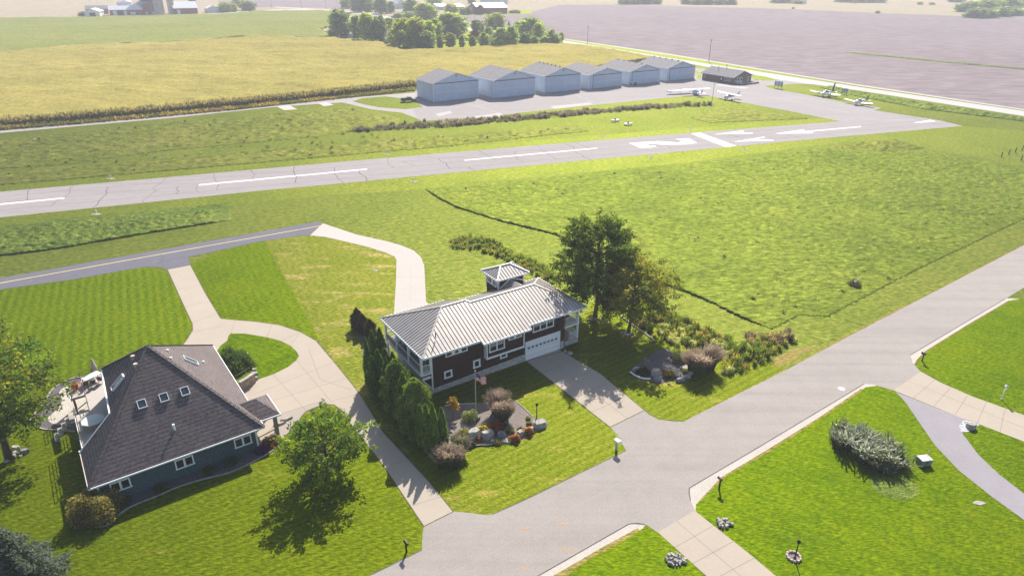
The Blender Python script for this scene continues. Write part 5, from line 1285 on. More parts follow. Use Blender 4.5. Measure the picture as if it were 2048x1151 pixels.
# the four trees by the houses
tb = G(1190, 632)
make_tree('maple_tree', tb, 'tall dark green tree by the right corner of the brown house', 'tree', 14.6, 5.6, 11, GREEN_D+[(.10, .125, .03)], 96, 10, 42, .155, .2, lambda t: math.sin(math.pi*min(1, .17+t*.76))**.55, .26, .3, spray=.05)
make_tree('yellowing_tree', G(1257, 661), 'lighter yellow green tree with a forked trunk in front of the tall dark tree', 'tree', 10.2, 5.2, 12, GREEN_Y, 76, 9, 34, .14, .34, lambda t: math.sin(math.pi*min(1, .22+t*.7))**.6, .2, .24, (.9, .4), spray=.055)
make_tree('lawn_tree', G(654, 952), 'round green tree on the front lawn of the teal house, casting a big shadow', 'tree', 6.4, 3.7, 13, GREEN_L, 56, 8, 26, .13, .28, lambda t: math.sin(math.pi*min(1, .22+t*.72))**.6, .16, .22, (-.1, .5), spray=.06)
make_tree('old_tree', G(18, 918), 'large yellow tinged tree at the left edge, its leaning trunk ringed by stones', 'tree', 13.2, 6.0, 14, GREEN_L+GREEN_D+GREEN_Y[:1], 80, 9, 32, .155, .3, lambda t: math.sin(math.pi*min(1, .2+t*.74))**.6, .3, .3, (-1.6, 2.4), spray=.05)

# conifers: needles on whorls of branches
def spruce(loc, label, H, R, seed, pal, n=9000, leaf=.13, group=None, name='spruce_tree', cat='tree'):
    rg = np.random.default_rng(seed); t = thing(name, loc, rg.uniform(0, 6), label, cat, group); P = []; b = MB(); b.tube([(0, 0, 0), (0, 0, H*.97)], [.035*H*.6, .01], 7)
    nw = 13; tipd = []
    for w in range(nw):
        z = H*(.06+.9*w/nw); rr = R*(1-(w/nw))**.9; nb = max(5, int(11-w*.4))
        for k in range(nb):
            a = 2*math.pi*k/nb+w*.7+rg.uniform(-.2, .2); L = rr*rg.uniform(.8, 1.12); e = Vector((L*math.cos(a), L*math.sin(a), z-.05*H*(1-w/nw)+.1*L)); s_ = Vector((0, 0, z))
            b.tube([s_, e], [.03, .01], 4, caps=False); m = max(6, int(n/(nw*8)*(L/R)*1.6)); u = rg.uniform(.12, 1, m)**.7
            q = np.array(s_)[None]+(np.array(e-s_))[None]*u[:, None]; wd = .2*L*(1.15-u)+.08; q = q+rg.normal(size=(m, 3))*wd[:, None]*np.array([1, 1, .35]); P.append(q)
    P = np.concatenate(P); tint = tints(len(P), pal, rg, .25); V, F, c = leaves(P, leaf, tint, rg, (0, 0, .8), .4); np_mesh('crown', V, F, M['needle'], t, c); b.build('trunk', M['bark'], t)
    return t
spruce(G(48, 1178), 'blue green spruce cut off by the lower left corner', 6.6, 3.3, 21, [(.11, .145, .13), (.15, .18, .17), (.085, .115, .10), (.17, .19, .15)], 26000, .13)
def arborvitae(loc, label, H, R, seed, pal, n=9000, name='arborvitae', leaf=.1, tips=1, group='evergreens along the left side of the brown house', round_=False):
    rg = np.random.default_rng(seed); t = thing(name, loc, 0, label, 'evergreen', group); prof = (lambda z: (math.sin(math.pi*min(1, .25+z*.72))**.55)) if round_ else (lambda z: min(1, (1-z)*2.2)**.65*(.82+.18*math.sin(min(1, z*1.4)*math.pi)))
    P = []; I = MB()
    for k in range(tips):
        ox, oy = (0, 0) if tips == 1 else (rg.uniform(-.5, .5)*R, rg.uniform(-.5, .5)*R); h = H*(1 if k == 0 else rg.uniform(.62, .92)); r0 = R if tips == 1 else R*.66; m = n//tips
        z = rg.uniform(0.02, 1, m); a = rg.uniform(0, 2*math.pi, m); rr = np.array([prof(q) for q in z])*r0*(1+.24*np.sin(a*3+z*9+k)+.16*np.sin(a*6-z*17+k))*rg.uniform(.72, 1.12, m)
        P.append(np.stack([ox+rr*np.cos(a), oy+rr*np.sin(a), z*h], -1))
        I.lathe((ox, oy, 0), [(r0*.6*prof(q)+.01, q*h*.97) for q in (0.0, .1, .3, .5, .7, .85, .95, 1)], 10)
    P = np.concatenate(P); tint = tints(len(P), pal, rg, .3); n_ = len(P)
    out = P.copy(); out[:, 2] = .25; out[:, :2] /= np.linalg.norm(out[:, :2], axis=1)[:, None]+1e-6
    nn = out+rg.normal(size=(n_, 3))*.55; nn /= np.linalg.norm(nn, axis=1)[:, None]; tt = np.tile(np.array([[0, 0, 1.]]), (n_, 1))+rg.normal(size=(n_, 3))*.35; tt -= nn*(tt*nn).sum(1)[:, None]; tt /= np.linalg.norm(tt, axis=1)[:, None]; ss = np.cross(nn, tt); L = leaf*rg.uniform(.6, 1.5, n_)[:, None]
    V = np.stack([P-tt*L, P+ss*L*.5, P+tt*L*1.3, P-ss*L*.5], 1).reshape(-1, 3); np_mesh('foliage', V, np.arange(4*n_).reshape(-1, 4), M['needle'], t, np.repeat(tint, 4, axis=0))
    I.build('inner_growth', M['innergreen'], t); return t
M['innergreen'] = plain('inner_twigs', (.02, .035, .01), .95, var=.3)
ARB = [(0.092, 0.184, 0.034), (0.126, 0.219, 0.04), (0.068, 0.14, 0.026)]; ARBL = [(0.155, 0.255, 0.037), (0.201, 0.293, 0.043), (0.109, 0.198, 0.031)]; JUN = [(0.172, 0.227, 0.059), (0.133, 0.193, 0.047), (0.211, 0.244, 0.066)]
def arb(base, top, rpx, label, seed, pal=ARB, tips=1, n=6000, round_=False, name='arborvitae'):
    P = G(*base); d = (P-Vector((0, 0, HCAM))).length; arborvitae(P, label, hgt(base, top), rpx*d/FOC, seed, pal, n, name, .11, tips, round_=round_)
arb((751, 752), (742.5, 661.7), 12, 'tall dark evergreen at the house end of the hedge', 31); arb((766, 745), (757, 655.6), 10.5, 'tallest dark evergreen of the hedge, touching the balcony corner', 32)
arb((740, 768), (733, 676), 10.5, 'dark evergreen at the left outer edge of the hedge', 33, tips=2); arb((762, 785), (753, 699), 12, 'dark evergreen in the middle of the hedge, behind the round shrub', 34); arb((775, 770), (764, 697), 12, 'narrow evergreen close under the balcony', 35)
arb((790, 775), (783, 705), 11, 'short evergreen between the balcony and the round juniper', 36); arb((776, 800), (768, 716), 11, 'broad evergreen at the drive side of the hedge', 37, tips=2); arb((750, 790), (745, 712), 11, 'low dark evergreen overhanging the drive side lawn', 371)
arb((797, 822), (791, 722), 24, 'big round juniper in the middle of the evergreen row', 38, JUN+ARB, round_=True, n=9000, name='juniper'); arb((812, 838), (806, 744), 18, 'cluster of evergreen spires between the two round junipers', 39, ARBL, tips=4, n=8000)
arb((834, 862), (836, 760), 28, 'large round yellow green juniper behind the four columns', 40, JUN+ARBL, round_=True, n=12000, name='juniper')
for i, (bq, tq, lb) in enumerate((((844, 888), (836, 810), 'leftmost of the four narrow columnar evergreens'), ((856, 897), (849, 809), 'second from the left of the four narrow columnar evergreens'), ((869, 902), (866, 807), 'tallest of the four narrow columnar evergreens'), ((886, 893), (882, 816), 'rightmost of the four narrow columnar evergreens, beside the mulch bed'))):
    arb(bq, tq, 9, lb, 41+i, ARBL, n=7000)
for i, (bq, tq, lb) in enumerate((((716, 655), (712, 616), 'brownish evergreen at the far end of the row'), ((727, 664), (725, 628), 'brownish evergreen second from the far end of the row'), ((742, 672), (738, 639), 'brownish evergreen next to the dark hedge'))):
    arb(bq, tq, 11, lb, 46+i, [(.07, .062, .026), (.055, .06, .022), (.09, .07, .03)], n=4000)

# shrubs and ornamental grasses
def shrub(px, R, H, label, pal, seed, n=2500, leaf=.08, name='shrub', group=None, loc=None, flower=None, frac=.3, up=.6):
    rg = np.random.default_rng(seed); t = thing(name, loc or G(*px), 0, label, {'flower_clump': 'flowers', 'low_plant': 'plant'}.get(name, 'shrub'), group)
    d = rg.normal(size=(n, 3)); d /= np.linalg.norm(d, axis=1)[:, None]; d[:, 2] = np.abs(d[:, 2]); lump = 1+.14*np.sin(d[:, 0]*5+seed)+.12*np.cos(d[:, 1]*6-seed)
    P = d*(rg.uniform(0, 1, (n, 1))**.3)*lump[:, None]*np.array([R, R, H*.95]); P[:, 2] += .03
    tint = tints(n, pal, rg, .3); V, F, c = leaves(P, leaf, tint, rg, (0, 0, up)); np_mesh('foliage', V, F, M['leaf'], t, c)
    if flower:
        k = int(n*frac); Q = d[:k]*lump[:k, None]*np.array([R, R, H])*1.02; V, F, c = leaves(Q, leaf*.9, tints(k, flower, rg, .25), rg, (0, 0, 1)); np_mesh('flowers', V, F, M['leaf'], t, c)
    b = MB()
    for k in range(5):
        a = k*1.26; b.tube([(0, 0, 0), (R*.5*math.cos(a), R*.5*math.sin(a), H*.6)], [.03, .01], 5, caps=False)
    b.build('stems', M['bark'], t); return t
def blades(rg, n, C, H, spread, wid, base, tip, lean=.5, hv=.3, ang=None):
    """n arching grass blades rooted around C (n,3): returns V,F,colour; three quads' worth of length each"""
    a = rg.uniform(0, 2*math.pi, n) if ang is None else ang+rg.normal(size=n)*.5; dirv = np.stack([np.cos(a), np.sin(a), np.zeros(n)], -1); h = H*rg.uniform(1-hv, 1+hv*.6, n)[:, None]; ln = lean*rg.uniform(.2, 1.1, n)[:, None]*h
    s = np.stack([-np.sin(a), np.cos(a), np.zeros(n)], -1)*wid*rg.uniform(.6, 1.4, n)[:, None]; up = np.array([[0, 0, 1.]])
    p0 = C; p1 = C+dirv*ln*.25+up*h*.6; p2 = C+dirv*ln+up*h
    V = np.stack([p0-s*.6, p0+s*.6, p1-s, p1+s, p2-s*.8, p2+s*.8], 1).reshape(-1, 3); i = np.arange(n)[:, None]*6
    F = np.concatenate([i+np.array([[0, 1, 3, 2]]), i+np.array([[2, 3, 5, 4]])]); w = rg.uniform(.75, 1.25, (n, 1))
    c = np.stack([base*w*.8, base*w*.8, base*w, base*w, tip*w, tip*w], 1).reshape(-1, 3)
    return V, F, c
def ornamental(px, R, H, label, seed, n=5000, base=(.13, .15, .04), tip=(.42, .30, .26), tip2=(.36, .28, .19)):
    rg = np.random.default_rng(seed); t = thing('ornamental_grass', G(*px), 0, label, 'ornamental grass')
    n = int(n*.6); kc = 7; ca = rg.uniform(0, 6.28, kc); cr_ = R*.45*np.sqrt(rg.uniform(0, 1, kc)); ci = rg.integers(0, kc, n); r_ = R*.2*np.sqrt(rg.uniform(0, 1, n)); a = rg.uniform(0, 2*math.pi, n); hk = rg.uniform(.75, 1.1, kc)[ci][:, None]; C = np.stack([cr_*np.cos(ca), cr_*np.sin(ca), np.zeros(kc)], -1)[ci]+ np.stack([r_*np.cos(a), r_*np.sin(a), np.zeros(n)], -1); w = rg.uniform(0, 1, (n, 1))
    V, F, c = blades(rg, n, C, H, R, .028, np.tile(np.array([base]), (n, 1)), np.array([tip])*w+np.array([tip2])*(1-w), .5, .3, np.arctan2(C[:, 1], C[:, 0])); V[:, 2] *= np.repeat(hk[:, 0], 6); np_mesh('blades', V, F, M['dryleaf'], t, c)
    tipv = V.reshape(n, 6, 3)[:, 4]; m = n; P = tipv[rg.integers(0, n, m)]+rg.normal(size=(m, 3))*np.array([.06, .06, .1])
    V, F, c = leaves(P, .07, tints(m, [tip, tip2, (.55, .42, .34)], rg), rg, asp=.3); np_mesh('plumes', V, F, M['dryleaf'], t, c); return t
ornamental((995, 832), 2.1, 2.1, 'big pinkish tan ornamental grass in the mulch bed behind the flag pole', 51, 6500)
ornamental((897, 932), 1.55, 1.7, 'drooping tan ornamental grass at the lower tip of the mulch bed', 52, 5000, tip=(.42, .31, .25))
ornamental((918, 905), 1.2, 1.5, 'pale green and tan grass beside the columnar evergreens', 53, 2500, (.16, .17, .07), (.32, .28, .17), (.26, .27, .14))
ornamental((1404, 742), 2.7, 2.4, 'huge pink plumed ornamental grass at the edge of the right rock bed', 54, 9000, (.17, .18, .06), (.52, .36, .33), (.42, .34, .2))
shrub((193, 1030), 2.0, 2.6, 'round golden green shrub at the lower left corner of the teal house', [(.30, .25, .09), (.22, .2, .06), (.36, .28, .12), (.12, .13, .03)], 61, 7000, .11)
shrub((941, 838), .9, 1.2, 'whitish green variegated shrub at the foot of the flag pole', [(.26, .29, .17), (.16, .2, .09), (.34, .36, .24)], 62, 1500)
shrub((1013, 818), .95, 1.3, 'yellow green bush in front of the big ornamental grass', [(.24, .24, .03), (.16, .19, .03), (.30, .26, .04)], 63, 1600)
shrub((993, 860), .8, 1.15, 'dark red barberry between the boulders', [(.34, .07, .06), (.45, .11, .08), (.2, .08, .05), (.2, .17, .04)], 64, 1800)
RED = [(.6, .17, .11), (.65, .24, .16)]
for q, r_, lb in (((1030, 880), .6, 'coral red mounded flowers at the lawn edge below the boulders'), ((1055, 866), .65, 'coral red mounded flowers beside the large flat boulder'), ((959, 880), .36, 'small coral flower clump below the leftmost boulder')):
    shrub(q, r_, r_*1.0, lb, [(.12, .14, .03), (.08, .11, .02)], int(q[0]), 900, .07, 'flower_clump', None, None, RED, .5)
YEL = [(.75, .62, .04), (.65, .58, .08)]
for q, r_, lb in (((966, 860), .55, 'yellow flowers just behind the boulders'), ((995, 886), .35, 'small yellow flowers at the front edging'), ((946, 889), .22, 'tiny orange yellow flower by the front edging of the bed')):
    shrub(q, r_, r_*.9, lb, [(.13, .15, .03)], int(q[0])+1, 700, .06, 'flower_clump', None, None, YEL, .55)
for q, r_, lb in (((928, 866), .6, 'olive green low shrub left of the leftmost boulder'), ((1022, 864), .45, 'light green low plant right of the red barberry'), ((976, 850), .4, 'bronze green low plant behind the yellow flowers'), ((1056, 838), .3, 'light green low plant near the lamp post'), ((1058, 848), .32, 'yellowish low plant near the flat boulder'), ((1041, 858), .3, 'green low plant above the right boulders'), ((1010, 850), .35, 'dark low plant beside the barberry')):
    shrub(q, r_, r_*.95, lb, [(.2, .24, .05), (.3, .26, .08), (.15, .19, .05)], int(q[0])+2, 700, .06, 'low_plant', 'low plants in the mulch bed')
make_tree('sapling', G(907, 833), 'thin orange brown sapling in the mulch bed left of the flag pole', 'tree', 2.6, .6, 65, [(.4, .24, .09), (.32, .2, .08), (.26, .2, .06)], 18, 5, 16, .085, .35, None, .03, .35, spray=.14)
# right rock bed plants
shrub((1360, 718), 1.25, 1.15, 'whitish green shrub beside the huge pink grass', [(.25, .28, .15), (.17, .2, .09), (.32, .33, .2)], 66, 1900)
shrub((1337, 752), .75, .75, 'olive and bronze low shrub among the front rocks of the right bed', [(.17, .15, .03), (.12, .12, .03), (.2, .14, .04)], 67, 1200)
shrub((1286, 746), .9, .6, 'dark low shrub behind the white edging of the right bed', [(.06, .07, .02), (.09, .08, .03)], 68, 1200)
shrub((1288, 737), .4, .45, 'small bright green plant beside the white boulder', [(.12, .16, .03)], 681, 400, .06)
shrub((1369, 744), .35, .4, 'small yellow green plant beside the flat stepped rocks', [(.2, .2, .04)], 682, 400, .06)
# by the teal house
JG = [(0.052, 0.105, 0.03), (0.072, 0.126, 0.036), (0.098, 0.133, 0.042)]
shrub((478, 734), 2.0, 2.0, 'dark green spreading shrub beside the stone wall of the teal house', JG, 70, 4000, .11)
shrub((458, 722), 1.4, 1.8, 'dark green shrub against the right eave of the teal house', JG, 71, 2500, .11)
shrub((536, 891), .8, .8, 'copper brown shrub at the entry porch corner', [(.2, .10, .06), (.26, .14, .08), (.13, .07, .04)], 72, 1500)
shrub((548, 884), .75, .7, 'rust coloured shrub beside the entry porch post', [(.26, .15, .1), (.2, .11, .07)], 73, 1300)
shrub((524, 903), .6, .6, 'purple flowers at the front right corner of the teal house', [(.06, .08, .03)], 74, 800, .07, 'flower_clump', None, None, [(.14, .02, .3), (.2, .03, .4)], .6)
for i, x in enumerate((2.2, 5.2, 9.4, 11.4)): shrub(None, .6, .55, ('dark low shrub under the left front window', 'dark low shrub left of the middle front window', 'dark low shrub right of the middle front window', 'dark low shrub under the right front window')[i]+' of the teal house', JG, 75+i, 900, .09, 'shrub', 'low shrubs along the front of the teal house', on_teal(x, -.1, 0))
# far below the deck: red geraniums in the planter
for o in list(col.objects):
    if o.name == 'planter':
        rg = np.random.default_rng(80); P = rg.normal(size=(260, 3))*np.array([.28, .28, .14])+np.array([0, 0, .5]); V, F, c = leaves(P, .08, tints(260, [(.07, .12, .02), (.5, .03, .02), (.45, .05, .02)], rg), rg); np_mesh('flowers', V, F, M['leaf'], o, c)
# weedy clump round the white pedestal
shrub((1709, 570), 1.1, .8, 'brownish weeds around the white utility pedestal', [(.14, .13, .06), (.2, .16, .09), (.1, .11, .04)], 83, 1500, .1)

# ---- beds nobody could count
def bed(name, label, pts, n, H, pals, seed, wid=.03, lean=.35, sz=.09, leafn=0, cat='plants', patch=3.0, cl=0, crad=.5, mat='leaf'):
    """loose mixed plants in an outline, clump by clump; colours come in drifts. cl = number of clumps"""
    rg = np.random.default_rng(seed); P = [G(*p) for p in pts]; xs = [p.x for p in P]; ys = [p.y for p in P]; C = np.zeros((0, 3)); K = cl or n
    while len(C) < K:
        X, Y = rg.uniform(min(xs), max(xs), K), rg.uniform(min(ys), max(ys), K); ok = inside(X, Y, P); C = np.concatenate([C, np.stack([X[ok], Y[ok], np.zeros(ok.sum())], -1)])
    C = C[:K]; f = np.clip(vnoise(C[:, 0], C[:, 1], patch, seed)*1.25-.12+rg.normal(size=K)*.1, 0, .999); k = (f*len(pals)).astype(int); hc = H*rg.uniform(.35, 1.15, K)*np.array([p[2] for p in pals])[k]; rc = crad*rg.uniform(.5, 1.4, K); bright = rg.uniform(.75, 1.3, (K, 1))
    base = np.array([p[0] for p in pals])[k]*bright; tip = np.array([p[1] for p in pals])[k]*bright
    V, F, c, off = [], [], [], 0
    if n:
        i = rg.integers(0, K, n); C2 = C[i]+np.concatenate([rg.normal(size=(n, 2))*(rc[i]*.45)[:, None], np.zeros((n, 1))], 1)
        a, b_, c_ = blades(rg, n, C2, 1.0, 1, wid, base[i], tip[i], lean, .35); hh = np.repeat(hc[i], 6); a[:, 2] *= hh; o0 = np.repeat(C2, 6, axis=0); a[:, :2] = o0[:, :2]+(a[:, :2]-o0[:, :2])*np.maximum(.4, hh)[:, None]; V.append(a); F.append(b_); c.append(c_); off = len(a)
    if leafn:
        i = rg.integers(0, K, leafn); d = rg.normal(size=(leafn, 3)); d /= np.linalg.norm(d, axis=1)[:, None]; d *= rg.uniform(0, 1, (leafn, 1))**.4; Q = C[i]+d*np.stack([rc[i], rc[i], hc[i]*.5], -1); Q[:, 2] += hc[i]*.5; v2, f2, c2 = leaves(Q, sz, tip[i]*rg.uniform(.75, 1.25, (leafn, 1)), rg); V.append(v2); F.append(f2+off); c.append(c2)
    o = np_mesh(name, np.concatenate(V), np.concatenate(F), M[mat], None, np.concatenate(c)); return stuff(o, label, cat)
gD, gM, gL, tan, brn, yel, whi, pur = (.085, .13, .03), (.13, .18, .04), (.19, .24, .05), (.36, .29, .16), (.24, .18, .11), (.36, .34, .08), (.5, .5, .4), (.3, .2, .24)
bed('wildflower_ditch', 'wild flowers and tall grasses in the ditch right of the tree', [(1262, 640), (1300, 628), (1345, 632), (1400, 652), (1450, 680), (1480, 690), (1500, 700), (1520, 680), (1560, 672), (1600, 680), (1560, 700), (1530, 722), (1490, 738), (1450, 752), (1442, 728), (1420, 700), (1380, 690), (1345, 690), (1320, 672), (1280, 655)], 9000, 1.0, [(gD, gM, 1.1), (gM, gL, .9), (gM, (.2, .19, .05), 1.0), (gD, gM, 1.25), (brn, tan, .9), (gM, gD, 1.0), (gM, yel, .8), (gM, gL, .9), (gL, whi, .8)], 91, .03, .3, .085, 30000, patch=2.2, cl=420, crad=.42)
bed('brown_ditch_grass', 'brown and golden dry grasses at the end of the ditch near the street', [(1490, 668), (1530, 672), (1575, 668), (1590, 680), (1545, 695), (1505, 690)], 6500, .8, [(brn, tan, 1), ((.15, .1, .06), brn, 1.1), (tan, (.42, .33, .12), .9), (gM, tan, .9)], 92, .03, .35, .08, 3500, patch=1.4, cl=90, crad=.4, mat='dryleaf')
bed('garden_strip', 'flowering garden strip running behind the brown house', [(900, 482), (930, 475), (985, 478), (1010, 495), (1040, 512), (1090, 535), (1120, 550), (1110, 572), (1060, 545), (1022, 528), (990, 512), (950, 500), (905, 497)], 7000, .75, [(gM, yel, .85), (gD, gM, 1.1), (gM, tan, .9), (gD, gL, 1.15), (gM, (.3, .25, .09), .8), (gD, gM, 1.1), (gL, gL, .8)], 93, .035, .3, .09, 17000, patch=1.8, cl=330, crad=.38)
bed('reeds', 'brown reeds in the ditch between the apron and the runway', [(690, 263), (740, 257), (800, 251), (830, 247), (930, 243), (1080, 229), (1250, 217), (1330, 211), (1395, 206), (1425, 210), (1390, 214), (1330, 216), (1250, 222), (1100, 236), (930, 251), (800, 259), (740, 264)], 22000, 1.15, [((.2, .16, .1), (.29, .225, .15), .9), ((.2, .16, .1), (.33, .255, .17), 1), (gM, (.17, .19, .06), .6), (gL, (.2, .22, .07), .4), ((.14, .12, .08), (.22, .18, .12), 1), (gM, (.24, .23, .1), .6)], 94, .07, .3, .16, 8000, patch=9, cl=800, crad=.9, mat='dryleaf')
bed('variegated_grass_bed', 'oval bed of tall pale striped grass on the lower right lawn', [(1662, 872), (1680, 862), (1720, 868), (1760, 892), (1800, 922), (1812, 942), (1780, 948), (1735, 935), (1695, 912), (1670, 890)], 5200, 1.3, [((.09, .13, .05), (.38, .4, .26), 1), ((.08, .12, .045), (.55, .55, .42), 1.1), ((.06, .1, .035), (.2, .24, .11), .9), ((.1, .13, .05), (.45, .44, .3), 1)], 95, .045, .8, .1, 900, patch=.9, cl=110, crad=.5, mat='dryleaf')
bed('field_edge_weeds', 'dark weeds along the edge of the ripe corn by the service road', [(-20, 262), (0, 256), (150, 244), (300, 231), (470, 215), (620, 200), (830, 177), (830, 182), (620, 204), (470, 220), (300, 236), (150, 249), (0, 261)], 16000, .8, [((.12, .11, .045), (.16, .14, .06), 1), ((.06, .075, .03), (.11, .12, .04), .9), ((.2, .15, .07), (.32, .25, .1), 1.1), ((.12, .09, .06), (.22, .16, .11), .9)], 96, .12, .3, .2, 9000, patch=7)
bed('corn_edge', 'outer rows of ripe corn stalks facing the airfield', [(-30, 253), (0, 250.5), (150, 238.5), (300, 225.5), (470, 209.5), (620, 194.5), (830, 171.5), (830, 175.5), (620, 199), (470, 214), (300, 230), (150, 243), (0, 255)], 22000, 2.15, [((.2, .15, .06), (.31, .25, .075), 1), ((.2, .16, .06), (.28, .25, .07), 1.05), ((.17, .13, .06), (.34, .27, .09), .95)], 97, .07, .35, .3, 20000, patch=4, cat='crop', mat='dryleaf')

# ---- far trees: prototypes, then copies with their own parts
def far_proto(seed, pal, H=15, R=6, conifer=False, tall=False):
    if conifer: return spruce((0, 0, -500), '', H, R, seed, pal, 1700, .55)
    sh = (lambda t: math.sin(math.pi*min(1, .2+t*.76))**.5) if not tall else (lambda t: math.sin(math.pi*min(1, .12+t*.82))**.8)
    return make_tree('tree', (0, 0, -500), '', 'tree', H, R, seed, pal, 34, 6, 34, .55, .05 if not tall else .08, sh, .32, .2, spray=.17, wood=False, var=.25)
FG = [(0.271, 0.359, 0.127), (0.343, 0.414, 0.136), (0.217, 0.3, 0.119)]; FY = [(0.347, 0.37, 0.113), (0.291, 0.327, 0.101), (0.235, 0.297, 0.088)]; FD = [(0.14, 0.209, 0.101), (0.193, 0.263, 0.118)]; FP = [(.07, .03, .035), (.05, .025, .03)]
protos = {'g': far_proto(101, FG), 'g2': far_proto(102, FG+FY), 'y': far_proto(103, FY), 'd': far_proto(104, FD), 't': far_proto(105, FG, 15, 4.4, tall=True), 'yt': far_proto(106, FY, 12, 3.6, tall=True), 'p': far_proto(107, FP, 8, 4), 'c': far_proto(108, FD, 13, 3, True)}
PH = {'g': (15, 6), 'g2': (15, 6), 'y': (15, 6), 'd': (15, 6), 't': (15, 4.4), 'yt': (12, 3.6), 'p': (8, 4), 'c': (13, 3)}
used = set()
def far_tree(kind, base, top, wpx, label, group):
    P = G(*base); H = max(1.2, hgt(base, top)); d = (P-Vector((0, 0, HCAM))).length; Rr = wpx/2*d/FOC; h0, r0 = PH[kind]; sc = (Rr/r0*1.0, Rr/r0*1.0, H/h0); rz = random.uniform(0, 6.28); p = protos[kind]
    if kind not in used:
        used.add(kind); o = p; o.location = P; o.rotation_euler = (0, 0, rz); o.scale = sc; o['label'] = label
    else: o = copy_tree(p, None, P, rz, label, sc)
    o['group'] = group
    if kind == 'c': o.name = 'conifer'
    return o
gx = lambda x, y: (640+x*.2441, y*.2441)
GR = 'trees of the grove behind the ripe corn'
grove = [('d', 175, 80, 305, 170, 'dark tree standing alone at the left end of the grove'), ('g', 120, 235, 310, 90, 'low bush under the lone tree at the left end of the grove'),
 ('t', 310, 120, 325, 105, 'first tree of the grove right of the lone tree'), ('g2', 400, 105, 335, 140, 'tall yellow tinged tree left of the grey farmhouse roof'), ('d', 490, 130, 335, 130, 'dark tree left of the half hidden house in the grove'), ('g', 575, 150, 300, 110, 'tree directly behind the half hidden house in the grove'),
 ('y', 690, 150, 385, 180, 'broad yellow green tree at the front left of the grove'), ('y', 800, 148, 398, 190, 'biggest yellow green tree in the front middle of the grove'), ('g2', 885, 170, 390, 130, 'yellow green tree right of the biggest one in the grove'), ('d', 850, 250, 410, 155, 'dark rounded tree standing foremost in the grove'), ('g', 612, 225, 370, 100, 'tree hiding the right part of the grove house'),
 ('g2', 870, 25, 175, 170, 'large light tree behind the grove close to the far road'), ('g', 735, 95, 160, 100, 'tree behind the grove beside the far road bend'), ('d', 640, 110, 165, 80, 'small dark tree at the far road bend'),
 ('g2', 1090, 105, 300, 215, 'wide pale tree in the right middle of the grove'), ('g', 1020, 120, 300, 120, 'tree left of the wide pale one in the grove'), ('g', 950, 160, 325, 100, 'tree in the middle of the grove behind the young row'),
 ('yt', 985, 285, 402, 50, 'first young tree from the left in the front row'), ('yt', 1070, 268, 397, 85, 'second and widest young tree in the front row'), ('yt', 1162, 290, 397, 46, 'slimmest young tree in the front row'), ('yt', 1250, 292, 392, 56, 'fourth young tree from the left in the front row'), ('g', 1345, 268, 387, 82, 'dark green tree left of the small white house'),
 ('t', 1280, 160, 265, 80, 'slim tree left of the dark conifer'), ('c', 1330, 158, 262, 46, 'dark pointed conifer in the middle of the grove'), ('g2', 1440, 105, 232, 150, 'broad tree right of the dark conifer'), ('p', 1270, 252, 315, 72, 'purple leaved small tree in the grove'), ('y', 1382, 222, 305, 70, 'yellowish small tree above the small white house'),
 ('g', 1482, 232, 388, 125, 'tree right against the small white house'), ('g', 1562, 218, 382, 115, 'tree second to the right of the small white house'), ('c', 1548, 162, 240, 36, 'small pointed conifer at the back right of the grove'), ('t', 1650, 155, 275, 90, 'slim tree at the back right of the grove'), ('g', 1722, 148, 305, 200, 'wide tree at the right end of the grove'),
 ('d', 1678, 262, 373, 92, 'dark low tree at the front right of the grove'), ('g2', 1792, 188, 335, 95, 'tree near the right end of the grove'), ('g', 1750, 298, 372, 80, 'low bush at the front right of the grove'), ('g', 1832, 298, 368, 72, 'low bush third from the right end of the grove'), ('g2', 1892, 238, 362, 72, 'small tree second from the right end of the grove'), ('g', 1922, 280, 368, 92, 'rounded bush at the right end of the grove'), ('yt', 1976, 266, 345, 38, 'slim tree at the extreme right end of the grove')]
for k, x, yt_, yb, w_, lb in grove: far_tree(k, gx(x, yb), gx(x, yt_), w_*.2441, lb, GR)
far2 = [('g', 222, -20, 68, 90, 'far tree at the left of the cluster beyond the far road'), ('d', 300, -25, 98, 95, 'dark far tree second from left beyond the far road'), ('d', 362, -20, 98, 90, 'dark far tree third from left beyond the far road'), ('g', 415, -10, 95, 80, 'far tree fourth from left beyond the far road'), ('g', 440, -30, 65, 80, 'tall far tree at the frame top beyond the far road'), ('d', 502, -30, 112, 95, 'dark far tree left of the pale gabled house'), ('d', 580, 12, 107, 62, 'small dark far tree in front of the pale gabled house'), ('d', 745, -5, 100, 120, 'dark far tree right of the pale gabled house'), ('g', 940, -20, 60, 110, 'far tree left of the white roofed barn, behind the sheds'), ('g2', 1075, 30, 125, 100, 'light far tree in front of the long white roof'), ('g', 1170, 60, 120, 70, 'low far tree left of the white roofed barn'), ('d', 1215, 55, 120, 50, 'small conifer like tree left of the white roofed barn'), ('p', 1315, 45, 118, 50, 'reddish far tree at the corner of the white roofed barn'),
 ('d', 1240, -30, 30, 60, 'far tree at the frame top above the barn'), ('g', 1595, 80, 108, 90, 'low hedge bush right of the white roofed barn')]
for k, x, yt_, yb, w_, lb in far2: far_tree(k, gx(x, yb), gx(x, yt_), w_*.2441, lb, 'far trees around the distant farms')
fx = lambda x, y: (120+x*.1953, y*.1953)
for k, x, yt_, yb, w_, lb in [('g', 1690, 25, 125, 110, 'tree left of the olive tree by the farmhouse'), ('y', 1770, 30, 120, 100, 'olive tree beside the farmhouse'), ('g', 1840, -20, 70, 110, 'tall tree above the farmhouse trees'), ('d', 1930, 12, 108, 135, 'dark round tree at the right end of the farm'), ('d', 235, 120, 170, 60, 'dark bush at the left end of the white gabled shed')]:
    far_tree(k, fx(x, yb), fx(x, yt_), w_*.1953, lb, 'trees around the red farm')
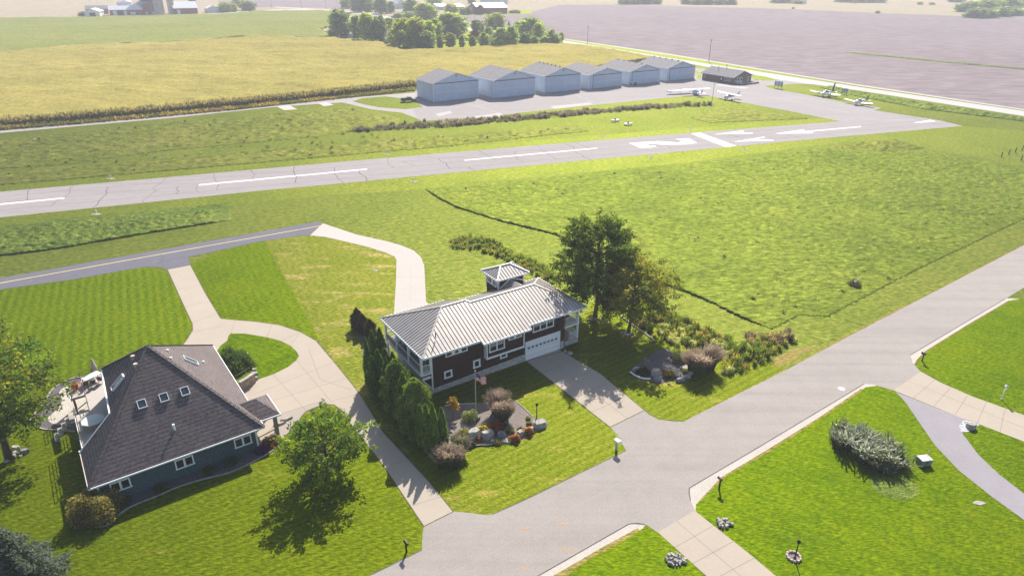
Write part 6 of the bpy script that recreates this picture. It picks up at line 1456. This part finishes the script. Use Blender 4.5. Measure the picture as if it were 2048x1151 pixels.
rx = lambda x, y: (1240+x*.3945, y*.3945)
for i, (k, x, yt_, yb, w_) in enumerate([('g', 20, -12, 22, 60), ('g', 75, -12, 22, 60), ('d', 130, -12, 22, 60), ('g', 185, -8, 22, 50), ('d', 335, -10, 22, 50), ('g', 385, -10, 24, 60), ('d', 440, -10, 24, 60), ('g', 500, -10, 24, 60), ('d', 560, -8, 24, 55), ('d', 800, -8, 16, 60), ('g', 860, -8, 16, 60), ('g', 900, -2, 20, 40), ('d', 1130, -10, 12, 60), ('g', 1190, -10, 14, 60), ('d', 1250, -8, 14, 60), ('g', 1310, -8, 14, 60), ('d', 1700, -10, 12, 60), ('g', 1520, 10, 24, 22), ('g', 1580, 12, 25, 22)]):
    far_tree(k, rx(x, yb), rx(x, yt_), w_*.3945, 'hazy distant tree in the line along the photo top, '+['first', 'second', 'third', 'fourth', 'fifth', 'sixth', 'seventh', 'eighth', 'ninth', 'tenth', 'eleventh', 'twelfth', 'thirteenth', 'fourteenth', 'fifteenth', 'sixteenth', 'seventeenth', 'eighteenth', 'last'][i]+' from left', 'distant trees along the horizon')
wood = [('g', 1745, 15, 60, 80), ('d', 1790, 5, 62, 90), ('g', 1840, 0, 66, 90), ('d', 1900, -5, 62, 90), ('g', 1960, -8, 66, 90), ('d', 2020, -8, 62, 90), ('g', 2080, -8, 66, 90), ('d', 1800, 40, 90, 80), ('g', 1850, 42, 88, 80), ('d', 1910, 38, 82, 90), ('g', 1970, 34, 78, 90), ('d', 2030, 30, 74, 90)]
for i, (k, x, yt_, yb, w_) in enumerate(wood):
    far_tree(k, rx(x, yb), rx(x, yt_), w_*.3945, 'wood tree at the upper right corner, '+('back' if i < 7 else 'front')+' row, '+['first', 'second', 'third', 'fourth', 'fifth', 'sixth', 'seventh'][i if i < 7 else i-7]+' from left', 'trees of the wood at the upper right')
far_tree('g', rx(1305, 68), rx(1305, 55), 18*.3945, 'small lone bush on the far edge of the harvested field', 'bushes on the field edge'); far_tree('d', rx(877, 46), rx(877, 37), 12*.3945, 'tiny bush on the far field edge left of the lone one', 'bushes on the field edge')
sheet('grove_lawn', [(668, 76), (700, 72), (760, 58), (900, 45), (1122, 80), (1124, 90), (1040, 95), (935, 102), (860, 106), (790, 105), (765, 94), (700, 84)], .008, M['verge'])

# weeds scattered through the meadow and the rough grass
bed('meadow_weeds', 'scattered grey green and brownish weeds standing in the meadow', [(880, 385), (1000, 430), (1200, 495), (1380, 575), (1540, 645), (1640, 620), (1850, 525), (2040, 430), (2040, 345), (1850, 305), (1700, 292), (1350, 338), (1000, 368)], 4000, .5, [(gM, gL, .8), (gD, (.2, .22, .1), .9), (gM, (.26, .24, .13), 1), (gM, gL, .8), ((.2, .18, .1), (.3, .26, .17), 1)], 191, .05, .4, .12, 9000, patch=14, cl=330, crad=.45)
bed('airfield_weeds', 'scattered weeds in the rough grass beside the runway', [(0, 285), (300, 250), (560, 228), (690, 216), (800, 240), (700, 266), (900, 272), (1180, 255), (900, 290), (300, 340), (0, 366)], 3000, .8, [(gM, gL, .8), (gD, (.2, .22, .1), .9), (gM, (.26, .24, .13), 1)], 192, .07, .4, .18, 4000, patch=20, cl=240, crad=.6)
# ================================================================ far farms
M['barnred'] = plain('barn_red', (.22, .045, .04), .8, var=.15); M['barnwhite'] = plain('barn_white', (.72, .70, .68), .6); M['silo'] = plain('silo_concrete', (.42, .37, .33), .85, var=.15, scale=.4); M['siloblue'] = plain('silo_blue', (.05, .085, .16), .5); M['tin'] = plain('tin_roof', (.66, .68, .70), .5, var=.08); M['greyroof'] = plain('grey_shingle', (.2, .2, .22), .9); M['housewall'] = plain('pale_siding', (.62, .66, .7), .7)
def barn(px0, px1, depth, ze, zp, label, wall, roof, cat='barn', doors=(), gable_front=False, trim='barnwhite', rpx=None):
    A, Bq = G(*px0), G(*px1); w = (Bq-A).length; ang = math.atan2((Bq-A).y, (Bq-A).x); t = thing('barn' if cat == 'barn' else 'farm_house', A, ang, label, cat)
    b = MB()
    if gable_front: b.prism([(0, 0, 0), (w, 0, 0), (w, 0, ze), (w/2, 0, zp), (0, 0, ze)], (0, depth, 0))
    else: b.prism([(0, 0, 0), (0, depth, 0), (0, depth, ze), (0, depth/2, zp), (0, 0, ze)], (w, 0, 0))
    b.build('wall', M[wall], t); b = MB(); o = .6
    if gable_front:
        k = (zp-ze)/(w/2); b.prism([(-o, -o, ze-o*k+.1), (w/2, -o, zp+.1), (w/2, -o, zp+.4), (-o, -o, ze-o*k+.4)], (0, depth+2*o, 0)); b.prism([(w/2, -o, zp+.1), (w+o, -o, ze-o*k+.1), (w+o, -o, ze-o*k+.4), (w/2, -o, zp+.4)], (0, depth+2*o, 0))
    else:
        k = (zp-ze)/(depth/2); b.prism([(-o, -o, ze-o*k+.1), (-o, depth/2, zp+.1), (-o, depth/2, zp+.4), (-o, -o, ze-o*k+.4)], (w+2*o, 0, 0)); b.prism([(-o, depth/2, zp+.1), (-o, depth+o, ze-o*k+.1), (-o, depth+o, ze-o*k+.4), (-o, depth/2, zp+.4)], (w+2*o, 0, 0))
    b.build('roof', M[roof], t)
    for a0, a1, z1, mt in doors:
        b = MB(); b.box(w*a0, w*a1, -.12, 0, .05, z1); b.build('door' if z1 > 2 else 'window', M[mt], t)
    return t
barn(fx(258, 172), fx(412, 170), 16, 4.0, 6.2, 'white shed with a red gable and dark open door, left of the farm', 'barnwhite', 'barnwhite', doors=((.32, .72, 3.2, 'black'),), gable_front=True)
barn(fx(275, 150), fx(500, 145), 13, 4.5, 7.0, 'dark roofed barn behind the white gabled shed', 'barnred', 'greyroof')
barn(fx(515, 160), fx(850, 152), 12, 4.6, 7.6, 'long red barn with a pale roof and white sliding doors', 'barnred', 'tin', doors=((.1, .22, 3.8, 'barnwhite'), (.22, .42, 3.8, 'black'), (.42, .52, 3.8, 'barnwhite'), (.62, .78, 2.5, 'tin')))
barn(fx(850, 150), fx(1000, 143), 18, 7.5, 11.0, 'tall red barn with white trimmed gable between the long barn and the silos', 'barnred', 'greyroof', doors=((.2, .34, 1.9, 'tin'), (.66, .8, 1.9, 'tin')), gable_front=True)
barn(fx(1175, 146), fx(1415, 140), 22, 5.0, 10.2, 'wide red barn with a big white metal roof right of the silos', 'barnred', 'tin', doors=((.12, .26, 3.6, 'barnwhite'),))
barn(fx(1515, 132), fx(1630, 128), 10, 3.6, 6.0, 'pale blue farmhouse beside the farm trees', 'housewall', 'tin', 'house', gable_front=True); barn(fx(1640, 126), fx(1750, 118), 9, 2.6, 4.4, 'low grey roofed farm shed under the farm trees', 'housewall', 'greyroof', doors=((.3, .5, 2.2, 'black'),))
def silo(px, r_, h, label, mat, dome='tin', group='silos of the red farm'):
    t = thing('silo', G(*px), 0, label, 'silo', group)
    b = MB(); b.lathe((0, 0, 0), [(r_, 0)]+[(r_*(1.0 if i % 2 else 1.015), h*i/12) for i in range(1, 13)], 20); b.build('shell', M[mat], t)
    b = MB(); b.lathe((0, 0, h), [(r_*1.03, 0), (r_*.9, r_*.35), (r_*.5, r_*.68), (.1, r_*.8)], 20); b.build('dome', M[dome], t)
    b = MB(); b.tube([(-r_*.3, -r_*1.02, 0), (-r_*.3, -r_*1.02, h)], .35, 6); b.build('chute', M['tin'], t); return t
silo(fx(895, 140), 4.3, 27, 'leftmost dark blue silo behind the tall red barn', 'siloblue'); silo(fx(960, 138), 4.3, 28, 'second dark blue silo behind the tall red barn', 'siloblue'); silo(fx(1025, 143), 4.6, 30, 'widest concrete silo right of the tall red barn', 'silo'); silo(fx(1150, 142), 3.1, 28, 'slim concrete silo at the corner of the white roofed barn', 'silo'); silo(fx(1365, 80), 3.8, 22, 'dark blue silo standing behind the white roofed barn', 'siloblue')
def bin_(px, r_, h, label):
    t = thing('grain_bin', G(*px), 0, label, 'grain bin', 'steel grain bins of the red farm')
    b = MB(); b.lathe((0, 0, 0), [(r_, 0)]+[(r_*(1 if i % 2 else 1.02), h*i/8) for i in range(1, 9)], 20); b.build('shell', M['tin'], t); b = MB(); b.lathe((0, 0, h), [(r_*1.05, 0), (.6, r_*.55), (.5, r_*.55+.5)], 20); b.build('roof', M['tin'], t)
bin_(fx(690, 90), 5.6, 7, 'larger steel grain bin with a pointed roof behind the long barn'); bin_(fx(625, 88), 3.2, 5.5, 'smaller steel grain bin left of the larger one')
# farms behind the grove
barn(gx(1290, 118), gx(1535, 112), 24, 5.5, 9.5, 'big brown barn with a bright white metal roof beyond the grove', 'barnred', 'barnwhite')
barn(gx(1100, 92), gx(1180, 88), 14, 4, 6.5, 'small red shed with a white roof left of the big white roofed barn', 'barnred', 'barnwhite')
barn(gx(960, 85), gx(1040, 82), 12, 3.5, 6, 'low white roofed shed between the far trees', 'housewall', 'barnwhite')
barn(gx(635, 72), gx(700, 70), 14, 5, 9, 'pale blue gabled house among the far trees', 'housewall', 'housewall', 'house', gable_front=True)
barn(gx(1370, 42), gx(1540, 35), 14, 6, 11, 'large pale house with several gables above the white roofed barn', 'housewall', 'tin', 'house')
barn(gx(545, 345), gx(640, 340), 11, 3.5, 7, 'grey blue house half hidden in the left part of the grove', 'housewall', 'greyroof', 'house', gable_front=True)
barn(gx(1385, 372), gx(1445, 368), 9, 3.2, 5.2, 'small white house between the front trees of the grove', 'barnwhite', 'greyroof', 'house', doors=((.3, .45, 1.8, 'glass'), (.6, .75, 1.8, 'glass')), gable_front=True)
barn(gx(268, 315), gx(305, 312), 5, 2.2, 3.2, 'tiny white shed at the left end of the grove', 'barnwhite', 'tin')
barn(rx(895, 20), rx(945, 20), 12, 4, 7, 'white distant house in the broken tree line at the top', 'barnwhite', 'tin', 'house')
barn(rx(1185, 10), rx(1225, 10), 12, 4, 7, 'white distant shed right of the white distant house', 'barnwhite', 'tin')
cr = None
for x, y, lb, mt in ((1210, 335, 'white car parked on the grove lawn left of the purple tree', 'white'), (1290, 338, 'silver car parked on the grove lawn right of the purple tree', 'metaltrim')):
    if cr is None:
        cr = thing('parked_car', G(*gx(x, y)), R(20), lb, 'car', 'cars parked on the grove lawn')
        b = MB(); b.prism([(-2.2, -.9, .3), (2.2, -.9, .3), (2.2, -.9, .8), (1.2, -.9, .95), (-2.1, -.9, .98)], (0, 1.8, 0)); b.build('body', M[mt], cr)
        b = MB(); b.prism([(-1.8, -.8, .97), (1.1, -.8, .97), (.5, -.72, 1.5), (-1.3, -.72, 1.5)], (0, 1.55, 0)); b.build('cabin', M['glass'], cr)
        for wx in (-1.4, 1.4):
            for wy in (-.85, .85): b = MB(); b.tube([(wx, wy-.1, .33), (wx, wy+.1, .33)], .33, 10); b.build('wheel', M['black'], cr)
    else: copy_tree(cr, None, G(*gx(x, y)), R(20), lb)

# ================================================================ street and garden things
# flag on its pole
fp = thing('flag_pole', G(952, 826), 0, 'pale flag pole in the mulch bed of the brown house', 'flag pole')
M['polepale'] = plain('flag_pole_paint', (.5, .43, .36), .5)
b = MB(); b.tube([(0, 0, 0), (0, 0, 5.3)], [.07, .045], 10); b.build('pole', M['polepale'], fp); b = MB(); b.lathe((0, 0, 5.3), [(.03, 0), (.08, .06), (.08, .12), (.02, .18)], 10); b.build('finial', M['yellow'], fp)
fg = thing('flag', G(952, 826)+Vector((0, 0, 4.15)), 0, 'red and white striped flag with a blue starred canton, flying from the pale pole', 'flag')
M['flagred'] = plain('flag_red', (.7, .03, .05), .8, var=.05); M['flagwhite'] = plain('flag_white', (.8, .78, .76), .8, var=.04); M['flagblue'] = plain('flag_blue', (.02, .03, .12), .8, var=.1)
b = MB(); nx, ny = 20, 13; Wf, Hf = 1.5, .95
def fpt(i, j):
    u, v = i/nx, j/ny; x = .07+Wf*u*.72; return Vector((x-.0, .28*math.sin(u*7.5+v*1.2)*u-.25*u, -Hf*.05+Hf*v*.95-.42*u*u+.06*math.sin(u*9)))
fl_f = []; fl_m = []; vs = [fpt(i, j) for i in range(nx+1) for j in range(ny+1)]
for i in range(nx):
    for j in range(ny):
        blue = i < nx*.42 and j >= 6; mi = 2 if blue else (0 if j % 2 == 0 else 1); b.add([vs[i*(ny+1)+j], vs[(i+1)*(ny+1)+j], vs[(i+1)*(ny+1)+j+1], vs[i*(ny+1)+j+1]], [(0, 1, 2, 3)], mi)
cl = b.build('cloth', [M['flagred'], M['flagwhite'], M['flagblue']], fg)
b = MB()
for r_ in range(4):
    for c_ in range(5):
        i, j = 1+c_*1.45, 6.9+r_*1.6; p = fpt(i, min(j, 12.8)); n_ = (fpt(i+1, j)-fpt(i, j)).cross(fpt(i, min(13, j+1))-fpt(i, j)).normalized()
        for sg in (-1, 1):
            q = p+n_*.006*sg; x = (fpt(i+1, j)-fpt(i, j)).normalized(); y = n_.cross(x); s_ = [(.028 if k % 2 == 0 else .012) for k in range(10)]
            b.add([q+x*(s_[k]*math.cos(k*math.pi/5))+y*(s_[k]*math.sin(k*math.pi/5)) for k in range(10)]+[q], [(k, (k+1) % 10, 10) for k in range(10)])
b.build('stars', M['flagwhite'], cl)
def lamp_post(px, h, label, mat, head='globe', mulch=False, lean=0):
    t = thing('lamp_post', G(*px), 0, label, 'lamp post'); b = MB(); b.lathe((0, 0, 0), [(.11, 0), (.11, .12), (.055, .2), (.045, h-.35), (.06, h-.3)], 10); b.build('post', M[mat], t)
    b = MB(); b.lathe((0, 0, h-.3), [(.05, 0), (.13, .05), (.15, .22)], 8); b.build('lantern', M['glass' if mat == 'black' else 'white'], t); b = MB(); b.lathe((0, 0, h-.08), [(.18, 0), (.1, .08), (.03, .14), (.02, .2)], 8); b.build('lamp_cap', M[mat], t)
    if mat == 'white': b = MB(); b.bar((-.2, 0, h-.55), (.2, 0, h-.55), .03, .03); b.build('ladder_bar', M[mat], t)
    return t
lamp_post((1073, 838), 2.0, 'slim black lamp post beside the large flat boulder', 'black'); lamp_post((2003, 798.5), 1.9, 'white lamp post on the lawn beside the right hand drive', 'white')
lamp_post((1589.5, 1116), 1.95, 'black lamp post standing in a round stone ring on the lower lawn', 'black')
rg_ = thing('stone_ring', G(1587, 1113), 0, 'round ring of pinkish stones at the foot of the lower lawn lamp', 'stone ring')
M['pinkstone'] = plain('pink_stone', (.5, .38, .33), .9, var=.25, scale=5)
for k in range(11):
    a = k*2*math.pi/11; b = MB(); b.rock((.52*math.cos(a), .52*math.sin(a), .04), .32, .22, .14, k, rot=a+1.57); b.build('stone', M['pinkstone'], rg_)
b = MB(); b.add([(.45*math.cos(a), .45*math.sin(a), .03) for a in np.linspace(0, 6.283, 13)[:-1]], [tuple(range(12))]); b.build('soil', M['mulch'], rg_)
def mailbox(px, ang, label, box='black', post='black', h=1.05, big=False, group='mailboxes along the street'):
    t = thing('mailbox', G(*px), ang, label, 'mailbox', group); b = MB(); w = .06 if not big else .09; b.box(-w, w, -w, w, 0, h); b.build('post', M[post], t)
    b = MB(); r_ = .11 if not big else .16; L = .5 if not big else .6; pr_ = [(-r_, 0), (r_, 0)]+[(r_*math.cos(a), .12+r_*math.sin(a)) for a in np.linspace(0, math.pi, 9)]
    if big: pr_ = [(-.2, 0), (.2, 0), (.22, .25), (0, .33), (-.22, .25)]
    b.prism([(x, -L*.62, h+z) for x, z in pr_], (0, L, 0)); bx = b.build('box', M[box], t)
    b = MB(); b.box(-r_*.8, r_*.8, -L*.62-.012, -L*.62, h+.03, h+.2); b.build('door', M[box], bx); b = MB(); b.box(r_+.0, r_+.015, -.1, .08, h+.15, h+.19); b.build('signal_flag', M['flagred'], bx)
    if not big: b = MB(); b.bar((0, -.3, h-.03), (0, .2, h-.03), .1, .04); b.build('bracket', M[post], t)
    return t
M['creampost'] = plain('cream_post', (.55, .5, .42), .7); M['olivebox'] = plain('brown_mailbox', (.13, .1, .085), .5)
SA = R(35.3)
mailbox((1232.6, 899), SA+R(0), 'white topped mailbox on a pale post at the brown house drive', 'white', 'creampost', 1.0, True)
mailbox((813, 1103), SA+R(0), 'black rounded mailbox at the corner of the long concrete drive', 'black', 'black', 1.0)
mailbox((1438, 977), SA+R(180), 'dark brown mailbox on a black post by the lower gravel shoulder', 'olivebox', 'black', 1.1)
mailbox((1844, 722), SA+R(180), 'black mailbox with a grey post near the right hand drive', 'black', 'darkgrey', 1.0)
M['ted'] = plain('utility_green_grey', (.2, .23, .22), .55); M['tedtop'] = plain('utility_top', (.5, .5, .47), .6, var=.15, scale=8)
tx = thing('transformer_box', G(1846, 926), R(10), 'grey green utility box with a pale top on the lower right lawn', 'utility box')
b = MB(); b.box(-.55, .55, -.4, .4, 0, .62); bb = b.build('cabinet', M['ted'], tx); b = MB(); b.box(-.58, .58, -.44, .44, .62, .7); b.build('lid', M['tedtop'], tx); b = MB(); b.box(-.02, .02, -.415, -.4, .05, .58); b.box(.1, .14, -.43, -.4, .3, .4); b.build('door_seam', M['black'], bb)
pd_ = thing('utility_pedestal', G(1709, 571), 0, 'white utility pedestal standing in brownish weeds by the street', 'utility box'); b = MB(); b.box(-.16, .16, -.14, .14, 0, .75); b.build('cabinet', M['white'], pd_); b = MB(); b.box(.18, .3, -.06, .06, 0, 1.15); b.build('marker', M['white'], pd_)
mk = thing('marker_stake', G(1851, 922), 0, 'thin yellow marker stake behind the grey green utility box', 'stake'); b = MB(); b.tube([(0, 0, 0), (0, 0, 1.35)], .02, 6); b.build('rod', M['yellow'], mk); b = MB(); b.box(-.05, .05, -.01, .01, 1.2, 1.4); b.build('tip', M['white'], mk)
# boulders
def boulder(px, sx, sy, h, label, seed, mat='rock', rot=0, group=None, loc=None):
    t = MB(); t.rock((0, 0, 0), sx, sy, h, seed, rot=rot); o = t.build('boulder', M[mat], None, loc=loc or G(*px)); return tag(o, label, 'boulder', group)
boulder((948, 872), 1.75, 1.0, .75, 'leftmost large flat topped boulder of the mulch bed', 1, rot=.75); boulder((974, 874), 1.35, .95, .8, 'second large boulder from the left in the mulch bed', 2, rot=.3)
boulder((1003, 872), 1.0, .8, .55, 'dark speckled boulder below the red barberry', 3, 'rock_dark', .6); boulder((1014, 881), 1.2, .8, .18, 'flat pale slab at the front of the mulch bed', 4, rot=.2); boulder((1042, 869), .9, .7, .55, 'boulder between the two coral flower mounds', 5, rot=.5)
boulder((1078, 851), 1.75, 1.25, .6, 'large flat boulder at the foot of the slim black lamp', 6, rot=.35); boulder((985, 884), .5, .4, .3, 'small pale stone near the front yellow flowers', 7); boulder((956, 837), .6, .5, .35, 'small dark stone beside the flag pole', 8, 'rock_dark'); boulder((1063, 858), .6, .5, .3, 'small pale stone left of the large flat boulder', 9); boulder((1007, 883), .5, .35, .15, 'thin stone beside the flat pale slab', 10)
for q, sx, sy, h, lb, sd, mt in (((1272, 740), 1.1, .6, .4, 'long pale stone at the left tip of the right rock bed', 11, 'rock'), ((1310, 750), 1.3, 1.05, .8, 'whitish rounded boulder in the right rock bed', 12, 'rock'), ((1315, 761), 1.15, .8, .4, 'flat stone pair at the front edge of the right rock bed', 13, 'rock_dark'), ((1372, 738), 1.4, 1.0, .35, 'broad flat slab near the pink grass', 14, 'rock'), ((1386, 729), 1.0, .8, .6, 'grey boulder half under the pink grass', 15, 'rock_dark'), ((1383, 746), .95, .6, .35, 'stepped stone below the broad flat slab', 16, 'rock'), ((1377, 754), .75, .5, .35, 'squarish stone at the right front of the rock bed', 17, 'rock'), ((1361, 761), 1.5, .6, .4, 'long dark stone at the front right of the rock bed', 18, 'rock_dark'), ((1357, 753), .7, .5, .3, 'pale stone lying on the long dark stone side', 19, 'rock')):
    boulder(q, sx, sy, h, lb, sd, mt, .4)
boulder((1139, 707), .75, .5, .3, 'pale stone at the corner of the drive by the porch base', 20); boulder((1130, 703), .5, .45, .25, 'small stone beside the porch base', 21)
boulder((1941, 856), 1.0, .7, .55, 'pale boulder in the small pebble bed between the drives', 22); boulder((1957, 1006), 1.2, .55, .06, 'flat buried stone on the lower right lawn', 23)
for i, (q, s_) in enumerate((((32, 898), .9), (((50), 905), .95), ((28, 912), .6), ((30, 906), .5), ((14, 922), .6), ((42, 912), .45))): boulder(q, s_, s_*.7, s_*.45, ['long pale stone behind the leaning trunk', 'grey stone at the right of the ring round the leaning trunk', 'white stone in front of the leaning trunk', 'round pale stone beside the leaning trunk', 'pale stone at the lower left of the leaning trunk', 'small stone at the right of the leaning trunk'][i], 30+i, 'rock' if i != 1 else 'rock_dark', i)
rs = random.Random(5)
def pile(px, n, rad, label, seedk):
    t = thing('stone_pile', G(*px), 0, label, 'stone pile')
    for k in range(n):
        a, r_ = rs.uniform(0, 6.28), rad*math.sqrt(rs.uniform(0, 1)); b = MB(); s_ = rs.uniform(.16, .3); b.rock((r_*math.cos(a)*1.1, r_*math.sin(a)*.8, .05), s_*1.3, s_, s_*.8, seedk+k, rot=a); b.build('stone', M['rock' if rs.random() < .75 else 'rock_dark'], t)
pile((1351, 1120), 42, .75, 'pile of pale cobbles at the left edge of the lower drive', 100); pile((1447, 1047), 28, .65, 'scattered pale cobbles at the right edge of the lower drive', 200); pile((1255, 668), 16, .75, 'ring of small stones round the forked trunk', 300); pile((1188, 640), 12, .7, 'small stones round the tall dark tree trunk', 400)
for q, lb, s_ in (((572, 839), 'white curved garden stone beside the entry walk', 1.0), ((560, 848), 'pale low garden stone nearer the entry porch', .9), ((552, 883), 'pale stone at the entry porch post', .5)): boulder(q, s_*1.3, s_*.5, .25, lb, int(q[0]), 'rock', .4)
# beds and edgings
sheet('mulch_bed', [(872, 842), (885, 812), (905, 808.5), (951, 806), (1000, 800), (1032, 802), (1050, 818), (1065, 833), (1085, 838), (1093, 848), (1085, 858), (1062, 866), (1045, 880), (1020, 884), (994.5, 889), (975, 891), (959, 891), (943, 895.6), (928, 904), (915, 920), (900, 935), (880, 925), (870, 905), (850, 905)], .013, M['mulch'])
sheet('mulch_bed', [(1260, 744), (1275, 752), (1301, 760), (1322, 766), (1345, 762), (1371, 764), (1380, 752), (1393, 738), (1425, 735), (1435, 718), (1420, 705), (1392, 700), (1357, 704.5), (1325, 697), (1302, 708), (1285, 722), (1270, 732)], .013, M['mulch_dark'], sm=4)
sheet('hedge_soil', [(705, 640), (722, 632), (745, 645), (775, 690), (800, 735), (850, 800), (890, 890), (880, 915), (850, 905), (800, 840), (760, 790), (728, 740), (725, 690)], .0125, M['mulch_dark'])
sheet('mulch_bed', [(60.6, 841), (72, 853), (90, 859.5), (117, 859.7), (150, 863), (190, 840), (215, 780), (200, 745), (180, 752), (139, 758.6), (105.6, 778.8), (92, 800), (78, 818)], .013, M['mulch_dark'], sm=3)
sheet('stone_patio', [(95, 836), (110, 822), (125, 800), (118, 785), (135, 770), (165, 765), (185, 790), (175, 830), (150, 845), (110, 848)], .018, M['gravel'], sm=3)
fb = gp([(161.7, 1032), (173, 1045.7), (195, 1053), (220, 1048), (242.6, 1025.5), (269.5, 1009.8), (314.5, 991.8), (359, 972.7), (404, 959), (460, 944.7), (498, 928), (526, 913), (544, 901.8), (563, 886.5)])
sheet('mulch_bed', fb+gp([(548, 874), (520, 900), (400, 930), (240, 985), (190, 985), (160, 1010)]), .013, M['mulch_dark'], world=True)
def edging(P, label, w=.1, h=.1, mat='rock', name='garden_edging'):
    b = MB()
    P = smooth(P, 4, False)
    for p, q in zip(P[:-1], P[1:]): b.bar(Vector((p.x, p.y, h/2)), Vector((q.x, q.y, h/2)), w, h)
    return tag(b.build(name, M[mat]), label, 'edging', 'garden bed edgings')
edging(fb, 'grey curved edging of the front bed of the teal house'); edging(gp([(150, 863), (117, 859.7), (83, 857), (60.6, 841), (78, 818), (92, 800), (105.6, 778.8), (139, 758.6), (180, 752)]), 'pale curved edging of the dark bed left of the teal house deck', .13)
edging(gp([(928, 904), (943, 895.6), (959, 891), (975, 891), (994.5, 889)]), 'black curved edging at the front of the mulch bed', .07, .14, 'black'); edging(gp([(1032, 802), (1050, 818), (1065, 833)]), 'dark straight edging on the right of the mulch bed', .06, .08, 'black'); edging(gp([(890, 812), (905, 809), (930, 808), (951, 807)]), 'pale blue edging at the back of the mulch bed', .08, .1, 'metaltrim')
edging(gp([(1260, 744), (1272, 752), (1285, 757), (1301, 758)]), 'white curved edging at the left of the right rock bed', .12, .16, 'white'); edging(gp([(1240, 632), (1265, 650), (1290, 667), (1310, 683)]), 'long pale stone edging on the lawn right of the forked tree', .16, .14, 'rock')
# retaining wall beside the teal house drive
rw = thing('retaining_wall', G(484, 783), math.atan2((G(512, 765)-G(484, 783)).y, (G(512, 765)-G(484, 783)).x), 'low stone retaining wall between the teal house and its drive', 'wall')
LW = (G(512, 765)-G(484, 783)).length; M['fieldstone'] = stonewall('tan_fieldstone', (.36, .27, .2))
b = MB(); b.box(0, LW, 0, .35, -.1, 1.15); b.build('stonework', M['fieldstone'], rw); b = MB(); b.box(-.03, LW+.03, -.04, .4, 1.15, 1.27); b.build('coping', M['rock'], rw); b = MB(); b.bar((0, .6, 1.9), (LW, .6, 1.9), .05, .05); b.tube([(.1, .6, 0), (.1, .6, 1.9)], .03, 6); b.tube([(LW-.1, .6, 0), (LW-.1, .6, 1.9)], .03, 6); b.build('handrail', M['rail'], rw)
for i, (q, s_) in enumerate((((509, 742), .55), ((512, 750), .6), ((513, 758), .5), ((507, 748), .45))): boulder(q, s_, s_*.8, s_*.7, ['topmost', 'second', 'lowest', 'innermost'][i]+' pale stone at the end of the retaining wall', 60+i)
gl = thing('garden_light', G(496, 715), 0, 'white garden light at the edge of the dark shrub', 'garden light'); b = MB(); b.tube([(0, 0, 0), (0, 0, .55)], .03, 6); b.build('stem', M['black'], gl); b = MB(); b.lathe((0, 0, .55), [(.1, 0), (.14, .08), (.04, .18)], 8); b.build('head', M['white'], gl)
mb = thing('mower_deck_lid', G(752, 541), 0, 'small grey drain lid on the seeded lawn', 'drain lid'); b = MB(); b.lathe((0, 0, .0), [(.3, 0), (.3, .05), (.05, .07)], 14); b.build('lid', M['ted'], mb); b = MB(); b.lathe((0, 0, 0), [(.38, 0), (.38, .02)], 14); b.build('rim', M['darkgrey'], mb); mb.name = 'drain_lid'
# ================================================================ haze
b = MB(); b.box(-5400, 5400, -900, 5500, -1.0, 46.5)
m = bpy.data.materials.new('haze'); m.use_nodes = True; nt = m.node_tree
for n_ in list(nt.nodes):
    if n_.type == 'BSDF_PRINCIPLED': nt.nodes.remove(n_)
pv = nt.nodes.new('ShaderNodeVolumePrincipled'); pv.inputs['Color'].default_value = (.92, .93, 1.0, 1); pv.inputs['Density'].default_value = .00038; pv.inputs['Anisotropy'].default_value = .1
nt.links.new(pv.outputs[0], nt.nodes['Material Output'].inputs['Volume'])
hz = b.build('haze', m); hz['kind'] = 'stuff'; hz['label'] = 'pale summer haze over the fields'; hz['category'] = 'haze'
